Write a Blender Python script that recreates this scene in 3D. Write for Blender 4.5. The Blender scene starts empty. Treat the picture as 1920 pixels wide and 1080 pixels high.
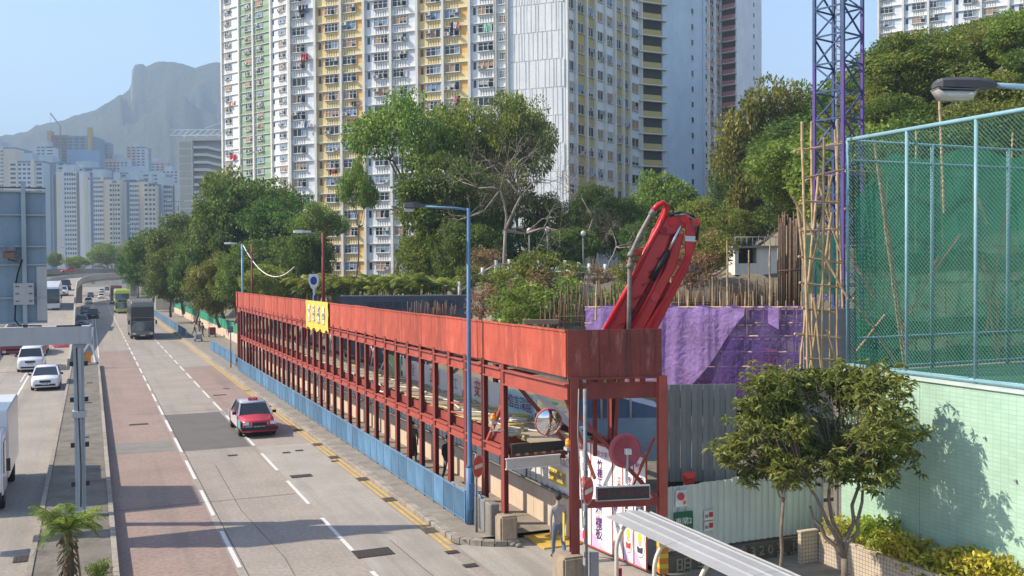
import bpy, bmesh, math, random
from mathutils import Vector, Matrix
import numpy as np
random.seed(7); RNG = np.random.default_rng(7)
S = bpy.context.scene
C = S.collection
R = math.radians

# ------------------------------------------------------------------ camera
FPX, CAMH = 1850.0, 7.85            # focal length in px of a 1920 px wide picture, eye height on the footbridge
YAW, PITCH, ROLL = R(23.113), R(1.162), R(0.4)
_f = Vector((math.sin(YAW)*math.cos(PITCH), math.cos(YAW)*math.cos(PITCH), -math.sin(PITCH)))
_r = Vector((math.cos(YAW), -math.sin(YAW), 0)); _u = _r.cross(_f)
_r, _u = _r*math.cos(ROLL)-_u*math.sin(ROLL), _u*math.cos(ROLL)+_r*math.sin(ROLL)
cam = bpy.data.cameras.new('camera'); cam.sensor_width = 36; cam.lens = 36*FPX/1920
cam.clip_start = 0.2; cam.clip_end = 9000
camo = bpy.data.objects.new('camera', cam); C.objects.link(camo)
M4 = Matrix((_r, _u, -_f)).transposed().to_4x4(); M4.translation = (0, 0, CAMH)
camo.matrix_world = M4; S.camera = camo

# ------------------------------------------------------------------ sky, sun, exposure
SUN_EL = R(41)
to_sun = Vector((-_r.x*math.cos(SUN_EL), -_r.y*math.cos(SUN_EL), math.sin(SUN_EL))).normalized()
az = math.atan2(to_sun.x, to_sun.y)
w = bpy.data.worlds.new('World'); S.world = w; w.use_nodes = True
nt = w.node_tree; nt.nodes.clear()
sky = nt.nodes.new('ShaderNodeTexSky'); sky.sky_type = 'NISHITA'; sky.sun_disc = False
sky.sun_elevation = SUN_EL; sky.sun_rotation = az
sky.altitude = 20; sky.air_density = 1.0; sky.dust_density = 0.8; sky.ozone_density = 2.5
bg = nt.nodes.new('ShaderNodeBackground'); bg.inputs[1].default_value = 0.15
wo = nt.nodes.new('ShaderNodeOutputWorld')
nt.links.new(sky.outputs[0], bg.inputs[0]); nt.links.new(bg.outputs[0], wo.inputs[0])
sl = bpy.data.lights.new('sun', 'SUN'); sl.energy = 4.6; sl.angle = R(0.5); sl.color = (1, 0.90, 0.75)
so = bpy.data.objects.new('sun', sl); C.objects.link(so); so.location = (-40, 0, 80)
so.rotation_euler = to_sun.to_track_quat('Z', 'Y').to_euler()
S.view_settings.view_transform = 'Standard'; S.view_settings.look = 'None'
S.view_settings.gamma = 1; S.view_settings.exposure = 0.95
try: S.view_settings.use_curve_mapping = False
except Exception: pass
S.cycles.max_bounces = 6; S.cycles.diffuse_bounces = 2; S.cycles.glossy_bounces = 2
S.cycles.transmission_bounces = 3; S.cycles.transparent_max_bounces = 12; S.cycles.volume_bounces = 0
try:
    S.cycles.use_denoising = True; S.cycles.denoiser = 'OPENIMAGEDENOISE'
except Exception: pass

# where a pixel of the photograph (1920 wide) meets a plane of the place
def ray(px, py): return _f + _r*((px-960)/FPX) - _u*((py-540)/FPX)
_o = Vector((0, 0, CAMH))
def G(px, py, z=0.0): d = ray(px, py); return _o + d*((z-CAMH)/d.z)
def PX(px, py, X): d = ray(px, py); return _o + d*(X/d.x)
def PY(px, py, Y): d = ray(px, py); return _o + d*(Y/d.y)
def PD(px, py, z): return _o + ray(px, py)*z

# ------------------------------------------------------------------ materials
MATS = {}
def mat(name, col, rough=0.75, metal=0.0, var=0.18, scale=1.5, bump=0.0, spec=0.35, streak=0.0, dirt=None, dirt_amt=0.0, coords='Object', trans=0.0, coat=0.0, fine=0.0, objvar=0.0, stretch=None, fade=None, fade_amt=0.0):
    """painted / mineral surface: base colour with large and fine mottling, optional vertical streaks and dirt"""
    if name in MATS: return MATS[name]
    m = bpy.data.materials.new(name); m.use_nodes = True; MATS[name] = m
    n = m.node_tree.nodes; l = m.node_tree.links
    b = n['Principled BSDF']
    b.inputs['Roughness'].default_value = rough; b.inputs['Metallic'].default_value = metal
    b.inputs['Specular IOR Level'].default_value = spec
    if coat: b.inputs['Coat Weight'].default_value = coat; b.inputs['Coat Roughness'].default_value = 0.08
    tc = n.new('ShaderNodeTexCoord')
    src = tc.outputs[coords]
    if coords == 'World':
        pass
    nz = n.new('ShaderNodeTexNoise'); nz.inputs['Scale'].default_value = scale; nz.inputs['Detail'].default_value = 6; nz.inputs['Roughness'].default_value = 0.65
    l.new(src, nz.inputs['Vector'])
    c = Vector(col[:3])
    ramp = n.new('ShaderNodeMapRange'); ramp.inputs[1].default_value = 0.3; ramp.inputs[2].default_value = 0.7
    ramp.inputs[3].default_value = 1-var; ramp.inputs[4].default_value = 1+var
    l.new(nz.outputs['Fac'], ramp.inputs[0])
    mul = n.new('ShaderNodeVectorMath'); mul.operation = 'SCALE'; mul.inputs[0].default_value = c
    l.new(ramp.outputs[0], mul.inputs['Scale'])
    out = mul.outputs[0]
    def mixin(out, fac_socket, color, amt):
        mx = n.new('ShaderNodeMix'); mx.data_type = 'RGBA'
        mt = n.new('ShaderNodeMath'); mt.operation = 'MULTIPLY'; mt.inputs[1].default_value = amt
        l.new(fac_socket, mt.inputs[0]); l.new(mt.outputs[0], mx.inputs[0])
        l.new(out, mx.inputs[6]); mx.inputs[7].default_value = (*color[:3], 1)
        return mx.outputs[2]
    if fine:
        n2 = n.new('ShaderNodeTexNoise'); n2.inputs['Scale'].default_value = scale*25; n2.inputs['Detail'].default_value = 3
        l.new(src, n2.inputs['Vector'])
        mr = n.new('ShaderNodeMapRange'); mr.inputs[1].default_value = 0.3; mr.inputs[2].default_value = 0.7; mr.inputs[3].default_value = 1-fine; mr.inputs[4].default_value = 1+fine
        l.new(n2.outputs['Fac'], mr.inputs[0])
        m2 = n.new('ShaderNodeVectorMath'); m2.operation = 'SCALE'; l.new(out, m2.inputs[0]); l.new(mr.outputs[0], m2.inputs['Scale']); out = m2.outputs[0]
    if streak or dirt_amt:
        mp = n.new('ShaderNodeMapping'); mp.inputs['Scale'].default_value = (5.5, 5.5, 0.28) if streak else (stretch or (1, 1, 1))
        l.new(src, mp.inputs[0])
        n3 = n.new('ShaderNodeTexNoise'); n3.inputs['Scale'].default_value = 1.0 if (streak or stretch) else scale*2.2; n3.inputs['Detail'].default_value = 5; n3.inputs['Roughness'].default_value = 0.6
        l.new(mp.outputs[0], n3.inputs['Vector'])
        m3 = n.new('ShaderNodeMapRange'); m3.inputs[1].default_value = 0.5; m3.inputs[2].default_value = 0.72
        l.new(n3.outputs['Fac'], m3.inputs[0])
        dc = dirt if dirt else (c*0.45)
        out = mixin(out, m3.outputs[0], dc, streak or dirt_amt)
    if fade:
        mp2 = n.new('ShaderNodeMapping'); mp2.inputs['Scale'].default_value = (2.6, 2.6, 0.5); mp2.inputs['Location'].default_value = (3.1, 7.7, 1.3); l.new(src, mp2.inputs[0])
        n5 = n.new('ShaderNodeTexNoise'); n5.inputs['Scale'].default_value = 1.6; n5.inputs['Detail'].default_value = 8; n5.inputs['Roughness'].default_value = 0.75; l.new(mp2.outputs[0], n5.inputs['Vector'])
        m5 = n.new('ShaderNodeMapRange'); m5.inputs[1].default_value = 0.54; m5.inputs[2].default_value = 0.66; l.new(n5.outputs['Fac'], m5.inputs[0])
        out = mixin(out, m5.outputs[0], fade, fade_amt)
    if objvar:
        oi = n.new('ShaderNodeObjectInfo'); mr = n.new('ShaderNodeMapRange'); mr.inputs[3].default_value = 1-objvar; mr.inputs[4].default_value = 1+objvar
        l.new(oi.outputs['Random'], mr.inputs[0])
        m2 = n.new('ShaderNodeVectorMath'); m2.operation = 'SCALE'; l.new(out, m2.inputs[0]); l.new(mr.outputs[0], m2.inputs['Scale']); out = m2.outputs[0]
    l.new(out, b.inputs['Base Color'])
    if bump:
        n4 = n.new('ShaderNodeTexNoise'); n4.inputs['Scale'].default_value = scale*12; n4.inputs['Detail'].default_value = 4
        l.new(src, n4.inputs['Vector'])
        bp = n.new('ShaderNodeBump'); bp.inputs['Strength'].default_value = bump; bp.inputs['Distance'].default_value = 0.03
        l.new(n4.outputs['Fac'], bp.inputs['Height']); l.new(bp.outputs[0], b.inputs['Normal'])
    if trans:
        b.inputs['Transmission Weight'].default_value = trans
    return m
def srgb(r, g, b):
    f = lambda v: (v/255/12.92) if v/255 <= 0.04045 else ((v/255+0.055)/1.055)**2.4
    return (f(r), f(g), f(b))
def leafmat(name, col, col2, trl=0.45):
    col = (col[0]*1.5, col[1]*1.25, col[2]*1.1); col2 = (col2[0]*1.65, col2[1]*1.45, col2[2]*1.2)
    m = bpy.data.materials.new(name); m.use_nodes = True; MATS[name] = m
    n = m.node_tree.nodes; l = m.node_tree.links; b = n['Principled BSDF']; o = n['Material Output']
    g = n.new('ShaderNodeNewGeometry'); oi = n.new('ShaderNodeObjectInfo')
    tc = n.new('ShaderNodeTexCoord')
    nz = n.new('ShaderNodeTexNoise'); nz.inputs['Scale'].default_value = 0.55; nz.inputs['Detail'].default_value = 3
    l.new(tc.outputs['Object'], nz.inputs['Vector'])
    mr = n.new('ShaderNodeMapRange'); mr.inputs[1].default_value = 0.35; mr.inputs[2].default_value = 0.68; l.new(nz.outputs['Fac'], mr.inputs[0])
    mx = n.new('ShaderNodeMix'); mx.data_type = 'RGBA'; l.new(mr.outputs[0], mx.inputs[0])
    mx.inputs[6].default_value = (*col, 1); mx.inputs[7].default_value = (*col2, 1)
    h = n.new('ShaderNodeHueSaturation'); l.new(mx.outputs[2], h.inputs['Color'])
    a = n.new('ShaderNodeMapRange'); a.inputs[3].default_value = 0.5; a.inputs[4].default_value = 1.6; l.new(g.outputs['Random Per Island'], a.inputs[0])
    l.new(a.outputs[0], h.inputs['Value'])
    a2 = n.new('ShaderNodeMapRange'); a2.inputs[3].default_value = 0.475; a2.inputs[4].default_value = 0.525; l.new(oi.outputs['Random'], a2.inputs[0])
    l.new(a2.outputs[0], h.inputs['Hue'])
    l.new(h.outputs[0], b.inputs['Base Color']); b.inputs['Roughness'].default_value = 0.5; b.inputs['Specular IOR Level'].default_value = 0.3
    t = n.new('ShaderNodeBsdfTranslucent'); l.new(h.outputs[0], t.inputs[0])
    ms = n.new('ShaderNodeMixShader'); ms.inputs[0].default_value = trl
    l.new(b.outputs[0], ms.inputs[1]); l.new(t.outputs[0], ms.inputs[2]); l.new(ms.outputs[0], o.inputs[0])
    return m
def glassmat(name, col=(0.02, 0.025, 0.03), rough=0.08):
    if name in MATS: return MATS[name]
    m = mat(name, col, rough=rough, var=0.3, scale=0.7, spec=0.6, objvar=0.5); return m
def netmat(name, col, alpha, scale=0.0, folds=0.15):
    """open-weave net: part opaque, part see-through, with uneven weave"""
    m = bpy.data.materials.new(name); m.use_nodes = True; MATS[name] = m
    n = m.node_tree.nodes; l = m.node_tree.links; b = n['Principled BSDF']; o = n['Material Output']
    tc = n.new('ShaderNodeTexCoord'); nz = n.new('ShaderNodeTexNoise'); nz.inputs['Scale'].default_value = 0.9; nz.inputs['Detail'].default_value = 6
    l.new(tc.outputs['Object'], nz.inputs['Vector'])
    mr = n.new('ShaderNodeMapRange'); mr.inputs[1].default_value = 0.3; mr.inputs[2].default_value = 0.7; mr.inputs[3].default_value = alpha-0.15; mr.inputs[4].default_value = alpha+0.15
    l.new(nz.outputs['Fac'], mr.inputs[0])
    b.inputs['Base Color'].default_value = (*col, 1); b.inputs['Roughness'].default_value = 0.8; b.inputs['Specular IOR Level'].default_value = 0.1
    tl = n.new('ShaderNodeBsdfTranslucent'); tl.inputs[0].default_value = (*col, 1)
    m1 = n.new('ShaderNodeMixShader'); m1.inputs[0].default_value = 0.5; l.new(b.outputs[0], m1.inputs[1]); l.new(tl.outputs[0], m1.inputs[2])
    n8 = n.new('ShaderNodeTexNoise'); n8.inputs['Scale'].default_value = 5.0; n8.inputs['Detail'].default_value = 5; l.new(tc.outputs['Object'], n8.inputs['Vector']); bp8 = n.new('ShaderNodeBump'); bp8.inputs['Strength'].default_value = 0.8; bp8.inputs['Distance'].default_value = 0.15; l.new(n8.outputs['Fac'], bp8.inputs['Height']); l.new(bp8.outputs[0], b.inputs['Normal'])
    tp = n.new('ShaderNodeBsdfTransparent')
    m2 = n.new('ShaderNodeMixShader'); l.new(mr.outputs[0], m2.inputs[0]); l.new(tp.outputs[0], m2.inputs[1]); l.new(m1.outputs[0], m2.inputs[2])
    l.new(m2.outputs[0], o.inputs[0]); return m

# ------------------------------------------------------------------ mesh builder
class MB:
    def __init__(s): s.v = []; s.f = []; s.m = []; s.sm = []
    def add(s, vs, fs, mi=0, smooth=False):
        k = len(s.v); s.v += [tuple(p) for p in vs]; s.f += [tuple(i+k for i in f) for f in fs]
        s.m += [mi]*len(fs); s.sm += [smooth]*len(fs); return s
    def box(s, x0, x1, y0, y1, z0, z1, mi=0):
        return s.add([(x0,y0,z0),(x1,y0,z0),(x1,y1,z0),(x0,y1,z0),(x0,y0,z1),(x1,y0,z1),(x1,y1,z1),(x0,y1,z1)],
                     [(0,3,2,1),(4,5,6,7),(0,1,5,4),(1,2,6,5),(2,3,7,6),(3,0,4,7)], mi)
    def bar(s, a, b, w, h=None, mi=0, up=(0,0,1)):
        """rectangular bar from a to b"""
        a, b = Vector(a), Vector(b); d = (b-a).normalized(); up = Vector(up)
        if abs(d.dot(up)) > 0.95: up = Vector((1, 0, 0)) if abs(d.x) < 0.9 else Vector((0, 1, 0))
        x = d.cross(up).normalized()*(w/2); y = x.cross(d).normalized()*((h or w)/2)
        return s.add([a-x-y, a+x-y, a+x+y, a-x+y, b-x-y, b+x-y, b+x+y, b-x+y],
                     [(0,1,2,3),(7,6,5,4),(0,4,5,1),(1,5,6,2),(2,6,7,3),(3,7,4,0)], mi)
    def ibeam(s, a, b, w, h, mi=0, up=(0,0,1), t=0.03):
        a, b = Vector(a), Vector(b); d = (b-a).normalized(); up = Vector(up)
        if abs(d.dot(up)) > 0.95: up = Vector((1, 0, 0))
        x = d.cross(up).normalized(); y = x.cross(d).normalized()
        o = y*(h/2-t/2)
        s.bar(a+o, b+o, w, t, mi, up); s.bar(a-o, b-o, w, t, mi, up); return s.bar(a, b, t, h-2*t, mi, up)
    def tube(s, pts, r, n=8, mi=0, cap=True, smooth=True):
        pts = [Vector(p) for p in pts]; rs = r if isinstance(r, (list, tuple)) else [r]*len(pts)
        vs = []; fs = []; px = None
        for i, p in enumerate(pts):
            d = ((pts[min(i+1, len(pts)-1)]-pts[max(i-1, 0)])).normalized()
            if px is None:
                ref = Vector((0, 0, 1)) if abs(d.z) < 0.9 else Vector((1, 0, 0)); px = d.cross(ref).normalized()
            px = (px - d*px.dot(d)).normalized(); py = d.cross(px)
            for k in range(n):
                a = 2*math.pi*k/n; vs.append(p + (px*math.cos(a)+py*math.sin(a))*rs[i])
        for i in range(len(pts)-1):
            for k in range(n):
                fs.append((i*n+k, i*n+(k+1) % n, (i+1)*n+(k+1) % n, (i+1)*n+k))
        s.add(vs, fs, mi, smooth)
        if cap: s.add([], [], mi); q = len(s.v)-len(vs); s.f += [tuple(q+k for k in reversed(range(n))), tuple(q+(len(pts)-1)*n+k for k in range(n))]; s.m += [mi]*2; s.sm += [False]*2
        return s
    def cyl(s, a, b, r, n=10, mi=0): return s.tube([a, b], r, n, mi)
    def prism(s, poly, y0, y1, mi=0, axis='y'):
        """polygon in (x,z) extruded in y (axis y), in (y,z) along x (axis x) or in (x,y) along z"""
        n = len(poly)
        def P(p, t): return {'y': (p[0], t, p[1]), 'x': (t, p[0], p[1]), 'z': (p[0], p[1], t)}[axis]
        vs = [P(p, y0) for p in poly]+[P(p, y1) for p in poly]
        fs = [(i, (i+1) % n, n+(i+1) % n, n+i) for i in range(n)]+[tuple(reversed(range(n))), tuple(range(n, 2*n))]
        return s.add(vs, fs, mi)
    def quad(s, a, b, c, d, mi=0): return s.add([a, b, c, d], [(0, 1, 2, 3)], mi)
    def disc(s, c, nrm, r, n=24, mi=0, ry=None):
        c, d = Vector(c), Vector(nrm).normalized(); ref = Vector((0,0,1)) if abs(d.z) < 0.9 else Vector((1,0,0))
        x = ref.cross(d).normalized(); y = d.cross(x)
        return s.add([c+x*math.cos(2*math.pi*k/n)*r+y*math.sin(2*math.pi*k/n)*(ry or r) for k in range(n)], [tuple(range(n))], mi)
    def loft(s, rings, mi=0, smooth=True, caps=True):
        n = len(rings[0]); vs = [p for r in rings for p in r]; fs = []
        for i in range(len(rings)-1):
            for k in range(n): fs.append((i*n+k, i*n+(k+1) % n, (i+1)*n+(k+1) % n, (i+1)*n+k))
        if caps: fs += [tuple(reversed(range(n))), tuple((len(rings)-1)*n+k for k in range(n))]
        return s.add(vs, fs, mi, smooth)
    def sphere(s, c, r, n=10, m=6, mi=0, sz=(1,1,1)):
        rings = []
        for i in range(m+1):
            t = math.pi*i/m; z = -math.cos(t); q = max(math.sin(t), 0.01)
            rings.append([(c[0]+r*q*math.cos(2*math.pi*k/n)*sz[0], c[1]+r*q*math.sin(2*math.pi*k/n)*sz[1], c[2]+r*z*sz[2]) for k in range(n)])
        return s.loft(rings, mi)
    def mesh(s, name, mats):
        me = bpy.data.meshes.new(name); me.from_pydata(s.v, [], s.f)
        for m in (mats if isinstance(mats, (list, tuple)) else [mats]): me.materials.append(m)
        me.polygons.foreach_set('material_index', s.m); me.polygons.foreach_set('use_smooth', s.sm); me.update(); return me
    def ob(s, name, mats, parent=None, **k): return ob(name, s.mesh(name, mats), parent, **k)
def ob(name, me, parent=None, loc=None, rz=0, label=None, cat=None, group=None, kind=None, scale=None, rot=None):
    o = bpy.data.objects.new(name, me); C.objects.link(o)
    if parent is not None: o.parent = parent
    if loc is not None: o.location = loc
    if rot is not None: o.rotation_euler = rot
    elif rz: o.rotation_euler = (0, 0, rz)
    if scale is not None: o.scale = scale if isinstance(scale, (tuple, list)) else (scale,)*3
    if label: o['label'] = label
    if cat: o['category'] = cat
    if group: o['group'] = group
    if kind: o['kind'] = kind
    return o
def thing(name, label, cat, loc=(0, 0, 0), rz=0, group=None, scale=None): return ob(name, None, None, loc, rz, label, cat, group, None, scale)
def tree_copy(o, parent=None, **k):
    c = o.copy(); C.objects.link(c); c.parent = parent
    for ch in o.children: tree_copy(ch, c)
    for key, v in k.items(): c[{'label': 'label', 'cat': 'category', 'group': 'group'}[key]] = v
    return c
def bevel(me, w=0.02, seg=1, ang=35):
    bm = bmesh.new(); bm.from_mesh(me)
    es = [e for e in bm.edges if len(e.link_faces) == 2 and e.calc_face_angle(0) > R(ang)]
    try: bmesh.ops.bevel(bm, geom=es, offset=w, segments=seg, affect='EDGES', clamp_overlap=True)
    except Exception: pass
    bm.to_mesh(me); bm.free(); return me
_TX = {}
def text_mesh(body, size=1.0, depth=0.004, align='CENTER', spacing=1.0, bold=0.0, vertical=False):
    key = (body, size, depth, align, spacing, bold, vertical)
    if key in _TX: return _TX[key]
    cu = bpy.data.curves.new('lettering', 'FONT'); cu.body = '\n'.join(body) if vertical else body
    cu.size = size; cu.extrude = depth; cu.align_x = align; cu.align_y = 'CENTER'; cu.space_line = spacing; cu.offset = bold; cu.resolution_u = 2
    t = bpy.data.objects.new('lettering', cu); C.objects.link(t)
    dg = bpy.context.evaluated_depsgraph_get(); dg.update()
    me = bpy.data.meshes.new_from_object(t.evaluated_get(dg))
    bpy.data.objects.remove(t); bpy.data.curves.remove(cu)
    me.name = 'lettering'; _TX[key] = me; return me
def lettering(body, m, parent, loc, rot=(R(90), 0, 0), size=0.3, name='lettering', **k):
    """flat lettering lying 3 mm proud of its board; text stands in the local x/z plane facing -y by default"""
    me = text_mesh(body, size, **k).copy(); me.materials.clear(); me.materials.append(m)
    return ob(name, me, parent, loc, rot=rot)
# ================================================================== the ground, roads, median, flyover
m_earth = mat('earth', (0.16, 0.14, 0.10), 0.95, var=0.35, scale=0.08, fine=0.2)
m_road = mat('worn_concrete_road', (0.30, 0.258, 0.215), 0.85, var=0.13, scale=0.35, fine=0.16, bump=0.15, dirt=(0.15, 0.13, 0.11), dirt_amt=0.45, stretch=(1.1, .05, 1), fade=(.33, .29, .25), fade_amt=.35)
m_red = mat('red_anti_skid', (0.275, 0.198, 0.163), 0.88, var=0.14, scale=0.3, fine=0.18, bump=0.2, dirt=(0.17, 0.14, 0.12), dirt_amt=0.55, stretch=(1.0, .045, 1), fade=(.29, .215, .18), fade_amt=.4)
m_patch = mat('dark_asphalt_patch', (0.125, 0.115, 0.105), 0.9, var=0.12, scale=0.8, fine=0.2, bump=0.3)
m_conc = mat('pale_concrete_slab', (0.33, 0.298, 0.255), 0.85, var=0.14, scale=0.5, fine=0.12, dirt=(0.18, 0.155, 0.13), dirt_amt=0.55, stretch=(1.2, .06, 1))
m_paint = mat('white_road_paint', (0.62, 0.6, 0.56), 0.7, var=0.15, scale=4, dirt=(0.35, 0.31, 0.27), dirt_amt=0.5)
m_yel = mat('yellow_road_paint', (0.52, 0.34, 0.09), 0.7, var=0.15, scale=3, dirt=(0.3, 0.25, 0.17), dirt_amt=0.85)
m_path = mat('footpath_concrete', (0.25, 0.215, 0.175), 0.9, var=0.2, scale=0.9, fine=0.15, dirt=(0.13, 0.11, 0.09), dirt_amt=0.6)
m_kerb = mat('kerb_concrete', (0.30, 0.26, 0.215), 0.9, var=0.2, scale=2.5, fine=0.12, dirt=(0.12, 0.1, 0.08), dirt_amt=0.55, objvar=0.15)
m_med = mat('mossy_median_concrete', (0.17, 0.15, 0.12), 0.95, var=0.25, scale=0.8, fine=0.2, bump=0.3, dirt=(0.07, 0.065, 0.05), dirt_amt=0.7)
m_iron = mat('cast_iron', (0.055, 0.045, 0.04), 0.7, metal=0.2, var=0.3, scale=20, bump=0.5)
m_conc_dk = mat('weathered_concrete', (0.23, 0.21, 0.185), 0.9, var=0.2, scale=0.6, fine=0.1, streak=0.5, dirt=(0.1, 0.09, 0.08))
m_conc_lt = mat('flyover_concrete', (0.36, 0.34, 0.30), 0.9, var=0.12, scale=0.3, streak=0.35, dirt=(0.2, 0.19, 0.17))
m_tar = mat('tar_joint', (0.06, 0.05, 0.045), 0.8)

# one terrain sheet: flat by the road, a planted terrace behind the site and a wooded hill on the right
def sstep(a, b, x): t = min(1, max(0, (x-a)/(b-a))); return t*t*(3-2*t)
def ground_h(x, y):
    h = -0.06
    s = 0.84*x-0.579*y
    h += 6.8*sstep(22, 25, x)*sstep(49, 56, y)*(1-sstep(150, 300, y))
    h += sstep(29, 60, x)*min(38, max(0, s)*0.72)*(1-sstep(260, 420, y))
    if x > 20 and y < 60: h += 1.0*math.sin(x*0.7)*math.sin(y*0.5)*sstep(28, 36, x)
    return h
xs = [-6000, -2500, -900, -300, -100, -40, -12, 0, 12, 18] + [20+1.5*i for i in range(60)] + [115, 125, 140, 160, 190, 230, 300, 450, 900, 2500, 6000]
ys = [-600, -200, -60, -20, 0, 10] + [14+2.0*i for i in range(60)] + [140, 150, 165, 180, 200, 230, 260, 300, 350, 420, 600, 1000, 1800, 3500, 7000]
vs = [(x, y, ground_h(x, y)) for y in ys for x in xs]; nx = len(xs)
fs = [(j*nx+i, j*nx+i+1, (j+1)*nx+i+1, (j+1)*nx+i) for j in range(len(ys)-1) for i in range(nx-1)]
MB().add(vs, fs, 0, True).ob('ground', m_earth, kind='structure')

road = MB().quad((0.42, -30, 0), (9.42, -30, 0), (9.42, 90, 0), (0.42, 90, 0)).quad((-3.2, 90, 0), (9.42, 90, 0), (9.6, 520, 0), (-3.2, 520, 0)).ob('road', m_road, kind='structure')
MB().quad((-14, -30, 0), (-1.45, -30, 0), (-1.45, 88, 0), (-14, 88, 0)).ob('road_left_carriageway', m_road, kind='structure')
Z1, Z2, Z3 = 0.004, 0.008, 0.012
def sheet(name, x0, x1, y0, y1, z, m, parent=None, kind=None): return MB().quad((x0, y0, z), (x1, y0, z), (x1, y1, z), (x0, y1, z)).ob(name, m, parent, kind=kind)
sheet('red_lane_surface', 0.43, 3.38, -30, 104, Z1, m_red, road)
sheet('red_lane_surface', 6.72, 9.3, 47.5, 84, Z1, m_red, road)
sheet('dark_repair_patch', 3.55, 6.45, 44.8, 56.5, Z1, m_patch, road)
sheet('dark_repair_patch', 0.5, 3.3, 45.2, 48.0, Z2, mat('grey_repair_patch', (0.2, 0.185, 0.16), 0.9, var=0.15, scale=1, fine=0.15), road)
sheet('concrete_slab', 6.66, 9.0, 10, 44.5, Z1, m_conc, road)
# lane dashes: 4 m marks, 2 m gaps
dash = MB().box(-0.06, 0.06, 0, 3.95, 0, 0.004).mesh('lane_dash', m_paint)
y = 14.6
while y < 330:
    ob('lane_dash', dash, road, (3.5, y, Z2)); y += 6.0
y = 14.9
while y < 150:
    ob('lane_dash', dash, road, (6.6, y, Z2)); y += 6.0
sheet('edge_line', 0.5, 0.6, 96, 300, Z2, m_paint, road)
sheet('edge_line', 0.12, 0.22, 88, 300, Z2, m_paint, road)
for x, y0, y1 in ((9.12, 25.8, 160), (9.32, 26.4, 160)): sheet('yellow_line', x-0.055, x+0.055, y0, y1, Z2, m_yel, road)
sheet('lane_line', -4.46, -4.34, 10, 88, Z1, m_paint, road); sheet('lane_line', -4.75, -4.65, 78, 88, Z1, m_paint, road)
sheet('lane_line', -8.2, -8.08, 40, 88, Z1, m_paint, road); sheet('lane_line', -8.5, -8.4, 60, 88, Z1, m_paint, road)
for k in range(12): MB().box(-4.72, -4.58, 58+k*3, 58.18+k*3, Z1, 0.02).ob('road_stud', m_paint, road)
# joints and manhole covers
for y in (20, 34.6, 57.5, 60): sheet('tar_joint', 0.45, 6.5, y, y+0.03, Z3, m_tar, road)
MB().bar((3.62, 20, Z3), (3.58, 80, Z3), 0.018, 0.002).ob('tar_joint', m_tar, road)
MB().tube([(8.05, 20.5, Z3), (7.9, 24.5, Z3), (7.85, 27.5, Z3)], 0.009, 4).ob('tar_joint', m_tar, road)
MB().tube([(4.6, 22, Z3), (4.75, 27, Z3), (4.4, 33, Z3), (4.5, 41, Z3)], 0.006, 4).ob('tar_joint', m_tar, road)
def cover(px, py, w, d):
    p = G(px, py); o = MB().box(-w/2, w/2, -d/2, d/2, 0, 0.006)
    for k in range(int(w/0.12)): o.box(-w/2+0.04+k*0.12, -w/2+0.09+k*0.12, -d/2+0.05, d/2-0.05, 0.006, 0.014)
    o.ob('manhole_cover', m_iron, road, loc=(p.x, p.y, Z3))
for a in ((700, 1037, 1.05, 0.75), (565, 893, 0.8, 0.5), (848, 1036, 0.36, 0.3), (882, 1061, 0.38, 0.3), (628, 865, 0.3, 0.22), (561, 845, 0.34, 0.3), (537, 849, 0.34, 0.28), (436, 854, 0.4, 0.25),
          (260, 796, 0.9, 0.45), (412, 741, 0.8, 0.35), (424, 729, 0.4, 0.3), (690, 897, 0.6, 0.4), (42, 1049, 0.45, 0.6), (465, 733, 0.5, 0.25)): cover(*a)
for px, py in ((608, 833), (640, 857), (690, 898), (742, 936), (818, 994), (573, 806), (514, 762)):     # gully gratings in the channel
    p = G(px, py); o = MB().box(-0.22, 0.22, -0.28, 0.28, 0, 0.008)
    for k in range(5): o.box(-0.19, 0.19, -0.24+k*0.11, -0.19+k*0.11, 0.008, 0.02)
    o.ob('gully_grating', mat('worn_grating', (.15, .125, .1), .8, var=.3, scale=15, bump=.4), road, loc=(min(p.x, 9.22), p.y, Z3))

# median
MB().box(-1.45, 0.4, -20, 88, -0.05, 0.30).ob('median', m_med, kind='structure')
med = bpy.data.objects['median']
for k in range(28): MB().box(0.405, 0.55, -20+k*3.87, -20+k*3.87+3.84, -0.02, 0.34).ob('kerb_stone', m_kerb, med)
for k in range(28): MB().box(-1.6, -1.455, -20+k*3.87, -20+k*3.87+3.84, -0.02, 0.33).ob('kerb_stone', m_kerb, med)
for px, py in ((165, 755), (158, 820), (168, 718)): 
    p = G(px, py, 0.3); MB().box(-0.18, 0.18, -0.25, 0.25, 0, 0.02).ob('inspection_cover', m_iron, med, loc=(p.x, p.y, 0.302))

# footpath with kerb stones, tactile strip and the bus-stop apron
fp = MB().add([(9.6, 26.2, 0.14), (14.3, 26.2, 0.14), (14.3, 250, 0.14), (9.6, 250, 0.14)], [(0, 1, 2, 3)]).ob('footpath', m_path, kind='structure')
MB().quad((9.42, -30, 0.0), (13.2, -30, 0.0), (13.2, 26.2, 0.0), (9.42, 26.2, 0.0)).ob('driveway', m_conc, kind='structure')
MB().quad((13.21, -30, 0.13), (18.2, -30, 0.13), (18.2, 26.2, 0.13), (13.21, 26.2, 0.13)).ob('pavement', m_path, kind='structure')
MB().box(14.31, 45, 26.2, 60, -0.3, 0.05).ob('building_site_ground', m_earth, kind='structure')
kb = bevel(MB().box(-0.13, 0.13, 0, 0.97, -0.05, 0.15).mesh('kerb_stone', m_kerb), 0.02)
for k in range(62): ob('kerb_stone', kb, fp, (9.55, 27.2+k*0.985, random.uniform(-0.008, 0.008)))
MB().box(9.42, 9.68, 88.4, 250, -0.05, 0.15).ob('kerb_stone', m_kerb, fp)
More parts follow.
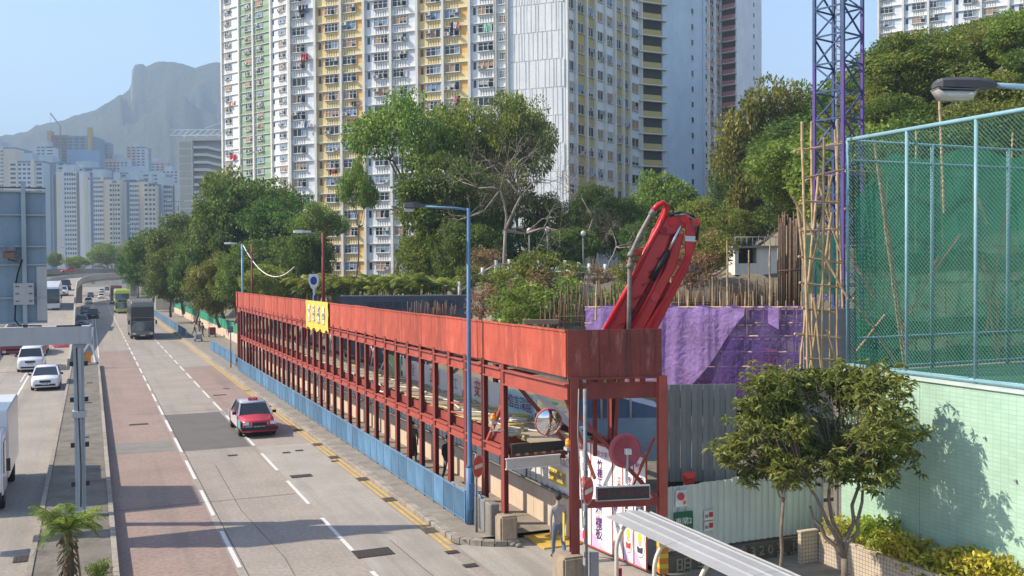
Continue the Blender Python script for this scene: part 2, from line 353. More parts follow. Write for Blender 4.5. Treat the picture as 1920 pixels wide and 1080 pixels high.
for k in range(7):
    a0, a1 = R(180+k*13), R(180+(k+1)*13-1); cx, cy, r = 11.05, 27.1, 1.63
    MB().prism([(cx+r*math.cos(a0), cy+r*math.sin(a0)), (cx+(r-.26)*math.cos(a0), cy+(r-.26)*math.sin(a0)), (cx+(r-.26)*math.cos(a1), cy+(r-.26)*math.sin(a1)), (cx+r*math.cos(a1), cy+r*math.sin(a1))][::-1], -0.03, 0.15, axis='z').ob('kerb_stone', m_kerb, fp)
p = G(1000, 1003, 0.15)
tac = MB()
for i in range(4):
    for j in range(3): tac.box(11.55+i*0.3+0.004, 11.85+i*0.3-0.004, 25.25+j*0.3+0.004, 25.55+j*0.3-0.004, 0.01, 0.05)
m_tac = mat('tactile_yellow', (0.5, 0.33, 0.06), 0.8, var=0.2, scale=3, objvar=0.1)
for i in range(4):
    for j in range(4): MB().box(11.5+i*0.36+0.004, 11.86+i*0.36-0.004, 24.8+j*0.36+0.004, 25.16+j*0.36-0.004, 0.0, 0.045).ob('tactile_tile', m_tac, fp)
# slab joints across the near footpath
for k in range(40): sheet('slab_joint', 9.72, 13.0, 28+k*1.5, 28.015+k*1.5, 0.145, m_tar, fp)

# ------------------------------------------------------------------ ramp and curved flyover
def ribbon(name, pts, wl, wr, th, m, label, cat, par_h=0.95):
    """a deck with two parapets following a centre line"""
    pts = [Vector(p) for p in pts]; t = thing(name, label, cat)
    prof = []
    for i, p in enumerate(pts):
        d = (pts[min(i+1, len(pts)-1)]-pts[max(i-1, 0)]); d.z = 0; d.normalize(); nrm = Vector((d.y, -d.x, 0)); prof.append((p, nrm))
    def sweep(nm, off, mm):
        rings = [[p+n*a+Vector((0, 0, b)) for a, b in off] for p, n in prof]
        MB().loft(rings, 0, False).ob(nm, mm, t)
    sweep('deck', [(-wl, 0), (-wl, -th*0.4), (-wl*0.6, -th), (wr*0.6, -th), (wr, -th*0.4), (wr, 0)], m)
    sweep('road_surface', [(-wl+.3, 0.004), (-wl+.3, 0.0), (wr-.3, 0.0), (wr-.3, 0.004)], m_road)
    sweep('parapet', [(-wl, par_h), (-wl, 0.0), (-wl+.28, 0.0), (-wl+.2, par_h)], m)
    sweep('parapet', [(wr-.28, 0.0), (wr, 0.0), (wr, par_h), (wr-.2, par_h)], m)
    return t, prof
rp = [(-4.9, 86, 0.02), (-4.9, 110, 1.1), (-5.1, 135, 2.5), (-5.4, 165, 4.0), (-5.6, 200, 5.0), (-5, 235, 5.6), (-3.0, 265, 6.0), (2, 295, 6.3), (12, 322, 6.5), (28, 345, 6.6), (50, 362, 6.6)]
ramp, prof = ribbon('ramp_flyover', rp, 3.3, 3.3, 1.1, m_conc_lt, 'concrete ramp climbing beside the road and curving right over it as a flyover', 'flyover', 0.85)
for p, n in prof[1:4]: MB().box(p.x-2.6, p.x+2.6, p.y-12, p.y+13, -0.05, p.z-1.0).ob('ramp_wall', m_conc_dk, ramp)
for i in (5, 6, 8): MB().box(prof[i][0].x-1.0, prof[i][0].x+1.0, prof[i][0].y-0.7, prof[i][0].y+0.7, 0, prof[i][0].z-1.0).ob('pier', m_conc_dk, ramp)
fy2, prof2 = ribbon('far_flyover', [(-120, 300, 7.2), (-60, 320, 7.3), (-25, 335, 7.4), (10, 352, 7.7), (50, 378, 8.2), (110, 430, 9)], 4, 4, 1.3, m_conc_dk, 'farther concrete flyover sweeping across behind the ramp', 'flyover', 1.0)
for i in (1, 2, 4): MB().box(prof2[i][0].x-1.0, prof2[i][0].x+1.0, prof2[i][0].y-0.7, prof2[i][0].y+0.7, 0, prof2[i][0].z-1.2).ob('pier', m_conc_dk, fy2)
# pale wing wall of the stair / abutment beside the trees
a, b = G(243, 562), G(276, 566)
ww = MB().prism([(11.6, 0), (19.5, 0), (19.5, 1.0), (12.0, 6.4), (11.6, 6.4)], 205, 206.2).ob('abutment_wing_wall', mat('pale_rendered_wall', (0.55, 0.5, 0.4), 0.9, var=0.1, scale=0.5), label='pale triangular wing wall under the flyover end beside the trees', cat='wall')
# ================================================================== mountain, far towers, housing blocks
cy_, sy_ = math.cos(YAW), math.sin(YAW)
def plan(px, z): x = (px-960)/FPX*z; return Vector((x*cy_+z*sy_, -x*sy_+z*cy_, 0))
def hgt(py, z, px=960): return CAMH + (540-math.tan(PITCH)*FPX - (px-960)*math.tan(ROLL) - py)/FPX*z

# --- the ridge with its lion-head crag
prof_m = [(-700, 300), (-300, 268), (-100, 262), (0, 255.5), (48, 252), (74, 239), (100, 232.6), (126, 226), (143, 218.5), (185, 207), (200, 198), (237, 178), (248, 168), (252, 155), (253, 134), (259, 124), (274, 123), (280, 128),
          (296, 118.5), (307, 117), (326, 116.7), (348, 120), (370, 129.6), (393, 122), (411, 119), (430, 120), (480, 140), (600, 190), (760, 240), (1000, 300), (1450, 340), (1900, 380)]
def interp(x, tab):
    for (a, b), (c, d) in zip(tab, tab[1:]):
        if a <= x <= c: return b+(d-b)*(x-a)/(c-a)
from mathutils import noise as mnoise
cols = sorted(set([p[0] for p in prof_m] + [-700+i*14 for i in range(100)] + [i*4 for i in range(0, 112)]))
rows = [0, .08, .16, .25, .33, .41, .49, .56, .63, .69, .75, .8, .85, .885, .92, .945, .965, .985, 1.0, 1.06, 1.3, 1.8]
vs = []
for px in cols:
    top = hgt(interp(px, prof_m)+2.2*mnoise.fractal(Vector((px*.05, 1.7, 0)), .8, 2.2, 5), 2300, px); base_top = sum(hgt(interp(min(1900, max(-700, px+dx)), prof_m), 2300, px+dx) for dx in (-90, -60, -30, -12, 0, 12, 30, 60, 90))/9
    for t in rows:
        z = 1350+950*t if t <= 1 else 2300+(t-1)*600
        q = (t**1.35) if t <= 1 else max(0, 1-(t-1)*1.1)
        p = plan(px, z); bl = min(1, max(0, (t-.84)/.15)) if t <= 1 else 1; h = (base_top*(1-bl*bl)+top*bl*bl)*q
        if t < 1 and t > 0:
            nn = mnoise.fractal(Vector((p.x*0.0035, p.y*0.0035, 3.1)), 0.9, 2.1, 6)
            h += nn*95*math.sin(math.pi*min(1, t))**0.7
            n2 = mnoise.fractal(Vector((p.x*0.02, p.y*0.02, 9.1)), 0.9, 2.1, 4); h += n2*20*min(1, t*3)*(1-t*0.6)
            if 235 < px < 430 and t > .72: h -= 55*(1-t)/.28*(1+1.6*n2+.8*nn)
        vs.append((p.x, p.y, max(h, -5)))
nr = len(rows)
fs = [(i*nr+j, (i+1)*nr+j, (i+1)*nr+j+1, i*nr+j+1) for i in range(len(cols)-1) for j in range(nr-1)]
m_mtn = bpy.data.materials.new('mountain_scrub_and_rock'); m_mtn.use_nodes = True
n = m_mtn.node_tree.nodes; l = m_mtn.node_tree.links; b = n['Principled BSDF']; b.inputs['Roughness'].default_value = 1
tc = n.new('ShaderNodeTexCoord'); nz = n.new('ShaderNodeTexNoise'); nz.inputs['Scale'].default_value = 0.011; nz.inputs['Detail'].default_value = 9; nz.inputs['Roughness'].default_value = 0.7; l.new(tc.outputs['Object'], nz.inputs['Vector'])
gm = n.new('ShaderNodeNewGeometry'); sp = n.new('ShaderNodeSeparateXYZ'); l.new(gm.outputs['Normal'], sp.inputs[0])
ad = n.new('ShaderNodeMath'); ad.operation = 'MULTIPLY_ADD'; ad.inputs[1].default_value = -0.9; l.new(sp.outputs[2], ad.inputs[0]); l.new(nz.outputs['Fac'], ad.inputs[2])
rm = n.new('ShaderNodeValToRGB'); rm.color_ramp.elements[0].position = 0.0; rm.color_ramp.elements[0].color = (0.05, 0.06, 0.03, 1); rm.color_ramp.elements[1].position = 0.3; rm.color_ramp.elements[1].color = (0.42, 0.34, 0.27, 1)
e = rm.color_ramp.elements.new(0.12); e.color = (0.09, 0.085, 0.05, 1)
l.new(ad.outputs[0], rm.inputs[0]); l.new(rm.outputs[0], b.inputs['Base Color'])
nb_ = n.new('ShaderNodeTexNoise'); nb_.inputs['Scale'].default_value = 0.025; nb_.inputs['Detail'].default_value = 10; nb_.inputs['Roughness'].default_value = 0.7; l.new(tc.outputs['Object'], nb_.inputs['Vector'])
bmp = n.new('ShaderNodeBump'); bmp.inputs['Strength'].default_value = 1.0; bmp.inputs['Distance'].default_value = 45; l.new(nb_.outputs['Fac'], bmp.inputs['Height']); l.new(bmp.outputs[0], b.inputs['Normal'])
MB().add(vs, fs, 0, True).ob('mountain', m_mtn, kind='structure')

# --- distant towers
m_fwin = mat('far_window', (0.06, 0.07, 0.085), 0.3, var=0.3, scale=0.3)
def pal(name, c, **k): return mat(name, c, 0.9, var=0.08, scale=0.05, streak=0.15, dirt=Vector(c)*0.75, **k)
m_w = pal('tower_pale_grey', (0.56, 0.58, 0.6)); m_w2 = pal('tower_cream', (0.62, 0.57, 0.47)); m_w3 = pal('tower_blue_grey', (0.45, 0.5, 0.54)); m_w4 = pal('tower_mint', (0.5, 0.6, 0.55)); m_w5 = pal('tower_beige', (0.6, 0.52, 0.42)); m_dk = pal('tower_recess_grey', (0.2, 0.24, 0.29))
m_pk = pal('tower_salmon', (0.62, 0.42, 0.32))
def far_tower(px0, px1, ytop, z, bays, label, rot=0.0, mwall=None, ybase=500, group='distant tower blocks', floor=2.9, roofbox=True):
    """bays: list of (fraction of width, material, windows per floor or 0, recess)"""
    a, b = plan(px0, z), plan(px1, z); mid = (a+b)/2; W = (b-a).length/math.cos(rot)
    H = hgt(ytop, z, (px0+px1)/2); d = b-a; rz = math.atan2(d.y, d.x)+rot
    t = thing('tower_block', label, 'building', (mid.x, mid.y, 0), rz, group)
    D = W*0.6+6
    MB().box(-W/2+.3, W/2-.3, 0.8, D, -2, H-0.6).ob('core', m_dk, t)
    x = -W/2; nfl = int(H/floor)
    for fr, mm, nw, rec in bays:
        bw = fr*W; y0 = rec
        MB().box(x+.02, x+bw-.02, y0, D*0.5, -1, H-(2 if rec else 0)).ob('wall_bay', mm, t)
        if nw:
            win = MB()
            for k in range(nfl):
                zz = k*floor+0.9
                if hgt(ybase, z, px0) > zz+8: continue
                for q in range(nw):
                    wx = x+bw*(q+0.5)/nw; ww = bw/nw*0.62
                    win.box(wx-ww/2, wx+ww/2, y0-0.06, y0+0.1, zz, zz+1.35)
            win.ob('windows', m_fwin, t, kind='stuff')
        x += bw
    if roofbox:
        MB().box(-W*0.2, W*0.15, 2, D*0.6, H-0.5, H+4.5).ob('roof_housing', m_w3, t)
    return t
estA = [(.14, m_w3, 0, .8), (.16, m_w2, 0, 0), (.08, m_w, 0, 0), (.3, m_w, 4, 0.3), (.08, m_w2, 1, 0), (.1, m_dk, 0, 1.5), (.14, m_w, 0, 0)]
estB = [(.14, m_w2, 0, 0), (.1, m_w, 0, .2), (.12, m_dk, 0, 1.5), (.3, m_w, 4, 0.3), (.1, m_w2, 2, 0), (.24, m_w5, 0, .5)]
far_tower(-60, 32, 275, 760, estB, 'grey slab tower at the far left edge above the sign panel', ybase=500)
far_tower(20, 84, 300, 640, [(.25, m_w2, 1, 0), (.4, m_w, 3, .3), (.1, m_w2, 0, 0), (.25, m_w3, 1, .6)], 'cream slab tower right behind the top of the sign panel')
far_tower(72, 106, 274, 900, [(.5, m_w3, 2, 0), (.5, m_w, 1, .3)], 'small blue grey tower left of the netted construction tower')
far_tower(50, 125, 303, 720, [(.4, m_w4, 2, 0), (.6, m_w3, 3, .4)], 'mint green slab block under the netted construction tower')
far_tower(100, 160, 322, 620, estA, 'pale tower with cream fins just right of the sign panel')
far_tower(160, 208, 331, 610, estB, 'second pale tower right of the sign panel, dark recess in its middle')
far_tower(207, 228, 337, 600, [(.3, m_w2, 1, 0), (.4, m_w5, 2, .2), (.3, m_w2, 1, 0)], 'narrow cream tower with lit edge between two grey towers')
far_tower(228, 274, 335, 605, estB, 'third pale tower right of the sign panel, above the flyover trees')
far_tower(272, 294, 342, 600, [(.4, m_w2, 1, 0), (.6, m_w5, 2, .2)], 'narrow yellow edged tower left of the last estate tower')
far_tower(292, 336, 346, 615, estA, 'last pale estate tower before the grey stair block')
far_tower(120, 200, 313, 760, [(.5, m_w4, 3, 0), (.5, m_w3, 2, 0.5)], 'long mint roofed block behind the front towers')
far_tower(196, 300, 322, 780, [(.3, m_w4, 3, 0), (.4, m_w3, 3, 0.5), (.3, m_w4, 2, 0)], 'long pale block in the gap behind the narrow cream tower')
far_tower(200, 243, 298, 980, [(.5, m_pk, 3, 0), (.5, m_w, 3, 0)], 'lower salmon wing of the twin salmon tower')
far_tower(241, 276, 275, 1000, [(.5, m_pk, 2, 0), (.5, m_w, 2, .3)], 'tall salmon and white tower standing alone before the ridge')
far_tower(276, 312, 303, 1050, [(.5, m_w3, 2, 0), (.5, m_pk, 2, 0)], 'low block with pink roof band right of the salmon tower')
far_tower(178, 206, 266, 980, [(.6, m_w3, 2, 0), (.4, m_dk, 1, .3)], 'grey blue tower right of the netted construction tower')
far_tower(300, 336, 320, 900, [(1, m_w3, 5, 0)], 'hazy blue block behind the last estate tower')
# the netted tower under construction with its cranes
t = far_tower(93, 176, 254, 930, [(.45, pal('scaffold_brown', (0.22, 0.15, 0.11)), 3, 0), (.55, m_dk, 4, .3)], 'tower under construction, brown scaffolding and blue netting', roofbox=False)
a, b = plan(93, 922), plan(176, 922); W = (b-a).length
MB().box(-W/2, -W/2+4, -1, 6, 60, hgt(252, 930, 100)+3).ob('scaffold_edge', pal('scaffold_ochre', (0.5, 0.3, 0.14)), t)
MB().box(-W*0.05, W/2+6, -1.6, 4, 40, hgt(283, 930, 140)).ob('blue_net', pal('net_blue', (0.2, 0.33, 0.5)), t)
MB().box(W*0.42, W*0.5, -1, 4, 70, hgt(240, 930, 170)).ob('hoist_tower', pal('hoist_yellow', (0.5, 0.34, 0.08)), t)
p = plan(118, 1000)
c = thing('tower_crane', 'thin luffing tower crane on the skyline left of the ridge', 'crane', (p.x, p.y, 0))
m_gc = mat('crane_grey', (0.25, 0.26, 0.28), 0.6)
MB().bar((0, 0, 60), (0, 0, hgt(232, 1000)), 1.6).ob('mast', m_gc, c)
MB().bar((0, 0, hgt(232, 1000)), (_r.x*-10, _r.y*-10, hgt(207, 1000)), 1.0).ob('jib', m_gc, c)
MB().bar((_r.x*-10, _r.y*-10, hgt(207, 1000)), (_r.x*-10, _r.y*-10, hgt(225, 1000)), 0.25).ob('hook_rope', m_gc, c)

# --- grey stair block
z = 430; a, b = plan(336, z), plan(424, z); d = b-a; W = d.length; rz = math.atan2(d.y, d.x); H = hgt(258, z, 380)
t = thing('stair_block', 'grey block with zigzag open stairs left of the high-rise', 'building', (a.x, a.y, 0), rz)
m_sb = pal('stair_block_grey', (0.55, 0.53, 0.47)); m_sbd = pal('stair_block_shade', (0.42, 0.43, 0.44))
MB().box(0, W, 3.5, 30, -1, H-1).ob('core', m_sbd, t)
MB().box(0, W*0.32, 0, 30, -1, H).ob('end_wall', m_sb, t); MB().box(W*0.32, W, 0.2, 30, H-1.4, H+0.3).ob('roof_slab', m_sb, t)
fh = 3.25; nfl = int(H/fh)
for k in range(nfl):
    z0 = H-1.6-(k+1)*fh
    if z0 < 6: break
    MB().box(W*0.04, W*0.29, -0.12, 0.05, z0+0.3, z0+fh-0.3).ob('louvre_panel', pal('louvre', (0.42, 0.40, 0.34)), t)
    MB().box(W*0.33, W*0.62, 0.4, 3.4, z0, z0+1.15).ob('corridor_parapet', m_sb, t)
    MB().add([(W*0.6, 0.3, z0+0.1), (W*0.88, 0.3, z0-1.3), (W*0.88, 0.3, z0-0.1), (W*0.6, 0.3, z0+1.3), (W*0.6, 3, z0+0.1), (W*0.88, 3, z0-1.3), (W*0.88, 3, z0-0.1), (W*0.6, 3, z0+1.3)], [(0,1,2,3),(4,7,6,5),(0,4,5,1),(3,2,6,7)]).ob('stair_flight', m_sb, t)
    MB().box(W*0.87, W, 0.2, 3.4, z0-1.3, z0-0.2).ob('landing', m_sb, t)
rf = thing('roof_lattice', 'white lattice frame and jib on top of the grey stair block', 'lattice', (a.x, a.y, H+0.3), rz)
m_lat = mat('white_steel', (0.7, 0.7, 0.68), 0.6)
for zz in (1.0, 3.4): MB().bar((-4, 3, zz), (W+4, 3, zz), 0.35).ob('chord', m_lat, rf)
for k in range(10): MB().bar((-4+k*(W+8)/10, 3, 1.0), (-4+(k+1)*(W+8)/10, 3, 3.4), 0.3).ob('lattice_bar', m_lat, rf)
for k in range(4): MB().bar((2+k*W/4, 3, -0.4), (2+k*W/4, 3, 1.0), 0.5).ob('leg', m_lat, rf)
MB().bar((W*0.55, 3, 4.0), (W*1.2, 3, 8.5), 0.25).ob('jib_stay', m_lat, rf)

# ------------------------------------------------------------------ housing blocks near the site
m_glass = glassmat('window_glass'); m_frame = mat('window_frame', (0.62, 0.62, 0.6), 0.5, var=0.1); m_ac = mat('air_conditioner_case', (0.55, 0.54, 0.5), 0.6, var=0.15, objvar=0.15)
m_slat = mat('spandrel_slot', (0.3, 0.25, 0.2), 0.9); m_ledge = mat('ledge_concrete', (0.72, 0.69, 0.63), 0.9, var=0.1, streak=0.4, scale=0.6)
m_cur = [mat('curtain_a', (0.5, 0.48, 0.44), 0.9), mat('curtain_b', (0.42, 0.26, 0.16), 0.9), mat('curtain_c', (0.22, 0.3, 0.4), 0.9)]
def window_mesh(w, h, kind, seed):
    """front faces -y, lower left corner at x=-w/2, z=0. mats: glass, frame, curtain"""
    r = random.Random(seed); m = MB()
    m.box(-w/2, w/2, -0.03, 0.03, 0, h, 0)
    t = 0.075
    for z0, z1 in ((0, t), (h-t, h)): m.box(-w/2, w/2, -0.1, -0.03, z0, z1, 1)
    n = {0: 3, 1: 4, 2: 3, 3: 2}[kind]
    for k in range(n+1):
        x = -w/2+(w-t)*k/n; m.box(x, x+t, -0.1, -0.03, t, h-t, 1)
    if kind in (0, 1): m.box(-w/2, w/2, -0.09, -0.03, h*0.62, h*0.62+0.05, 1)
    for k in range(n):                                      # curtains and open casements
        x0 = -w/2+w*k/n+t*0.7; x1 = -w/2+w*(k+1)/n-t*0.2
        q = r.random()
        if q < 0.4: m.box(x0, x1, -0.045, -0.032, h*r.choice((0, 0, .35)), h-t, 2)
        elif q < 0.58: m.add([(x0, -.1, t), (x0+0.12, -.1-(x1-x0)*.9, t), (x0+.12, -.1-(x1-x0)*.9, h*.62), (x0, -.1, h*.62)], [(0, 1, 2, 3)], 1); m.box(x0+.1, x0+.15, -.1-(x1-x0)*.92, -.1-(x1-x0)*.86, t, h*.62, 1)
    m.box(-w/2-0.1, w/2+0.1, -0.28, 0.0, -0.09, -0.005, 1)                  # sill
    return m.mesh('window', [m_glass, m_frame, m_cur[seed % 3]])
WM = {}
def wmesh(w, h, kind, seed):
    k = (round(w, 2), round(h, 2), kind, seed)
    if k not in WM: WM[k] = window_mesh(w, h, kind, seed)
    return WM[k]
ac_me = MB().box(-0.42, 0.42, -0.5, 0.0, 0, 0.5, 0).box(-0.34, 0.1, -0.515, -0.5, 0.07, 0.43, 1).mesh('air_conditioner', [m_ac, mat('ac_grille', (0.12, 0.12, 0.12), 0.7)])
rail_me = {}
def block_root(name, label, p, rz, group=None): return thing(name, label, 'building', (p.x, p.y, 0), rz, group)
def facade(t, x0, bounds, colours, ztop, storey, phase, zmin, orient=0.0, org=(0, 0), win_h=1.28, slats=True, spand=1.15, wname='window', acp=0.35, narrow=False, ledges=True, finw=0.42, seed=1, fin_m=None):
    """one plane of a block: bay walls, fins, ledges, windows; local x along it, -y outward. colours: (spandrel, band, mirrored, small window)"""
    rr = random.Random(seed)
    fr = ob('facade', None, t, (org[0], org[1], 0), orient) if False else None
    ca, sa = math.cos(orient), math.sin(orient)
    def L(x, y, z): return (org[0]+x*ca-y*sa, org[1]+x*sa+y*ca, z)
    nst = int((ztop-zmin)/storey)+1
    zs = [phase+storey*k for k in range(-40, 40) if zmin < phase+storey*k < ztop]
    finm = fin_m or m_ledge
    for i, (b0, b1) in enumerate(zip(bounds, bounds[1:])):
        c = colours[i]; bw = b1-b0
        if c is None: continue
        sp_m, bd_m, mir, small = c
        m = MB()
        for zc in zs:                                        # zc: window centre height
            wz0 = zc-win_h/2
            m.box(b0, b1, 0.0, 0.35, wz0-(storey-win_h), wz0, 0)             # spandrel panel
            m.box(b0, b1, 0.04, 0.35, wz0, wz0+win_h, 1)                     # window band
        me = m.mesh('bay_wall', [sp_m, bd_m]); ob('bay_wall', me, t, (org[0], org[1], 0), orient)
        ww = min(2.55, bw*0.62) if not narrow else bw*0.62
        cx = b0+bw*(0.5 if narrow else (0.62 if not mir else 0.34)); cx = min(max(cx, b0+ww/2+finw/2), b1-ww/2-finw/2)
        wkind = 3 if narrow else 0
        sl = MB(); ld = MB()
        for zc in zs:
            wz0 = zc-win_h/2
            o = ob(wname, wmesh(ww, win_h, 3 if narrow else rr.choice((0, 0, 1, 2)), rr.randrange(9)), t, L(cx, 0.0, wz0), orient)
            if small: sl.box((b0 if not mir else b1)+(0.55 if not mir else -0.95)+0, (b0 if not mir else b1)+(0.95 if not mir else -0.55), -0.02, 0.06, wz0+0.1, wz0+win_h-0.1, 1)
            if slats:
                for k in range(5): sl.box(cx-ww*0.36+k*ww*0.17, cx-ww*0.36+k*ww*0.17+0.09, -0.03, 0.01, wz0-1.15, wz0-0.32, 0)
            if rr.random() < acp: ob('air_conditioner', ac_me, t, L(cx+rr.choice((-.3, .28))*ww, -0.02, wz0+rr.choice((.05, win_h*.55))), orient)
            if ledges: ld.box(b0+finw/2, b1-finw/2, -0.22, 0.0, wz0-1.34, wz0-1.24, 0)
        if slats or small: ob('spandrel_slots', sl.mesh('spandrel_slots', [m_slat, m_glass]), t, (org[0], org[1], 0), orient, kind='stuff')
        if ledges: ob('ledges', ld.mesh('ledges', [m_ledge]), t, (org[0], org[1], 0), orient, kind='stuff')
    for b0 in bounds:
        MB().box(b0-finw/2, b0+finw/2, -0.42, 0.3, zmin, ztop).ob('fin', finm, t, loc=(org[0], org[1], 0), rz=orient)
def wallm(name, c): return mat(name, c, 0.9, var=0.09, scale=0.25, streak=0.4, dirt=Vector(c)*0.68, fine=0.05)
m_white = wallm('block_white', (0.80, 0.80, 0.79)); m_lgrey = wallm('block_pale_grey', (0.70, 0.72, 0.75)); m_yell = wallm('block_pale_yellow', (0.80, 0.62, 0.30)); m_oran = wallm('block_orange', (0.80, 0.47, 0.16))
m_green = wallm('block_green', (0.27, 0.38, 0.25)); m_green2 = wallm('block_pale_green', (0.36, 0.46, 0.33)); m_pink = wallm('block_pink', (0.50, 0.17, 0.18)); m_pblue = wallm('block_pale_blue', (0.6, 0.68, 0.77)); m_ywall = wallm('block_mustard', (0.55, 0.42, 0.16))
ZT = 64.0
# main block: plan points on camera-plan coordinates (x right, depth)
def cw(x, z): return Vector((x*cy_+z*sy_, -x*sy_+z*cy_, 0))
A, B = cw(-36.0, 161.5), cw(7.9, 143.4)            # sunny facade from left end to near corner
d = (B-A); LEN = d.length; rz = math.atan2(d.y, d.x)
blk = block_root('housing_block', 'tall white and yellow housing block in the centre, shaded right flank', A, rz)
inv = Matrix.Rotation(-rz, 3, 'Z')
def toL(p): return inv @ (p-A)
def on_facade(px):                                  # where a picture column meets the sunny facade
    u = (px-960)/FPX; zc = (161.5+18.1/43.9*(-36))*1.0
    k = -18.1/43.9; z = (161.5+k*36.0)/(1-k*u) if False else (161.5 + k*36.0)/(1 - k*u)
    return (toL(cw(u*z, z))).x
bpx = [548, 597, 645, 688, 738, 787, 835, 885, 933, 955]
bd = [on_facade(p) for p in bpx]; bd[0] = 0.2
W_ = (m_white, m_lgrey); Y_ = (m_yell, m_oran)
cols_ = [(*W_, True, False), (*Y_, False, True), (*Y_, True, False), (*W_, False, True), (*W_, True, False), (*Y_, False, True), (*Y_, True, False), (*W_, False, True), None]
storey = 2.72; ph = hgt(55, 158.5, 620)
facade(blk, 0, bd, cols_, ZT, storey, ph, 1.0, seed=3)
facade(blk, 0, bd[8:10], [(m_white, m_lgrey, False, False)], ZT, storey, ph+1.1, 1.0, slats=False, wname='stair_window', acp=0.0, win_h=1.1, seed=4, finw=0.3)
# blank gable strip with shallow vertical flutes
g0, g1 = bd[9]+0.2, LEN
MB().box(g0, g1, 0.0, 0.4, 0, ZT).ob('gable_wall', m_white, blk)
fl = MB(); rr = random.Random(5)
for k in range(int(ZT/storey/1.5)+1):
    zz = ph-storey*1.5*9+k*storey*1.5; x = g0+0.3
    if zz < 0: continue
    while x < g1-0.4:
        w_ = rr.choice((0.22, 0.3, 0.55, 0.9)); fl.box(x, min(x+w_, g1-.1), -0.1, 0.0, zz, zz+storey*1.5-0.12); x += w_+rr.choice((0.1, 0.14, 0.2))
fl.ob('gable_flutes', m_white, blk, kind='stuff')
# shaded flank
E1, E2, E3, E4 = cw(21.6, 165.0), cw(25.6, 167.0), cw(35.0, 178.0), cw(-10, 205)
fpxs = [1062, 1080, 1100, 1117, 1135, 1153, 1168, 1181, 1201]
BL, E1L, E2L, E3L, E4L = map(toL, (B, E1, E2, E3, E4))
core = [(0.1, 0.36), (BL.x-.36, 0.36), (E1L.x-.4, E1L.y+.2), (E2L.x-.3, E2L.y+0.3), (E3L.x-.1, E3L.y), (E4L.x, E4L.y), (0.1, 20)]
MB().prism(core, -1, ZT, axis='z').ob('core', m_white, blk)
fv = E1L-BL; fo = math.atan2(fv.y, fv.x); FL = fv.length
def on_flank(px):
    u = (px-960)/FPX; k = (165.0-143.4)/(21.6-7.9); z = (143.4-k*7.9)/(1-k*u); q = toL(cw(u*z, z))-BL
    return q.length
fb = [on_flank(p) for p in fpxs]; fb[0] = 0.3; fb[-1] = FL
m_whs = m_white
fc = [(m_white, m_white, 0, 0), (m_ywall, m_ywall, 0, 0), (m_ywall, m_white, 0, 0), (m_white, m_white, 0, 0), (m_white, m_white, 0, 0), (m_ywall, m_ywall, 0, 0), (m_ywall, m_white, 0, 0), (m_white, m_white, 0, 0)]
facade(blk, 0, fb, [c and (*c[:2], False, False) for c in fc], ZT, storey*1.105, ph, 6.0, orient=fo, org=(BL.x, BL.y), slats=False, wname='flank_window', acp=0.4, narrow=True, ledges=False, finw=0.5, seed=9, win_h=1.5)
# balcony stack
bv = E2L-E1L; bo = math.atan2(bv.y, bv.x); BW = bv.length
for k in range(22):
    zz = 3+k*storey
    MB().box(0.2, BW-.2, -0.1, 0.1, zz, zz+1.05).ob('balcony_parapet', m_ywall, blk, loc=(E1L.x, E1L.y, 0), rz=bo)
    MB().box(-0.5, BW+.7, -0.7, 1.6, zz-0.18, zz-0.002).ob('balcony_slab', m_ledge, blk, loc=(E1L.x, E1L.y, 0), rz=bo)
    MB().box(0.2, BW-.2, -0.03, 0.06, zz+1.05, zz+storey-.2).ob('balcony_shade_panel', mat('recess_shade', (0.06, 0.055, 0.05), 0.9), blk, loc=(E1L.x, E1L.y, 0), rz=bo)  # flat dark panel coloured as the shade inside the balcony
# plain shaded wall with a ladder of tiny windows and a pipe
wv = E3L-E2L; wo_ = math.atan2(wv.y, wv.x); WW = wv.length
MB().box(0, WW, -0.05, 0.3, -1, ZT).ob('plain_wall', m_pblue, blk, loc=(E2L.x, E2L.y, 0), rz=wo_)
for k in range(20):
    zz = 6+k*storey
    MB().box(WW*.66, WW*.66+.55, -0.12, 0.0, zz, zz+0.95).box(WW*.66-.1, WW*.66+.65, -0.2, -.05, zz-.12, zz, 1).ob('small_window', [m_glass, m_ledge], blk, loc=(E2L.x, E2L.y, 0), rz=wo_)
MB().cyl((WW*.93, -.2, 0), (WW*.93, -.2, ZT), 0.09, 6).ob('drain_pipe', m_frame, blk, loc=(E2L.x, E2L.y, 0), rz=wo_)

# green wing farther back on the left
z0, z1 = 251.0, 233.0
A2, B2 = plan(421, z0), plan(560, z1); d = B2-A2; rz2 = math.atan2(d.y, d.x)
gw = block_root('housing_block', 'narrow white and green housing block at the left of the yellow one', A2, rz2)
L2 = d.length
bpx2 = [421, 455, 482, 515, 546, 560]
bd2 = [0.3+L2*(p-421)/(560-421)*(1.0) for p in bpx2]
GG = (m_green, m_green2)
facade(gw, 0, bd2, [(*W_, True, False), (*GG, False, False), (*GG, True, False), (*W_, False, True), None], 82, 2.72, hgt(43, 248, 440), 2.0, seed=11, acp=0.55, finw=0.5)
MB().box(0.1, L2, 0.36, 18, -1, 82).ob('core', m_white, gw)
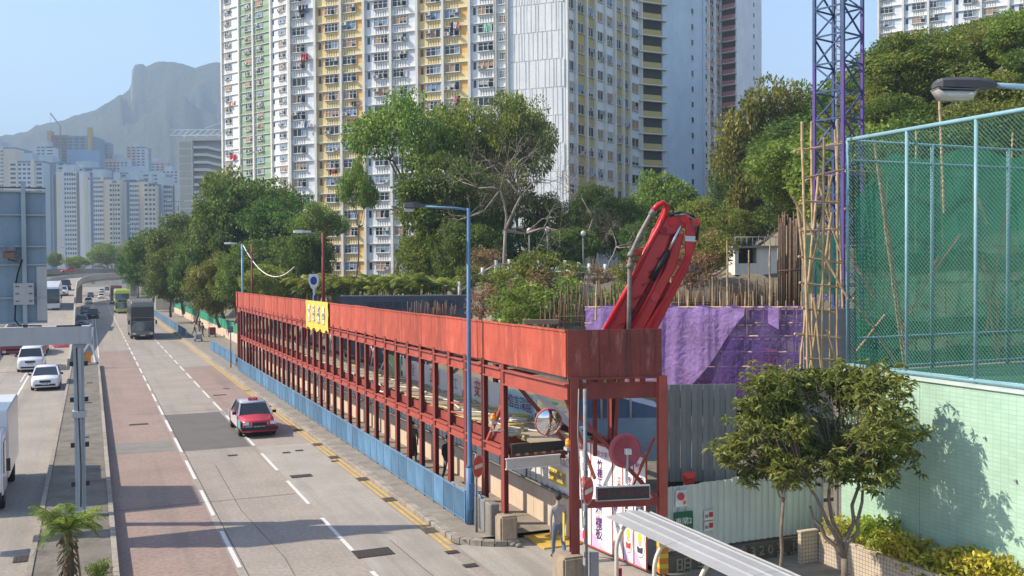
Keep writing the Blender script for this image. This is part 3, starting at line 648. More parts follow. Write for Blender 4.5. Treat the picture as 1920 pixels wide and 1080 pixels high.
# pink block
A3, B3, C3 = plan(1316, 236), plan(1352, 250), plan(1382, 247)
D3 = plan(1429, 262)
pk = block_root('housing_block', 'pink and white housing block right of the blank shaded wall', A3, 0)
def toP(p): q = p-A3; return (q.x, q.y)
MB().prism([toP(A3), toP(B3), toP(C3), toP(D3), toP(plan(1429, 300)), toP(plan(1316, 300))], -1, 82, axis='z').ob('core', m_lgrey, pk)
def strip(pa, pb, name):
    q = Vector((*toP(pb), 0))-Vector((*toP(pa), 0)); return math.atan2(q.y, q.x), q.length, toP(pa)
an, ln, og = strip(A3, B3, '')
facade(pk, 0, [0.2, ln*.36, ln*.68, ln], [(m_white, m_white, 0, 0), (m_pink, m_pink, 0, 0), (m_white, m_white, 0, 0)], 82, 2.72, 40.1, 20, orient=an, org=og, slats=False, narrow=True, ledges=False, finw=0.35, win_h=1.4, acp=.2, wname='flank_window')
an, ln, og = strip(B3, C3, '')
for k in range(30):
    zz = 18+k*2.72
    if zz > 80: break
    MB().box(0.5, ln-.4, -0.35, -0.1, zz, zz+1.1).ob('balcony_parapet', m_pink, pk, loc=(*og, 0), rz=an)
    MB().box(0.4, ln-.3, -0.06, 0.0, zz+1.1, zz+2.5).ob('balcony_shade_panel', MATS['recess_shade'], pk, loc=(*og, 0), rz=an)  # shade above the parapet put in as a flat dark panel
    MB().box(0, ln+.3, -0.8, 0, zz-.16, zz-.003).ob('balcony_slab', m_ledge, pk, loc=(*og, 0), rz=an)
an, ln, og = strip(C3, D3, '')
for k in range(30):
    zz = 18+k*2.72
    if zz > 80: break
    MB().box(ln*.66, ln*.66+.6, -0.1, 0.02, zz, zz+1.0).ob('small_window', m_glass, pk, loc=(*og, 0), rz=an)
# block on the hill, only its lowest floors in view
A4, B4 = plan(1645, 205), plan(2060, 186); d = B4-A4; rz4 = math.atan2(d.y, d.x); L4 = d.length
hb = block_root('housing_block', 'white and pale blue housing block on the hilltop at upper right', A4, rz4)
zb = hgt(78, 206, 1740)
bd4 = [0.2+L4*(p-1645)/415 for p in (1645, 1695, 1745, 1793, 1846, 1897, 1948, 2000, 2060)]
PB = (m_white, m_pblue)
facade(hb, 0, bd4, [(*W_, True, False), (*PB, False, True), (*PB, True, False), (*W_, False, True), (*W_, True, False), (*PB, False, True), (*PB, True, False), (*W_, False, False)], zb+22, 2.72, hgt(26, 206, 1740), zb-3, seed=21)
MB().box(0.1, L4, 0.36, 10, zb-10, zb+22).ob('core', m_white, hb)

# --- laundry hung out below windows: each lot is a thing of its own
m_pole = mat('laundry_pole', (0.4, 0.4, 0.4), 0.5)
def laundry(px, py, z, cols, label, w=1.6, h=1.0):
    p = PD(px, py, z-0.9); t = thing('laundry', label, 'laundry', p, rz, 'washing hung outside flats')
    MB().cyl((-w/2-.2, 0, 0), (w/2+.2, -0.3, 0), 0.02, 5).ob('pole', m_pole, t)
    n_ = len(cols); r2 = random.Random(px)
    for k, c in enumerate(cols):
        x0 = -w/2+w*k/n_; x1 = x0+w/n_*0.92; hh = h*r2.uniform(.6, 1.1); q = MB()
        nn = 5; vs = []
        for i in range(nn):
            for j in range(4): vs.append((x0+(x1-x0)*i/(nn-1)*(1-0.1*j/3), -0.15+0.12*math.sin(i*2.1+k+j), -hh*j/3))
        q.add(vs, [(i*4+j, (i+1)*4+j, (i+1)*4+j+1, i*4+j+1) for i in range(nn-1) for j in range(3)], 0, True)
        q.ob('cloth', mat('cloth_%02x%02x%02x' % tuple(int(v*255) for v in c), c, 0.95, var=0.15), t)
red, blk_, whi, blu, pnk, org_, mint = (0.5, 0.02, 0.03), (0.03, 0.03, 0.04), (0.7, 0.7, 0.7), (0.06, 0.12, 0.3), (0.6, 0.22, 0.25), (0.6, 0.22, 0.12), (0.35, 0.6, 0.48)
for a_ in ((572, 101, 160, (red, red, red), 'bright red washing on the white bay left of the yellow bays', 1.5, 1.3), (570, 10, 160, (blk_, blk_, blu), 'dark washing at the very top of the white bay', 2.0, 2.0), (438, 290, 248, (red, red), 'red cloths low on the green block left bay', 2.2, 1.7), (437, 190, 248, (org_, whi, org_), 'orange and white washing halfway up the left edge bay', 2.4, 1.6),
           (575, 227, 160, (whi, blu, whi), 'white and blue washing on the white bay below the red', 1.9, 1.0), (668, 222, 157, (org_, red, blk_), 'orange and black washing on the right yellow bay', 2.0, 1.0), (664, 253, 157, (org_, org_), 'orange washing one floor lower on the yellow bay', 1.3, .8), (667, 190, 157, (blk_, blk_, pnk), 'dark washing above the orange on the yellow bay', 1.6, 1.0),
           (626, 318, 158, (blk_, red, blk_), 'dark red washing near the tree top on the yellow bay', 1.6, 1.1), (721, 47, 155, (red, whi, pnk), 'red and white washing on the white middle bay', 1.6, 1.0), (854, 42, 150, (blk_, whi, pnk), 'black and pink washing on the right yellow bays', 1.6, 1.2), (858, 180, 150, (pnk, blk_), 'pink and black washing above the tall tree', 1.3, 1.3),
           (916, 44, 148, (mint, mint), 'mint green towels beside the blank gable', 1.4, 1.3), (472, 88, 246, (blk_, whi, blk_), 'dark washing high on the green bays', 2.2, 2.0), (473, 208, 246, (pnk, whi), 'pink and white washing midway on the green bays', 2.2, 1.3), (502, 252, 244, (whi, blk_), 'black and white washing lower on the green bays', 1.8, 1.5), (1140, 20, 158, (red, blk_), 'red and black washing high on the shaded flank', 1.0, 1.6), (748, 10, 155, (blu, whi, whi), 'blue and white washing at the top of the middle white bay', 1.4, .8)): laundry(*a_)
# ================================================================== the red steel walkway gantry along the site
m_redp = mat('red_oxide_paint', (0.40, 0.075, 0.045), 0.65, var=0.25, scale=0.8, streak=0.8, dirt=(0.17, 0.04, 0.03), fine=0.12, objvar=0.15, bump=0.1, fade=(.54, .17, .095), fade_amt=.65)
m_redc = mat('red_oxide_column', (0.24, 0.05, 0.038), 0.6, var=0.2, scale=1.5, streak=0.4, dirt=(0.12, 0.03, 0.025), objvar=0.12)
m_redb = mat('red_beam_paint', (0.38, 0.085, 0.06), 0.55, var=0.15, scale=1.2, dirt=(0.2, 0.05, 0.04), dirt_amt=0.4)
m_rust = mat('rusty_end_panel', (0.24, 0.05, 0.038), 0.65, var=0.3, scale=0.8, streak=0.85, dirt=(0.07, 0.024, 0.02), fine=0.12, fade=(.4, .17, .14), fade_amt=.7)
m_ply = mat('weathered_plywood', (0.36, 0.29, 0.2), 0.9, var=0.2, scale=1.5, fine=0.1, dirt=(0.2, 0.15, 0.1), dirt_amt=0.5, objvar=0.2)
SX = 10.85
ROW0, NCOL, STEP = 26.05, 36, 1.535
CR, RE = Vector((10.84, 21.93, 0)), Vector((13.2, 21.35, 0))      # corner post, right end post
shed = thing('walkway_gantry', 'long red steel frame over the footpath with plank deck and tall fascia', 'gantry', (SX, ROW0, 0))
def sh(name, mb, m, **k): o = mb.ob(name, m, shed, **k); o.location = Vector(o.location)-Vector((SX, ROW0, 0)); return o
ends = ROW0+(NCOL-1)*STEP
# columns: rolled sections, flange towards the road
colm = MB().box(-0.07, -.055, -0.12, 0.12, 0, 1).box(.055, 0.07, -0.12, 0.12, 0, 1).box(-0.055, 0.055, -0.012, 0.012, 0, 1).mesh('column', m_redc)
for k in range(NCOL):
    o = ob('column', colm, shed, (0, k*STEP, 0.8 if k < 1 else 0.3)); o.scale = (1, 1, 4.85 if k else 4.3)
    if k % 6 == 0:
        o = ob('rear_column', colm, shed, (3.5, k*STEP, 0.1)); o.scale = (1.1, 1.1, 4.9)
# fascia sheets
fy = [21.95]
while fy[-1] < ends+1.0: fy.append(fy[-1]+(3.05 if fy[-1] < 30 else 2.44))
for a, b in zip(fy, fy[1:]):
    x = -0.03+random.uniform(-.008, .008); top = 6.3-0.0035*(a-22)
    MB().box(x-0.02, x+0.02, 0.006, b-a-0.006, 5.13-0.004*(a-22), top).box(x-0.045, x-0.021, 0.006, b-a-.006, top-.05, top-.003).box(x+0.021, x+0.08, 0.02, 0.1, 5.2-0.004*(a-22), top-.05).ob('fascia_sheet', m_redp, shed, loc=(random.uniform(-.012, .012), a-ROW0, random.uniform(-.018, .014)), rz=R(random.uniform(-.35, .35)))
# end face: three sheets
ev = RE-CR; el_ = ev.length; ea = math.atan2(ev.y, ev.x)
for k in range(3):
    MB().box(k*el_/3+.004, (k+1)*el_/3-.004, -0.02, 0.02, 5.12, 6.3).ob('end_sheet', m_rust, shed, loc=(CR.x-SX, CR.y-ROW0, 0), rz=ea)
MB().box(0, el_+.1, -0.06, 0.05, 5.06, 5.115).ob('end_rail', m_redc, shed, loc=(CR.x-SX, CR.y-ROW0, 0), rz=ea)
MB().box(0.1, el_-.1, 0.1, 0.25, 4.55, 4.95).ob('end_beam', m_redc, shed, loc=(CR.x-SX, CR.y-ROW0, 0), rz=ea)
for k in range(7): MB().box(0.25+k*.27, 0.4+k*.27, 0.05, 0.2, 4.95, 5.06).ob('spacer_block', m_redc, shed, loc=(CR.x-SX, CR.y-ROW0, 0), rz=ea)
# catch fan boards behind the fascia (roof deck), open to the rear
for k in range(int((ends-22)/2.4)):
    MB().box(0.1, 1.15, 0.02, 2.38, 5.02, 5.06).ob('roof_board', m_ply, shed, loc=(0, 22.3+k*2.4-ROW0, 0))
# beams between columns: upper beam, deck beam, rear ones
def seg_beams(z0, z1, x, name, mm, y0=0, n=NCOL-1, w=0.09):
    me = MB().box(x-w, x+w, 0.11, STEP-0.11, z1-0.03, z1).box(x-w, x+w, 0.11, STEP-0.11, z0, z0+0.03).box(x-.012, x+.012, .11, STEP-.11, z0+.03, z1-.03).mesh(name, mm)
    for k in range(n): ob(name, me, shed, (0, y0+k*STEP, 0))
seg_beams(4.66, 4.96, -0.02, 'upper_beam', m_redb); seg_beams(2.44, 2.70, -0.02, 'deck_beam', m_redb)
sh('edge_board', MB().box(SX+0.12, SX+0.16, ROW0, ends, 2.72, 3.0), m_redc)
sh('gate_beam', MB().ibeam((SX+.03, 22.0, 4.74), (SX-.02, 25.93, 4.74), 0.2, 0.42), m_redb)
sh('rear_beam', MB().ibeam((SX+3.5, 26, 4.8), (SX+3.5, ends, 4.8), 0.18, 0.3), m_redc)
sh('rear_deck_beam', MB().ibeam((SX+3.5, 26, 2.55), (SX+3.5, ends, 2.55), 0.18, 0.3), m_redc)
for k in range(0, NCOL, 3): sh('tie_beam', MB().ibeam((SX+.1, ROW0+k*STEP, 4.85), (SX+3.4, ROW0+k*STEP, 4.85), 0.12, 0.2), m_redc)
for k in range(0, NCOL): sh('deck_joist', MB().bar((SX+.1, ROW0+k*STEP+.03, 2.6), (SX+3.4, ROW0+k*STEP+.03, 2.6), 0.1, 0.18), m_redc)
for i in range(2):
    me = MB().box(0.006, .855, 0.006, 2.42, 0, 0.045).mesh('deck_board', m_ply)
    for k in range(22): ob('deck_board', me, shed, (0.95+i*.86, k*2.44, 2.70+random.uniform(0, 0.015)))
# deck front edge over the pedestrian entrance
sh('deck_front_beam', MB().ibeam((SX+.1, 25.95, 2.42), (SX+2.0, 25.7, 2.42), 0.14, 0.2), m_redc)
sh('deck_front_board', MB().box(SX+.1, SX+2.0, 25.75, 25.8, 2.54, 2.82), mat('black_board', (0.04, 0.035, 0.03), 0.8))
for k in range(7): sh('deck_front_joist', MB().box(SX+.25+k*.27, SX+.33+k*.27, 25.7, 27, 2.5, 2.56), m_ply)
# knee braces
sh('knee_brace', MB().bar((SX+.02, ROW0+1.45, 2.6), (SX+.02, ROW0+.1, 4.0), 0.09), m_redb)
sh('knee_brace', MB().bar((SX+.3, ROW0-0.0, 4.6), (SX+1.6, ROW0-.6, 2.9), 0.11), m_redc)
sh('cross_rail', MB().bar((SX-.02, ROW0+2*STEP, 3.55), (SX-.02, ROW0+2.9*STEP, 3.45), 0.05), m_redb); sh('cross_rail', MB().bar((SX-.02, ROW0+2*STEP, 3.25), (SX-.02, ROW0+2.9*STEP, 3.15), 0.05), m_redb)
# corner and right posts with the end-frame bracing
def hpost(p, z0, z1, w, name='gate_post', m=m_redc):
    q = MB().box(-w, w, -w, -w+.025, z0, z1).box(-w, w, w-.025, w, z0, z1).box(-.02, .02, -w+.025, w-.025, z0, z1).ob(name, m, shed, loc=(p.x-SX, p.y-ROW0, 0), rz=ea); return q
hpost(CR+Vector((.17, .0, 0)), 0.72, 5.12, 0.11); hpost(RE, 0.1, 5.12, 0.11, m=m_redb)
hpost(CR+ev.normalized()*0.95+Vector((.35, 1.2, 0)), 2.9, 5.0, 0.05)
sh('diagonal_brace', MB().bar(CR+Vector((0.12, 0, 4.35)), RE+Vector((-.1, 0, 1.95)), 0.14, 0.1), m_redc)
sh('diagonal_brace', MB().bar(CR+Vector((.6, 1.4, 4.5)), CR+Vector((1.7, 1.8, 2.1)), 0.07), m_redb)
sh('diagonal_brace', MB().bar(RE+Vector((-.05, .3, 3.5)), RE+Vector((-.75, .3, 2.2)), 0.06), m_redb)
sh('hanger', MB().bar((CR+RE)/2+Vector((0.1, 0.05, 4.55)), (CR+RE)/2+Vector((0, .05, 3.3)), 0.07), m_redc)
sh('lower_rail', MB().bar(CR+Vector((0.12, 0, 1.95)), RE+Vector((-.1, 0, 1.95)), 0.12, 0.2), m_redc)
# stripes at the foot of the right post
m_org = mat('hazard_orange', (0.6, 0.2, 0.03), 0.6); m_yelp = mat('hazard_yellow', (0.62, 0.45, 0.05), 0.6)
for k in range(6): MB().box(-.118, .118, -.118, .118, 0.12+k*.13, 0.24+k*.13).ob('hazard_band', [m_org, m_yelp][k % 2], shed, loc=(RE.x-SX, RE.y-ROW0, 0), rz=ea)
MB().box(-.125, -.112, -.1, .1, 1.05, 1.75).ob('hazard_strip', m_yelp, shed, loc=(CR.x-SX, CR.y-ROW0, 0), rz=ea)
# far end frame
sh('gate_post', MB().box(SX-.12, SX+.12, ends+1.35, ends+1.6, 0.3, 6.1), m_redc)
sh('far_lintel', MB().box(SX-.1, SX+.1, ends+.1, ends+1.5, 4.5, 4.85), m_redb)

# plinths of the posts: things that stand on the ground
m_pl = mat('stained_plinth', (0.36, 0.28, 0.2), 0.9, var=0.25, scale=2, streak=0.5, dirt=(0.15, 0.11, 0.08), bump=0.2)
bevel(MB().box(-.32, .32, -.4, .4, 0, .74).mesh('x', m_pl), .04)
for p, w, d, h, lab in ((CR, .3, .35, .73, 'stained concrete plinth under the gantry corner post'), (Vector((SX-.05, 25.85, 0)), .26, .24, .82, 'rounded concrete plinth under the first walkway column'), (Vector((SX, ends+1.48, 0)), .22, .3, .5, 'tan concrete plinth at the far end of the gantry')):
    ob('post_plinth', bevel(MB().box(-w, w, -d, d, 0, h).mesh('post_plinth', m_pl), .05, 2), None, (p.x, p.y, 0.0), label=lab, cat='plinth', group='gantry post plinths')
# low concrete wall pieces beside the railing end
for k, (x, y, l_) in enumerate(((10.62, 26.25, .9), (10.62, 27.2, 1.0), (10.62, 28.3, 1.4))):
    ob('kerb_block', bevel(MB().box(-.14, .14, 0, l_-.03, 0, .95).mesh('kerb_block', m_conc_dk), .03), None, (x, y, .1), label=('nearest', 'second', 'third')[k]+' grey concrete block from the walkway mouth behind the blue rail', cat='concrete block', group='concrete blocks behind the rail')
# low kerb under the columns
fpb = MB()
for k in range(27): bevel_me = None
kbm = bevel(MB().box(-.16, .16, 0, 1.94, 0, .24).mesh('column_footing', m_conc_dk), .02)
for k in range(27): o = ob('column_footing', kbm, shed, (0, 3.2+k*1.96-1, .1))
# footpath wall and hoarding along the inside of the walkway
m_cream = mat('cream_render_wall', (0.60, 0.47, 0.35), 0.9, var=0.12, scale=0.8, streak=0.35, dirt=(0.42, 0.28, 0.2))
m_hw = mat('white_hoarding', (0.66, 0.62, 0.6), 0.7, var=0.1, scale=1, streak=0.3, dirt=(0.45, 0.36, 0.33), objvar=0.06)
wl = thing('walkway_wall', 'cream low wall with white hoarding panels along the inside of the walkway', 'wall', (12.52, 25.35, 0))
for k in range(24):
    l_ = 2.4; MB().box(0, .22, .008, l_-.008, 0, 1.1).ob('wall_panel', m_cream, wl, loc=(0, k*l_, .1)); MB().box(-.05, .26, .0, l_, 1.1, 1.17).ob('coping', m_conc_dk, wl, loc=(0, k*l_, .1))
    q = MB(); n_ = 12
    for i in range(n_): q.box(.06+(.035 if i % 2 else 0), .1+(.035 if i % 2 else 0), .01+i*(l_-.02)/n_, .01+(i+1)*(l_-.02)/n_, 1.17, 2.32)
    q.ob('hoarding_panel', m_hw, wl, loc=(0, k*l_, .1))
m_post = mat('poster_paper', (0.7, 0.66, 0.62), 0.6); m_ink = mat('grey_ink', (0.25, 0.22, 0.3), 0.7); m_yink = mat('notice_yellow', (0.7, 0.5, 0.02), 0.6); m_rink = mat('red_ink', (0.5, 0.05, 0.04), 0.7); m_pink_ink = mat('pink_ink', (0.5, 0.2, 0.3), .7); m_purple_ink = mat('purple_ink', (0.12, 0.03, 0.16), 0.7)
o = thing('yellow_notice', 'yellow and white notice on the inner walkway wall near its mouth', 'notice', (12.56, 26.1, 1.35))
MB().box(-.015, 0, -.9, .9, 0, .75).ob('board', m_post, o); MB().box(-.022, -.016, -.6, .5, .15, .55).ob('yellow_field', m_yink, o)
lettering('安全通道', m_ink, o, (-.026, 0, .35), rot=(R(90), 0, R(-90)), size=.3)
o = thing('grey_notices', 'row of faded grey graffiti notices on the inner walkway wall', 'notice', (12.56, 28.4, 1.2))
for k in range(4): MB().box(-.02, 0, k*1.1, k*1.1+.95, 0, .8).ob('sheet', m_post, o); lettering('工地告示', m_ink, o, (-.026, k*1.1+.5, .5), rot=(R(90), 0, R(-90)), size=.2)
# lamp tubes under the deck
for k in range(5):
    o = MB().box(-.04, .04, 0, 1.2, 0, .05).ob('tube_light', mat('tube_white', (.7, .7, .7), .5), loc=(12.35, 26.6+k*2.2, 2.36), label=('first', 'second', 'third', 'fourth', 'fifth')[k]+' white tube light under the deck from the walkway mouth', cat='tube light', group='tube lights under the deck')

# --- banners standing on the deck edge, ropes and tubes
m_bw = mat('banner_white', (0.68, 0.66, 0.65), 0.7, var=0.06); m_bb = mat('banner_pale_blue', (0.4, 0.6, 0.68), 0.7, var=0.1); m_bg = mat('banner_green', (0.3, 0.5, 0.2), .7, var=.2)
m_bk = mat('banner_grey', (0.28, 0.27, 0.3), .8)
def site_banner(y0, y1, z0, z1, m, txt, tm, label, size=.6, x=13.45):
    t = thing('site_banner', label, 'banner', (x, y0, z0), group='banners along the inner deck edge')
    q = MB(); n_ = 10; vs = []
    for i in range(n_+1):
        for j in (0, 1): vs.append((.03*math.sin(i*1.7+y0), (y1-y0)*i/n_, (z1-z0)*j+.02*math.sin(i*2.3)))
    q.add(vs, [(i*2, i*2+1, i*2+3, i*2+2) for i in range(n_)], 0, True); sheet_ = q.ob('cloth', m, t)
    if txt: lettering(txt, tm, t, (-.06, (y1-y0)*.5, (z1-z0)*.5), rot=(R(90), 0, R(-90)), size=size)
    for yy in (.05, y1-y0-.05): MB().cyl((.05, yy, -.1), (.05, yy, z1-z0+.1), .025, 5).ob('pole', m_lat, t)
site_banner(29.6, 32.5, 2.78, 3.62, m_bb, '迎信言深能', m_purple_ink, 'pale blue banner with purple characters nearest the gate', .5)
site_banner(32.8, 36.2, 2.78, 3.7, m_bw, '安珀', m_rink, 'white banner with red characters behind the lamp post', .7)
site_banner(36.5, 38.0, 2.78, 3.6, m_bw, '工', m_ink, 'narrow white banner with one dark character', .5)
site_banner(38.3, 41.4, 2.78, 3.65, m_bw, '正日', m_rink, 'white banner with faded red characters in mid walkway', .7)
site_banner(41.7, 44.8, 2.78, 3.65, m_bw, '安全', m_pink_ink, 'white banner with pink characters farther along the deck', .6)
site_banner(45.1, 47.6, 2.78, 3.65, m_bg, '', m_ink, 'green and white banner farthest along the deck', .6)
for k, (y0, y1) in enumerate(((29.6, 35), (35.4, 41), (41.4, 47.6))):
    MB().box(0, .05, 0, y1-y0, 0, .26).ob('hoarding_strip', m_bw, loc=(13.6, y0, 3.95), label=('nearest', 'middle', 'farthest')[k]+' white strip of sheeting above the deck banners', cat='sheeting', group='white sheeting above banners')
m_rope = mat('yellow_rope', (0.6, 0.45, 0.16), .8); m_hose = mat('pale_hose', (.6, .58, .52), .7); m_bam = mat('bamboo', (0.42, 0.29, 0.165), 0.6, var=0.2, scale=3, objvar=0.2, dirt=(.3, .2, .1), dirt_amt=.4)
for k, (x0, y0, y1, am, mm, lab) in enumerate(((11.6, 26.5, 40, .25, m_rope, 'yellow rope snaking along the near deck'), (12.4, 27, 44, .3, m_hose, 'pale hose lying along the middle of the deck'), (13.2, 26.4, 36, .2, m_rope, 'second yellow rope near the banners'), (11.3, 38, 60, .3, m_hose, 'pale hose on the far deck'), (12.9, 40, 62, .3, m_rope, 'yellow rope on the far deck'))):
    pts = [(x0+am*math.sin(i*.9+k)+.1*math.sin(i*2.3), y0+(y1-y0)*i/30, 2.80) for i in range(31)]
    MB().tube(pts, .03, 5).ob('rope' if mm is m_rope else 'hose', mm, label=lab, cat='rope' if mm is m_rope else 'hose')
ORD = 'first second third fourth fifth sixth seventh eighth ninth tenth eleventh twelfth thirteenth fourteenth fifteenth sixteenth seventeenth eighteenth nineteenth twentieth twenty-first twenty-second twenty-third twenty-fourth twenty-fifth twenty-sixth twenty-seventh twenty-eighth twenty-ninth thirtieth thirty-first thirty-second thirty-third thirty-fourth thirty-fifth'.split()
rr = random.Random(3)
for k in range(26):
    y = 44+k*1.3; z0 = 2.78; x = 13.2+rr.uniform(-.8, .8); l_ = rr.uniform(1, 2)
    MB().cyl((x, y, z0), (x+rr.uniform(-.6, .6), y+l_*.6, z0+rr.uniform(.2, 1.3)), .035, 6).ob('scaffold_tube', m_hose if k % 3 else m_bam, label=ORD[k]+(' pale' if k % 3 else ' bamboo')+' scaffold tube from the near end on the far half of the deck', cat='tube', group='loose tubes on the far deck')
for k, (px, py) in enumerate(((950, 797), (980, 800), (1010, 805), (905, 790))):
    p = PX(px, py, 12.2+.3*k); o = MB(); 
    for i in range(4): o.tube([(.28*math.cos(a*.7+i), .22*math.sin(a*.7+i), .03+.05*i+.02*math.sin(a)) for a in range(10)], .035, 5)
    o.ob('cable_coil', m_rope if k % 2 else m_hose, loc=(11.7+.45*k, 27.5+k*.8, 2.79), label=('pale', 'yellow', 'second pale', 'second yellow')[k]+' coil of cable lying on the near deck', cat='coil', group='coils on the deck')

# ------------------------------------------------------------------ yellow banner hung on the fascia
t = thing('yellow_banner', 'yellow banner with white brush characters hung on the red fascia', 'banner', (SX-.1, 48.2, 4.72))
q = MB(); n_ = 12; vs = []
for i in range(n_+1):
    for j in range(6): vs.append((-.02-.03*abs(math.sin(i*1.3+j)), 5.4*i/n_, 1.5*j/5+(0.12*math.sin(i*1.9) if j == 0 else 0)-.0045*i*5.4/n_))
q.add(vs, [(i*6+j, i*6+j+1, (i+1)*6+j+1, (i+1)*6+j) for i in range(n_) for j in range(5)], 0, True); q.ob('cloth', mat('banner_yellow', (0.72, 0.5, 0.08), .7, var=.12, scale=2), t)
for k, c in enumerate(('集會', '齊來', '日本', '廣告')):
    for dy, dz, mm, dx in ((0.05, -.03, m_ink, -.065), (0, 0, m_bw, -.07)):
        lettering(c, mm, t, (dx, .95+k*1.18+dy, .78+dz), rot=(R(90), 0, R(-90)), size=.62, vertical=True, spacing=.55, bold=.012)

# ------------------------------------------------------------------ things fixed to the near end
m_mirr = mat('mirror_face', (0.75, 0.76, 0.78), 0.06, metal=1.0, var=0.03); m_rim = mat('mirror_rim_red', (0.55, 0.12, 0.12), .5, var=.15, scale=3); m_mback = mat('mirror_back', (0.42, 0.085, 0.11), .55, var=.2, scale=2, dirt=(.25, .05, .07), dirt_amt=.5)
def mirror(c, nrm, r, label, back=False):
    t = thing('convex_mirror', label, 'mirror', c); d = Vector(nrm).normalized(); ref = Vector((0, 0, 1)); x = ref.cross(d).normalized(); y = d.cross(x)
    def ring(rad, off): return [x*math.cos(2*math.pi*k/32)*rad+y*math.sin(2*math.pi*k/32)*rad+d*off for k in range(32)]
    face = MB(); face.loft([ring(r*.93, .05), ring(r*.7, .09), ring(r*.4, .12), ring(.01, .135)], 0, True, False); face.ob('mirror_face', m_mirr, t)
    MB().loft([ring(r*.93, .045), ring(r, .06), ring(r*1.02, 0), ring(r*.96, -.05)], 0, True, False).ob('rim', m_rim, t)
    bk = MB().loft([ring(r*.97, -.045), ring(r*.8, -.10), ring(r*.78, -.075), ring(r*.35, -.13), ring(r*.33, -.11), ring(.01, -.12)], 0, True, False)
    bk.ob('back_shell', m_mback, t)
    for a in range(4):
        e = x*math.cos(a*math.pi/2+.4)+y*math.sin(a*math.pi/2+.4); MB().bar(e*r*.36-d*.12, e*r*.78-d*.09, .02).ob('back_rib', m_mback, t)
    MB().bar(-d*.12+x*0, -d*.12-ref*r*1.15, .05).ob('bracket', m_pole, t); MB().box(-.07, .07, -.07, .07, -.07, .07).ob('clamp', m_frame, t, loc=-d*.17)
    return t
mirror(PD(1028, 791, 25.4), (-0.15, -1, -.12), .36, 'round traffic mirror with pink rim facing the camera under the gantry')
mirror(PD(1172, 845, 24.7), (.1, 1, -.05), .43, 'round traffic mirror seen from its red back, right of the gate post')
# beacons
m_amb = mat('amber_lens', (0.75, 0.27, 0.03), .3)
for p, lab in ((PD(1066, 838, 24.7), 'amber beacon on the corner post of the gantry'), (PD(925, 789, 28.0), 'amber beacon clamped to the second walkway column')):
    t = thing('amber_beacon', lab, 'beacon', p); MB().cyl((0, 0, 0), (0, 0, .14), .085, 14).sphere((0, 0, .14), .085, 12, 6).ob('lens', m_amb, t)
    MB().box(-.09, .09, -.09, .09, -.08, 0).ob('base', m_pole, t); MB().cyl((0, 0, -.08), (.0, 0, -.4), .02, 6).ob('stem', m_pole, t); MB().bar((-.1, 0, -.3), (.35, .05, -.3), .03).ob('arm', m_pole, t)
# lit-less LED board
p = PD(1168, 924, 24.35)
t = thing('led_sign', 'dark LED matrix board with dull red characters hung under the rail', 'sign', p, ea)
MB().box(-.66, .66, -.05, .05, -.15, .15).ob('housing', mat('led_housing', (.05, .045, .04), .6), t)
for x0, x1, z0, z1 in ((-.68, .68, .15, .175), (-.68, .68, -.175, -.15), (-.68, -.66, -.15, .15), (.66, .68, -.15, .15)): MB().box(x0, x1, -.06, .05, z0, z1).ob('frame', m_pole, t)
lettering('請小心車輛出入', mat('dull_led_red', (.16, .05, .06), .6), t, (0, -.054, 0), size=.185)
for x in (-.4, .25): MB().cyl((x, 0, .17), (x, 0, .3), .012, 5).ob('hanger', m_pole, t)
# blank pale board over the pedestrian way
t = thing('blank_board', 'blank pale grey board hung over the walkway mouth', 'board', PD(1000, 866, 26.2), 0)
MB().box(-.78, .78, -.02, .02, -.12, .12).ob('panel', mat('pale_board', (.52, .48, .42), .7), t); MB().box(-.8, .8, -.03, .03, -.15, -.12).box(-.8, .8, -.03, .03, .12, .15).ob('edge_trim', m_frame, t)
# no-entry signs on poles
m_nered = mat('sign_red', (.58, .06, .05), .45); m_newh = mat('sign_white', (.72, .72, .7), .45); m_galv = mat('galvanised_pole', (.19, .2, .21), .6, metal=.2, var=.3, scale=6, streak=.4)
def no_entry(base, zc, r, label, ang, thick=.04, top=None):
    t = thing('no_entry_sign', label, 'road sign', base); d = Vector((math.sin(ang), -math.cos(ang), 0)); z = Vector((0, 0, zc-base[2])) if len(base) > 2 else Vector((0, 0, zc))
    MB().cyl((0, 0, 0), (0, 0, top or zc+r), thick, 10).ob('pole', m_galv, t)
    MB().disc(d*.075+Vector((0, 0, zc)), d, r).ob('white_border', m_newh, t)
    back = MB().disc(d*.068+Vector((0, 0, zc)), -d, r); back.ob('back_plate', m_galv, t)
    MB().disc(d*.079+Vector((0, 0, zc)), d, r*.94).ob('red_field', m_nered, t)
    x = Vector((0, 0, 1)).cross(d); o_ = d*.084+Vector((0, 0, zc)); u = Vector((0, 0, 1))
    MB().quad(o_-x*r*.72-u*r*.17, o_+x*r*.72-u*r*.17, o_+x*r*.72+u*r*.17, o_-x*r*.72+u*r*.17).ob('white_bar', m_newh, t)
    return t
m_pipe_d = mat('grey_sticker', (.3, .3, .3), .7)
no_entry((10.26, 26.8, .1), 1.98, .335, 'no entry sign on a slim pole before the blue lamp post', R(40), .035)
t = no_entry((11.0, 21.3, 0), 2.42, .335, 'no entry sign on the sticker covered grey pole at the corner post', R(40), .05, 4.9)
for k in range(9): MB().box(-.055, -.02, -.06, .06, .6+k*.33, .78+k*.33).ob('sticker', [m_bk, m_pipe_d, m_rink, m_bk][k % 4], t)
MB().tube([(-.12, .1, 4.9), (-.14, .12, 3.8), (-.08, .1, 2.6), (-.05, .05, 1.5)], .015, 5).ob('cable', mat('white_cable', (.3, .3, .28), .6), t)
MB().box(.1, .3, -.1, .1, .1, .9).ob('grey_box', m_bk, t)

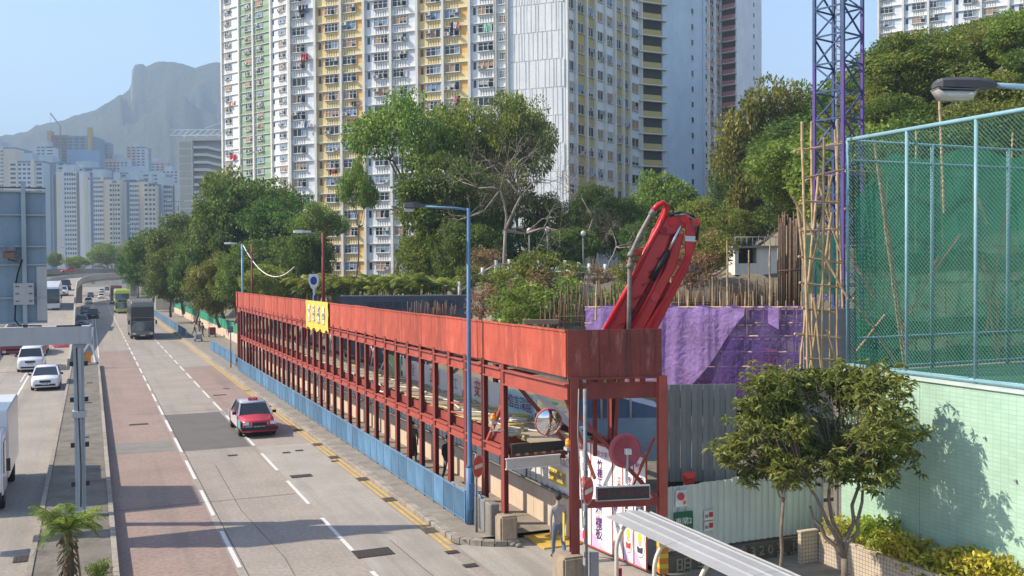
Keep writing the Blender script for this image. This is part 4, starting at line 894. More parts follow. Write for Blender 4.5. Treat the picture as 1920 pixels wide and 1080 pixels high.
# ------------------------------------------------------------------ big safety posters beside the gate
PA, PB_ = Vector((12.98, 21.75, 0)), Vector((12.66, 24.9, 0))
pv_ = PB_-PA; pl = pv_.length; pa = math.atan2(-pv_.y, -pv_.x)       # local x runs from far end to near end, facing the road (-y local)
m_pw = mat('poster_white', (.8, .77, .77), .55, var=.05); m_ptrim = mat('poster_red_trim', (.45, .1, .06), .6)
m_skin = mat('poster_skin', (.65, .42, .3), .6); m_helm = mat('poster_yellow', (.75, .58, .03), .5); m_navy = mat('poster_navy', (.06, .05, .1), .6); m_lilac = mat('poster_lilac', (.62, .42, .6), .6)
wd = [(0, .62, '必須配戴', ''), (.66, 1.66, '竹棚工作', '標準樣板'), (1.7, 2.14, '工作前', ''), (2.18, 2.62, '安全工作', ''), (2.66, 3.16, '安帽及必須', '')]
for k, (x0, x1, s1, s2) in enumerate(wd):
    t = thing('safety_poster', ('far pink headed poster panel at the corner post', 'wide poster panel with the largest vertical characters', 'narrow poster panel with small red characters', 'poster panel with worker in red jacket in an oval', 'nearest poster panel with yellow helmet in an oval')[k], 'poster', (PB_.x, PB_.y, .12), pa, 'safety posters at vehicle gate')
    w_ = x1-x0; MB().box(x0, x1, -.02, .02, 0, 2.85).ob('panel', m_pw, t)
    for a_, b_, c_, e_ in ((x0-.02, x1+.02, 2.85, 2.9), (x0-.02, x1+.02, -.04, 0), (x1, x1+.02, 0, 2.85)): MB().box(a_, b_, -.03, .02, c_, e_).ob('trim', m_ptrim, t)
    MB().add([(x0, -.0225, .0), (x0+(x1-x0)*.7, -.0225, 0), (x0, -.0225, .4)], [(0, 1, 2)]).ob('pink_corner', m_lilac, t)
    MB().box(x0+.1*w_, x0+.3*w_, -.024, -.021, 2.55, 2.68).ob('pink_logo', m_pink_ink, t); lettering('安全第一', m_pink_ink, t, (x0+.62*w_, -.024, 2.62), size=.1*w_/.6)
    mm = m_purple_ink
    if k == 1:
        lettering(s1, mm, t, (x0+.42*w_, -.024, 1.95), size=.26, vertical=True, spacing=.95, bold=.004); lettering(s2, mm, t, (x0+.36*w_, -.024, .85), size=.34, vertical=True, spacing=.9, bold=.006)
    else:
        lettering(s1, mm if k != 2 else m_rink, t, (x0+.66*w_, -.024, 1.9), size=.17, vertical=True, spacing=1.0, bold=.002); lettering('必須佩帶', mm, t, (x0+.3*w_, -.024, 1.5), size=.16, vertical=True, spacing=1.0)
    if k >= 2:
        cx, cz = (x0+x1)/2, .62; ow, oh = w_*.44, .4 if k > 2 else .2
        MB().disc((cx, -.0235, cz), (0, -1, 0), ow, 28, ry=oh).ob('oval_line', m_navy, t); MB().disc((cx, -.0255, cz), (0, -1, 0), ow*.95, 28, ry=oh*.95).ob('oval_field', m_pw, t)
        if k > 2:
            MB().disc((cx, -.0275, cz+.03), (0, -1, 0), ow*.36, 18, ry=.13).ob('face', m_skin, t)
            MB().disc((cx, -.0295, cz+.14), (0, -1, 0), ow*.42, 18, ry=.1).ob('helmet', m_helm, t)
            MB().add([(cx-ow*.6, -.0285, cz-.1), (cx-ow*.5, -.0285, cz-.27), (cx+ow*.5, -.0285, cz-.27), (cx+ow*.6, -.0285, cz-.1), (cx, -.0285, cz-.14)], [(0, 1, 2, 3, 4)]).ob('jacket', m_navy if k == 4 else m_rink, t)
# the blue sheet and machinery seen over the posters inside the gate
# ------------------------------------------------------------------ corrugated hoarding on its lettered wall
m_hg = mat('green_grey_hoarding', (.60, .65, .59), .5, var=.08, scale=.8, streak=.35, dirt=(.42, .44, .38), objvar=.05, spec=.5)
hd = thing('corrugated_hoarding', 'pale green corrugated hoarding panels on a low dark wall', 'hoarding', (13.32, 21.35, 0))
for k in range(5):
    q = MB(); pts = []; l_ = 1.0
    for i in range(5):
        x = i*l_/5; pts += [(x, 0), (x+.11, 0), (x+.125, .035), (x+.185, .035)]
    pts.append((l_, 0)); top = 2.27+(.05 if k in (1, 2) else 0)+(.06 if k > 1 else 0)-.02*k
    q.loft([[(x, y, .62) for x, y in pts]+[(x, y+.006, .62) for x, y in pts[::-1]], [(x, y, top) for x, y in pts]+[(x, y+.006, top) for x, y in pts[::-1]]], 0, False)
    q.ob('corrugated_panel', m_hg, hd, loc=(k*l_, -.0-.004*(k % 2), 0))
MB().box(0, 5.0, .06, .25, -.05, .61).ob('base_wall', mat('sooty_concrete', (.13, .11, .085), .95, var=.3, scale=1.6, fine=.2, bump=.3, dirt=(.05, .04, .035), dirt_amt=.6), hd)
m_rel = mat('relief_letters', (.3, .25, .18), .9, var=.2, scale=6)
bw = thing('lettered_wall', 'sooty concrete wall cast with raised old characters below the hoarding', 'wall', (13.3, 21.2, 0))
MB().box(0, 5.0, 0, .17, -.05, .56).ob('wall_face', MATS['sooty_concrete'], bw)
lettering('明 柒', m_rel, bw, (.75, -.012, .22), size=.5, depth=.02); lettering('鴻 3 2 0 3', m_rel, bw, (2.75, -.012, .36), size=.36, depth=.02); lettering('兩', m_rel, bw, (4.0, -.012, .36), size=.36, depth=.02); lettering('田 珊', m_rel, bw, (3.7, -.012, .06), size=.34, depth=.02)
o = thing('gate_sign', 'green sign reading vehicle gate 2 on the hoarding', 'sign', (13.78, 21.28, 1.32)); m_sg = mat('sign_green', (.02, .13, .07), .5)
MB().box(-.28, .28, -.01, .01, -.35, .3).ob('board', m_sg, o); lettering('車閘2', m_newh, o, (0, -.014, .05), size=.2)
o = thing('alarm_bell', 'red alarm bell on a white plate above the green sign', 'alarm', (13.72, 21.28, 1.98)); MB().box(-.17, .17, -.01, .01, -.22, .2).ob('plate', m_newh, o); MB().sphere((-.04, -.05, .05), .1, 14, 8, 0, (1, .6, 1)).ob('bell', m_nered, o); MB().box(.05, .13, -.02, -.011, -.17, -.08).ob('label', m_org, o)
for k in range(2):
    o = thing('paper_notice', ('upper', 'lower')[k]+' paper notice on the hoarding', 'notice', (14.55, 21.28, 1.45-k*.28)); MB().box(-.14, .14, -.006, .006, -.12, .12).ob('paper', m_post, o); MB().box(.0, .12, -.01, -.007, -.05, .08).ob('red_print', m_rink, o); MB().box(-.12, -.02, -.01, -.007, -.06, .02).ob('grey_print', m_ink, o)

# ------------------------------------------------------------------ pale canopy with hoops in front
m_can = mat('fibre_canopy', (.34, .335, .33), .65, var=.1, scale=1, streak=.3, dirt=(.42, .4, .39)); m_hoop = mat('cream_hoop', (.62, .55, .46), .5); m_redt = mat('red_tube', (.5, .03, .04), .4)
t = thing('walkway_canopy', 'pale ribbed canopy on cream hoops at the bottom right', 'canopy', (10.2, 18.8, 0))
prof_c = [(0.0, 2.45), (.25, 2.47), (.26, 2.5), (.5, 2.5), (.51, 2.53), (.8, 2.5), (.81, 2.53), (1.1, 2.42), (1.11, 2.45), (1.45, 2.22)]
for k in range(9):
    y1, y0 = -k*1.2, -(k+1)*1.2
    q = MB().loft([[(x, y1-.004, z+.004*(k % 2)) for x, z in prof_c]+[(x, y1-.004, z-.02) for x, z in prof_c[::-1]], [(x, y0-.03, z+.004*(k % 2)) for x, z in prof_c]+[(x, y0-.03, z-.02) for x, z in prof_c[::-1]]], 0, False)
    q.ob('canopy_sheet', m_can, t)
for k in range(6):
    y = -.25-k*1.55
    pts = [(.12, y, 0), (.12, y, 1.75)]+[(.12+.5*(1-math.cos(a)), y, 1.75+.62*math.sin(a)) for a in [R(10*i) for i in range(1, 10)]]+[(1.4, y, 2.3)]
    MB().tube(pts, .045, 8).ob('hoop', m_hoop, t); MB().cyl((.22, y+.04, 0), (.22, y+.04, 1.35), .05, 8).ob('red_guard', m_redt, t); MB().cyl((.12, y, 0), (.12, y, .5), .05, 8).ob('red_foot', m_redt, t)
# traffic cone
o = thing('traffic_cone', 'small red traffic cone at the driveway edge', 'cone', G(1058, 1085)); MB().tube([(0, 0, .02), (0, 0, .2)], [.11, .085], 14).tube([(0, 0, .3), (0, 0, .5)], [.065, .02], 14).ob('cone_body', m_nered, o); MB().tube([(0, 0, .2), (0, 0, .3)], [.085, .065], 14).ob('white_band', m_newh, o); MB().box(-.15, .15, -.15, .15, 0, .025).ob('base', m_redt, o)
for k, (px, py) in enumerate(((963, 1024), (973, 1026))): MB().sphere((0, 0, .05), .1, 8, 5, 0, (1.1, .8, .6)).ob('rubble_stone', m_conc_dk, loc=G(px, py, .0), label=('left', 'right')[k]+' grey stone lying at the walkway mouth', cat='stone', group='stones at the walkway mouth')

# ------------------------------------------------------------------ blue railing
m_blue = mat('blue_rail_panel', (.075, .17, .28), .55, var=.25, scale=1.4, streak=.6, dirt=(.17, .2, .22), objvar=.3); m_blue2 = mat('blue_rail_paint', (.14, .25, .38), .5, var=.15, scale=3)
def railing(y0, n_, x0, dx, step, label, h=.98):
    t = thing('blue_railing', label, 'railing', (x0, y0, .14)); pm = MB().box(-.012, .012, .03, step-.03, .1, h-.05).mesh('panel', m_blue); pp = MB().box(-.025, .025, -.025, .025, 0, h+.02).mesh('post', m_blue2)
    a_ = math.atan2(-dx, 1)
    t.rotation_euler = (0, 0, math.atan2(-dx*n_*step/(n_*step), 1) if dx else 0)
    for k in range(n_):
        ob('panel', pm, t, (0, k*step, 0)); ob('post', pp, t, (0, k*step, 0))
    ob('post', pp, t, (0, n_*step, 0)); MB().box(-.022, .022, 0, n_*step, h-.05, h-.01).ob('top_rail', m_blue2, t); MB().box(-.015, .015, 0, n_*step, .06, .09).ob('bottom_rail', m_blue2, t)
    for z_ in (.3, .5, .7): pass
    return t
railing(27.9, 50, 10.32, 0, 1.0, 'long run of blue panelled railing along the kerb beside the gantry')
p0, p1 = G(440, 690), G(392, 657); railing(p0.y, int((p1.y-p0.y)/1.0), p0.x+.1, 0, 1.0, 'short blue railing just beyond the far end of the gantry')
p0, p1 = G(350, 636), G(292, 592); railing(p0.y, int((p1.y-p0.y)/2.0), p0.x, 0, 2.0, 'distant blue railing beside the grey double decker bus')
# ================================================================== vegetation
def fast_mesh(name, V, F, mats, smooth=False):
    """V (n,3), F (m,4) quads"""
    me = bpy.data.meshes.new(name); n_, m_ = len(V), len(F)
    me.vertices.add(n_); me.vertices.foreach_set('co', np.asarray(V, dtype=np.float32).ravel())
    me.loops.add(m_*4); me.loops.foreach_set('vertex_index', np.asarray(F, dtype=np.int32).ravel())
    me.polygons.add(m_); me.polygons.foreach_set('loop_start', np.arange(0, m_*4, 4, dtype=np.int32)); me.polygons.foreach_set('loop_total', np.full(m_, 4, dtype=np.int32))
    for m in (mats if isinstance(mats, (list, tuple)) else [mats]): me.materials.append(m)
    me.update(calc_edges=True); me.validate(); return me
def unit(a): return a/np.maximum(np.linalg.norm(a, axis=1, keepdims=True), 1e-6)
def leaf_quads(P, A, size, asp, rng, droop=0.0):
    """diamond leaves at P along A"""
    n_ = len(P); A = unit(A); Rn = unit(rng.normal(size=(n_, 3))); B = unit(np.cross(A, Rn)); L = size*rng.uniform(.6, 1.35, (n_, 1)); Wd = L*asp
    v = np.empty((n_, 4, 3)); v[:, 0] = P; v[:, 1] = P+A*L*.5+B*Wd*.5; v[:, 2] = P+A*L-np.array([0, 0, 1])*L*droop; v[:, 3] = P+A*L*.5-B*Wd*.5
    return v.reshape(-1, 3), np.arange(n_*4).reshape(-1, 4)
def limb(mb, pts, r0, r1, n=6, mi=0): k = len(pts); mb.tube(pts, [r0+(r1-r0)*i/(k-1) for i in range(k)], n, mi)
def bend(a, b, rng, amt, k=5):
    a, b = np.array(a, float), np.array(b, float); d = np.linalg.norm(b-a); off = rng.normal(size=3)*amt*d
    return [tuple(a+(b-a)*t+off*math.sin(math.pi*t)+rng.normal(size=3)*.03*d*(0 < t < 1)) for t in np.linspace(0, 1, k)]
m_bark = mat('bark', (.16, .12, .085), .95, var=.3, scale=3, bump=.4); m_bark2 = mat('pale_bark', (.30, .25, .20), .95, var=.3, scale=3, bump=.3); m_twig = mat('dry_twigs', (.20, .145, .11), .95, var=.3, scale=2)
LM = {k: leafmat('leaves_'+k, a, b) for k, a, b in (('dark', (.045, .095, .02), (.10, .16, .032)), ('mid', (.07, .125, .024), (.15, .20, .04)), ('olive', (.08, .125, .025), (.165, .185, .04)), ('bright', (.09, .17, .03), (.18, .25, .05)), ('dry', (.17, .12, .07), (.22, .17, .09)),
      ('near', (.075, .125, .03), (.17, .22, .065)), ('gold', (.42, .42, .07), (.17, .27, .04)), ('palm', (.1, .16, .035), (.22, .26, .07)))}
def tree_proto(seed, H, CR_, ch0, nl, lpl, lsize, shape='round', trunk_r=.22, spread=1.0, lobe=.24, forks=5, gap=0.0):
    rng = np.random.default_rng(seed); mb = MB()
    top = H*ch0; base_pts = bend((0, 0, -.6), (rng.normal()*.06*H, rng.normal()*.06*H, top), rng, .05); limb(mb, base_pts, trunk_r*1.25, trunk_r*.75, 8)
    o = np.array(base_pts[-1]); cc = np.array([o[0], o[1], (top+H)/2]); ch = (H-top*.75)/2
    cents = []
    while len(cents) < nl:
        p = rng.normal(size=3); p /= np.linalg.norm(p); r = rng.uniform(.35, 1)**.5
        if shape == 'flat': q = np.array([p[0]*CR_*r, p[1]*CR_*r, abs(p[2])*ch*1.0*r-ch*.1])
        elif shape == 'tall': q = np.array([p[0]*CR_*r, p[1]*CR_*r, p[2]*ch*r])
        else: q = np.array([p[0]*CR_*r, p[1]*CR_*r, p[2]*ch*r])
        cents.append(cc+q)
    cents = np.array(cents); hubs = [cc+np.array([math.cos(a)*CR_*.42, math.sin(a)*CR_*.42, rng.uniform(-.35, .35)*ch]) for a in np.linspace(0, 6.283, forks, endpoint=False)+rng.uniform(0, 1)]
    for h in hubs: limb(mb, bend(o, h, rng, .12), trunk_r*.55, trunk_r*.28, 6)
    V, F, k0 = [], [], 0
    for c in cents:
        h = hubs[int(np.argmin([np.linalg.norm(c-x) for x in hubs]))]; limb(mb, bend(h, c, rng, .1, 4), trunk_r*.24, trunk_r*.06, 5)
        lr = lobe*CR_*rng.uniform(.7, 1.3); n_ = int(lpl*rng.uniform(.6, 1.3)); d = unit(rng.normal(size=(n_, 3))); rad = lr*rng.uniform(.25, 1, (n_, 1))**.45
        P = c+d*rad*np.array([1.15, 1.15, .75]); A = d*.8+rng.normal(size=(n_, 3))*.6+np.array([0, 0, -.25])
        v, f = leaf_quads(P, A, lsize, .55, rng, .1); V.append(v); F.append(f+k0); k0 += len(v)
    return mb, np.concatenate(V), np.concatenate(F)
PROTO = {}
def proto(key, leaf, *a, bark=None, **k):
    mb, V, F = tree_proto(*a, **k); PROTO[key] = (mb.mesh('trunk', bark or m_bark), fast_mesh('crown', V, F, LM[leaf]), a[1])
proto('broad', 'dark', 11, 11.0, 5.6, .2, 74, 330, .36, spread=1, lobe=.27)
proto('broad2', 'dark', 12, 12.0, 5.2, .18, 72, 330, .34, lobe=.26)
proto('mid', 'mid', 13, 10.0, 4.8, .2, 64, 320, .34, lobe=.27)
proto('olive', 'olive', 14, 9.5, 4.6, .2, 60, 300, .32, lobe=.27)
proto('bright', 'bright', 15, 8.0, 4.2, .18, 56, 280, .34, lobe=.28)
proto('tall', 'mid', 16, 16.0, 6.0, .4, 52, 300, .32, shape='tall', lobe=.22, trunk_r=.3, forks=6)
proto('talldark', 'dark', 17, 15.0, 5.0, .2, 84, 330, .34, shape='tall', lobe=.25, trunk_r=.3, forks=6)
proto('airy', 'bright', 18, 13.0, 5.5, .55, 46, 290, .3, shape='flat', lobe=.22, trunk_r=.22, bark=m_bark)
proto('bush', 'olive', 19, 2.6, 1.15, .1, 18, 130, .17, lobe=.38, trunk_r=.06)
proto('drybush', 'dry', 20, 2.4, 1.1, .1, 18, 120, .15, lobe=.38, trunk_r=.06)
proto('greenbush', 'bright', 21, 2.4, 1.2, .1, 18, 130, .2, lobe=.38, trunk_r=.06)
def bare_proto(seed, H, CR_, tr, depth=5):
    rng = np.random.default_rng(seed); mb = MB()
    def grow(p, d, L, r, lev):
        k = 4; pts = [p]; q = np.array(p, float); dd = np.array(d, float)
        for i in range(k-1): dd = dd+rng.normal(size=3)*.16; dd /= np.linalg.norm(dd); q = q+dd*L/(k-1); pts.append(tuple(q))
        limb(mb, pts, r, r*.62, 6 if lev < 2 else 4 if lev < 4 else 3)
        if lev >= depth: return
        for i in range(3 if lev < 2 else rng.integers(2, 4)):
            nd = dd*(.75 if lev else .9)+rng.normal(size=3)*.62; nd[2] += .12; nd /= np.linalg.norm(nd); grow(tuple(q), nd, L*rng.uniform(.62, .82), r*.58, lev+1)
    grow((0, 0, -.4), (.08, 0, 1), H*.42, tr, 0); return mb
PROTO['bare'] = (bare_proto(5, 11, 4, .3, 6).mesh('trunk', m_bark2), None, 11); PROTO['bare2'] = (bare_proto(8, 9, 4, .16, 5).mesh('trunk', m_bark2), None, 9)
# fine dry twig haze for the bare tree crown
rng = np.random.default_rng(3); P = rng.normal(size=(2600, 3))*np.array([2.0, 2.0, 1.35])+np.array([.5, 0, 8.2]); v, f = leaf_quads(P, rng.normal(size=(2600, 3)), .55, .035, rng); PROTO['bare'] = (PROTO['bare'][0], fast_mesh('crown', v, f, m_twig), 11)
P = rng.normal(size=(1500, 3))*np.array([1.5, 1.5, 1.2])+np.array([.3, 0, 6.6]); v, f = leaf_quads(P, rng.normal(size=(1500, 3)), .5, .035, rng); PROTO['bare2'] = (PROTO['bare2'][0], fast_mesh('crown', v, f, m_twig), 9)
trr = random.Random(77)
def tree(key, base, H, label, wscale=1.0, name='tree', cat='tree', group=None, rz=None):
    tm, cm, h0 = PROTO[key]; s = H/h0; rz = trr.uniform(0, 6.28) if rz is None else rz
    t = thing(name, label, cat, base, rz, group); t.scale = (s*wscale, s*wscale, s)
    ob('trunk' if name == 'tree' else 'stems', tm, t)
    if cm: ob('crown' if name == 'tree' else 'foliage', cm, t)
    return t
def tree_px(key, px, ytop, ybase, z, label, wpx=None, **k):
    """a tree standing at picture column px at depth z; ytop/ybase are where its top and foot show"""
    b = PD(px, ybase, z); top = PD(px, ytop, z); H = top.z-b.z; ws = 1.0
    if wpx:
        w_m = wpx/FPX*z; r0 = {'broad': 5.6, 'broad2': 5.2, 'mid': 4.8, 'olive': 4.6, 'bright': 4.2, 'tall': 6, 'talldark': 5, 'airy': 5.5, 'bush': 1.8, 'drybush': 1.7, 'greenbush': 1.9, 'bare': 4, 'bare2': 3.5}[key]*1.18
        ws = (w_m/2)/(r0*H/PROTO[key][2])
    return tree(key, b, H, label, ws, **k)
gA = 'street trees beyond the walkway'
tree_px('broad', 287, 432, 560, 165, 'dark round tree nearest the flyover end', 115, group=gA)
tree_px('broad2', 345, 408, 580, 150, 'dark tree second from the flyover', 130, group=gA)
tree_px('mid', 395, 420, 590, 128, 'lighter green tree leaning over the footpath', 120, group=gA)
tree_px('olive', 412, 482, 606, 112, 'yellow green low tree over the footpath before the gantry', 120, group=gA)
tree_px('broad', 465, 338, 580, 125, 'tall dark tree behind the far gantry end', 190, group=gA)
tree_px('mid', 445, 335, 580, 140, 'olive topped tall tree behind the far gantry end', 150, group=gA)
tree_px('talldark', 545, 345, 580, 118, 'dark spreading tree in front of the white bays', 170, group=gA)
tree_px('airy', 600, 390, 560, 112, 'open branched tree tip beside the yellow bays', 120, group=gA)
tree_px('broad2', 520, 450, 580, 105, 'low dark tree behind the yellow banner', 150, group=gA)
tree_px('bright', 500, 500, 575, 96, 'bright low bush tree above the far fascia', 110, group=gA)
for k_, px, yt, yb, z, w_, lab in (('broad2', 320, 470, 588, 146, 110, 'low dark tree filling under the second street tree'), ('broad', 368, 455, 600, 128, 120, 'dark low tree beside the green fence'), ('mid', 440, 470, 600, 106, 110, 'green low tree just left of the gantry end'), ('broad', 258, 462, 555, 185, 80, 'farthest dark street tree at the flyover'), ('broad2', 420, 380, 590, 122, 150, 'broad dark tree over the far footpath'), ('olive', 520, 350, 570, 128, 120, 'olive tinted tree between the tall dark ones'), ('broad', 575, 440, 575, 100, 110, 'dark tree just left of the emblem sign')): tree_px(k_, px, yt, yb, z, lab, w_, group=gA)
gF = 'far roadside trees'
tree_px('bright', 205, 458, 505, 330, 'pale far tree above the flyover', 70, group=gF); tree_px('mid', 235, 455, 505, 320, 'second far tree above the flyover beside the dark tree', 50, group=gF); tree_px('mid', 100, 475, 505, 360, 'far dark tree beside the sign panel', 35, group=gF); tree_px('bright', 150, 482, 508, 340, 'far low pale shrubs above the flyover', 60, group=gF)
gC = 'trees before the housing block'
tree_px('airy', 745, 200, 545, 92, 'open crowned tree left in the central group', 215, group=gC, rz=1.0)
tree_px('talldark', 830, 265, 545, 86, 'dense dark tree in the middle of the central group', 215, group=gC)
tree_px('airy', 850, 212, 545, 94, 'open topped tree behind the dense dark one', 190, group=gC, rz=2.2); tree_px('airy', 980, 200, 540, 96, 'open topped light tree at the right end of the central group', 150, group=gC, rz=4.0)
tree_px('tall', 950, 190, 540, 93, 'tall airy tree right in the central group before the blank gable', 185, group=gC)
tree_px('bright', 900, 290, 545, 98, 'lighter tree between the dense dark tree and the bare one', 130, group=gC)
tree_px('airy', 668, 315, 560, 98, 'small feathery tree before the yellow bays', 80, group=gC)
tree_px('mid', 780, 430, 560, 84, 'low green tree above the palm hedge', 130, group=gC); tree_px('broad', 880, 420, 560, 80, 'dark low tree in the shade behind the lamp post', 150, group=gC); tree_px('broad2', 990, 430, 540, 88, 'dark low tree behind the ball lamps', 130, group=gC)
tree_px('bare', 943, 290, 520, 72, 'leafless brown tree with forked pale trunk', 150, rz=.4); tree_px('bare2', 1088, 265, 480, 100, 'thin leafless tree before the shaded flank', 110, rz=2); tree_px('bare2', 1140, 385, 500, 76, 'small bare tree with dry crown near the ball lamps', 90, rz=1)
gR = 'trees behind the site'
for i, (k_, px, yt, yb, z, w_, lab) in enumerate((('mid', 1040, 372, 500, 96, 110, 'round green tree left behind the boom'), ('broad2', 1110, 352, 500, 104, 120, 'dark tree behind the bare trees'), ('broad', 1170, 372, 500, 92, 120, 'dark tree just left of the red boom top'), ('bright', 1255, 332, 490, 106, 140, 'bright green tree right behind the boom top'), ('bright', 1330, 378, 490, 96, 130, 'light green feathery tree right of the boom'), ('mid', 1385, 400, 490, 92, 110, 'green tree before the white hut'),
      ('olive', 1440, 165, 470, 100, 190, 'tall olive topped tree right of the pink block'), ('broad', 1400, 255, 470, 104, 150, 'dense green tree in front of the pink block'), ('mid', 1490, 185, 480, 108, 160, 'tall tree left of the crane mast'), ('broad2', 1480, 300, 480, 92, 150, 'dark tree at the foot of the crane mast'), ('olive', 1320, 430, 520, 80, 90, 'sparse olive tree near the white hut'), ('broad', 1060, 430, 520, 82, 120, 'dark shaded tree behind the path rail'), ('broad2', 1210, 420, 520, 84, 120, 'dark shaded tree behind the boom'))): tree_px(k_, px, yt, yb, z, lab, w_, group=gR)
# the wooded hillside
kk = ['olive', 'mid', 'broad', 'bright', 'olive', 'broad2', 'mid', 'bright']; placed = []; hill_t = []; n_ = 0; hr = random.Random(12)
tries = 0
while n_ < 110 and tries < 30000:
    tries += 1
    z = hr.uniform(62, 200); px = hr.uniform(1500, 1990); p = plan(px, z); gh = ground_h(p.x, p.y)
    if p.x < 40 or gh < 9 or 0.84*p.x-0.579*p.y < 3: continue
    if any((p-q).length < 3.9+z*.006 for q in placed): continue
    if z > 190 and px < 1880: continue
    H = min(hr.uniform(5.0, 9.0), hgt(interp(min(px, 1990), [(1490, 250), (1530, 195), (1575, 160), (1620, 112), (1700, 78), (1800, 68), (1920, 30), (2000, 10)]), z, px)-gh+.5)
    if H < 3.2: continue
    placed.append(p); k_ = hr.choice(kk)
    ht = tree(k_, (p.x, p.y, gh-.3), H, {'olive': 'olive brown bushy tree on the wooded hillside', 'mid': 'mid green bushy tree on the wooded hillside', 'broad': 'dark round tree on the wooded hillside', 'broad2': 'dark spreading tree on the wooded hillside', 'bright': 'bright green tree on the wooded hillside'}[k_], hr.uniform(1.1, 1.45), group='hillside trees'); hill_t.append((px, k_, ht)); n_ += 1
for kind_, ph_ in (('olive', 'olive bushy tree'), ('mid', 'mid green bushy tree'), ('broad', 'dark round tree'), ('broad2', 'dark spreading tree'), ('bright', 'bright green tree')):
    for i, (px, k_, ht) in enumerate(sorted((a for a in hill_t if a[1] == kind_), key=lambda a: a[0])): ht['label'] = ORD[min(i, 34)]+' '+ph_+' from the left on the wooded hillside'
# shrubs on the cut slope behind the site and along the path
sr = random.Random(4)
slope_ = [(900, 600, 60), (925, 560, 62), (950, 590, 58), (960, 545, 63), (985, 575, 60), (1000, 600, 57), (1010, 545, 62), (1030, 580, 60), (1045, 610, 56), (880, 545, 66), (905, 520, 70), (1065, 540, 66), (1130, 545, 66), (1150, 590, 58), (1270, 520, 62), (1300, 500, 66), (1330, 510, 64), (1290, 545, 58), (960, 620, 54), (1180, 540, 64), (1240, 505, 66)]
for i, (px, yb, z) in enumerate(slope_):
    k_ = ('drybush', 'bush', 'drybush', 'greenbush', 'bush')[i % 5]
    tree(k_, PD(px, yb, z), sr.uniform(1.6, 2.9), ORD[sorted(slope_).index((px, yb, z))]+{'drybush': ' shrub from the left on the site slope, dry and brown', 'bush': ' shrub from the left on the site slope, olive green', 'greenbush': ' shrub from the left on the site slope, fresh green'}[k_], 1.15, name='shrub', cat='shrub', group='slope shrubs')
tree('greenbush', PD(962, 604, 44), .75, 'bright leafy sapling above the fascia left of the boom', 1.2, name='shrub', cat='shrub')
# areca palm hedge behind the retaining wall
def frond(mb, o, az, L, lift, droop, n=11, lw=.05, ll=.42, mi=0):
    o = Vector(o); h = Vector((math.cos(az), math.sin(az), 0)); pts = []
    for i in range(n+1):
        t = i/n; pts.append(o+h*(L*t*(1-.15*t))+Vector((0, 0, L*(lift*t-droop*t*t))))
    for i in range(n): mb.bar(pts[i], pts[i+1], .022*(1-.7*i/n)+.006, None, mi)
    side = Vector((-h.y, h.x, 0))
    for i in range(1, n+1):
        q = pts[i]; d = (pts[i]-pts[i-1]).normalized(); l2 = ll*math.sin(math.pi*(.15+.8*i/n))
        for s in (-1, 1):
            for e in (0, .5):
                b = q-(pts[i]-pts[i-1])*e; tip = b+side*s*l2*.85+d*l2*.55+Vector((0, 0, -.28*l2)); wv = d*lw*.5
                mb.add([b-wv, b+side*s*l2*.4+d*l2*.3+wv*.8+Vector((0, 0, .05*l2)), tip, b+side*s*l2*.4+d*l2*.3-wv*1.2], [(0, 1, 2, 3)], mi)
def areca(seed):
    r = random.Random(seed); m = MB()
    for i in range(17):
        a = r.uniform(0, 6.28); o = (r.uniform(-.5, .5), r.uniform(-.5, .5), 0); frond(m, (o[0], o[1], r.uniform(.6, 1.4)), a, r.uniform(1.7, 2.6), r.uniform(.7, 1.1), r.uniform(.6, 1.0), lw=.1, ll=.6)
    return m.mesh('fronds', LM['palm'])
am = [areca(s) for s in (1, 2, 3)]; stm = MB()
for i in range(6): stm.cyl((.3*math.cos(i), .3*math.sin(i), -.3), (.35*math.cos(i), .35*math.sin(i), 1.4), .05, 6)
stm = stm.mesh('canes', mat('palm_cane', (.22, .2, .09), .8))
for i, px in enumerate((585, 618, 645, 672, 700, 727, 752, 778, 803, 828)):
    p = PD(px, 572+(i % 2)*4, 74-i*.4); t = thing('areca_palm', ('first', 'second', 'third', 'fourth', 'fifth', 'sixth', 'seventh', 'eighth', 'ninth', 'tenth')[i]+' feathery palm from the left in the hedge above the fascia', 'palm', p, trr.uniform(0, 6), 'palm hedge'); s = 1.08; t.scale = (s, s, s)
    ob('fronds', am[i % 3], t); ob('canes', stm, t)
# median palm close by
pm_ = MB(); r = random.Random(6)
for i in range(24): frond(pm_, (0, 0, 1.38), i*2.4+r.uniform(-.2, .2), r.uniform(.75, 1.08), r.uniform(.2, 1.35), r.uniform(.45, .95), n=13, lw=.022, ll=.36)
p = G(128, 1103, .3)
t = thing('median_palm', 'young palm on the median at lower left', 'palm', p)
ob('fronds', pm_.mesh('fronds', LM['palm']), t)
tk = MB().tube([(0, 0, -.05), (.02, 0, .5), (0, 0, 1.4)], [.12, .13, .1], 10)
rr = random.Random(2)
for i in range(60): a = rr.uniform(0, 6.28); z_ = rr.uniform(.45, 1.32); tk.bar((.1*math.cos(a), .1*math.sin(a), z_), (.24*math.cos(a), .24*math.sin(a), z_-rr.uniform(.05, .3)), .05, .015)
tk.ob('trunk', mat('palm_trunk', (.13, .09, .055), .95, var=.4, scale=8, bump=.4), t)
MB().bar((.28, .25, 0), (.18, .1, 1.1), .05).ob('stake', m_bam, t)
tree('greenbush', G(185, 1090, .3), .5, 'small yellow green plant by the median palm', 1.0, name='shrub', cat='plant')
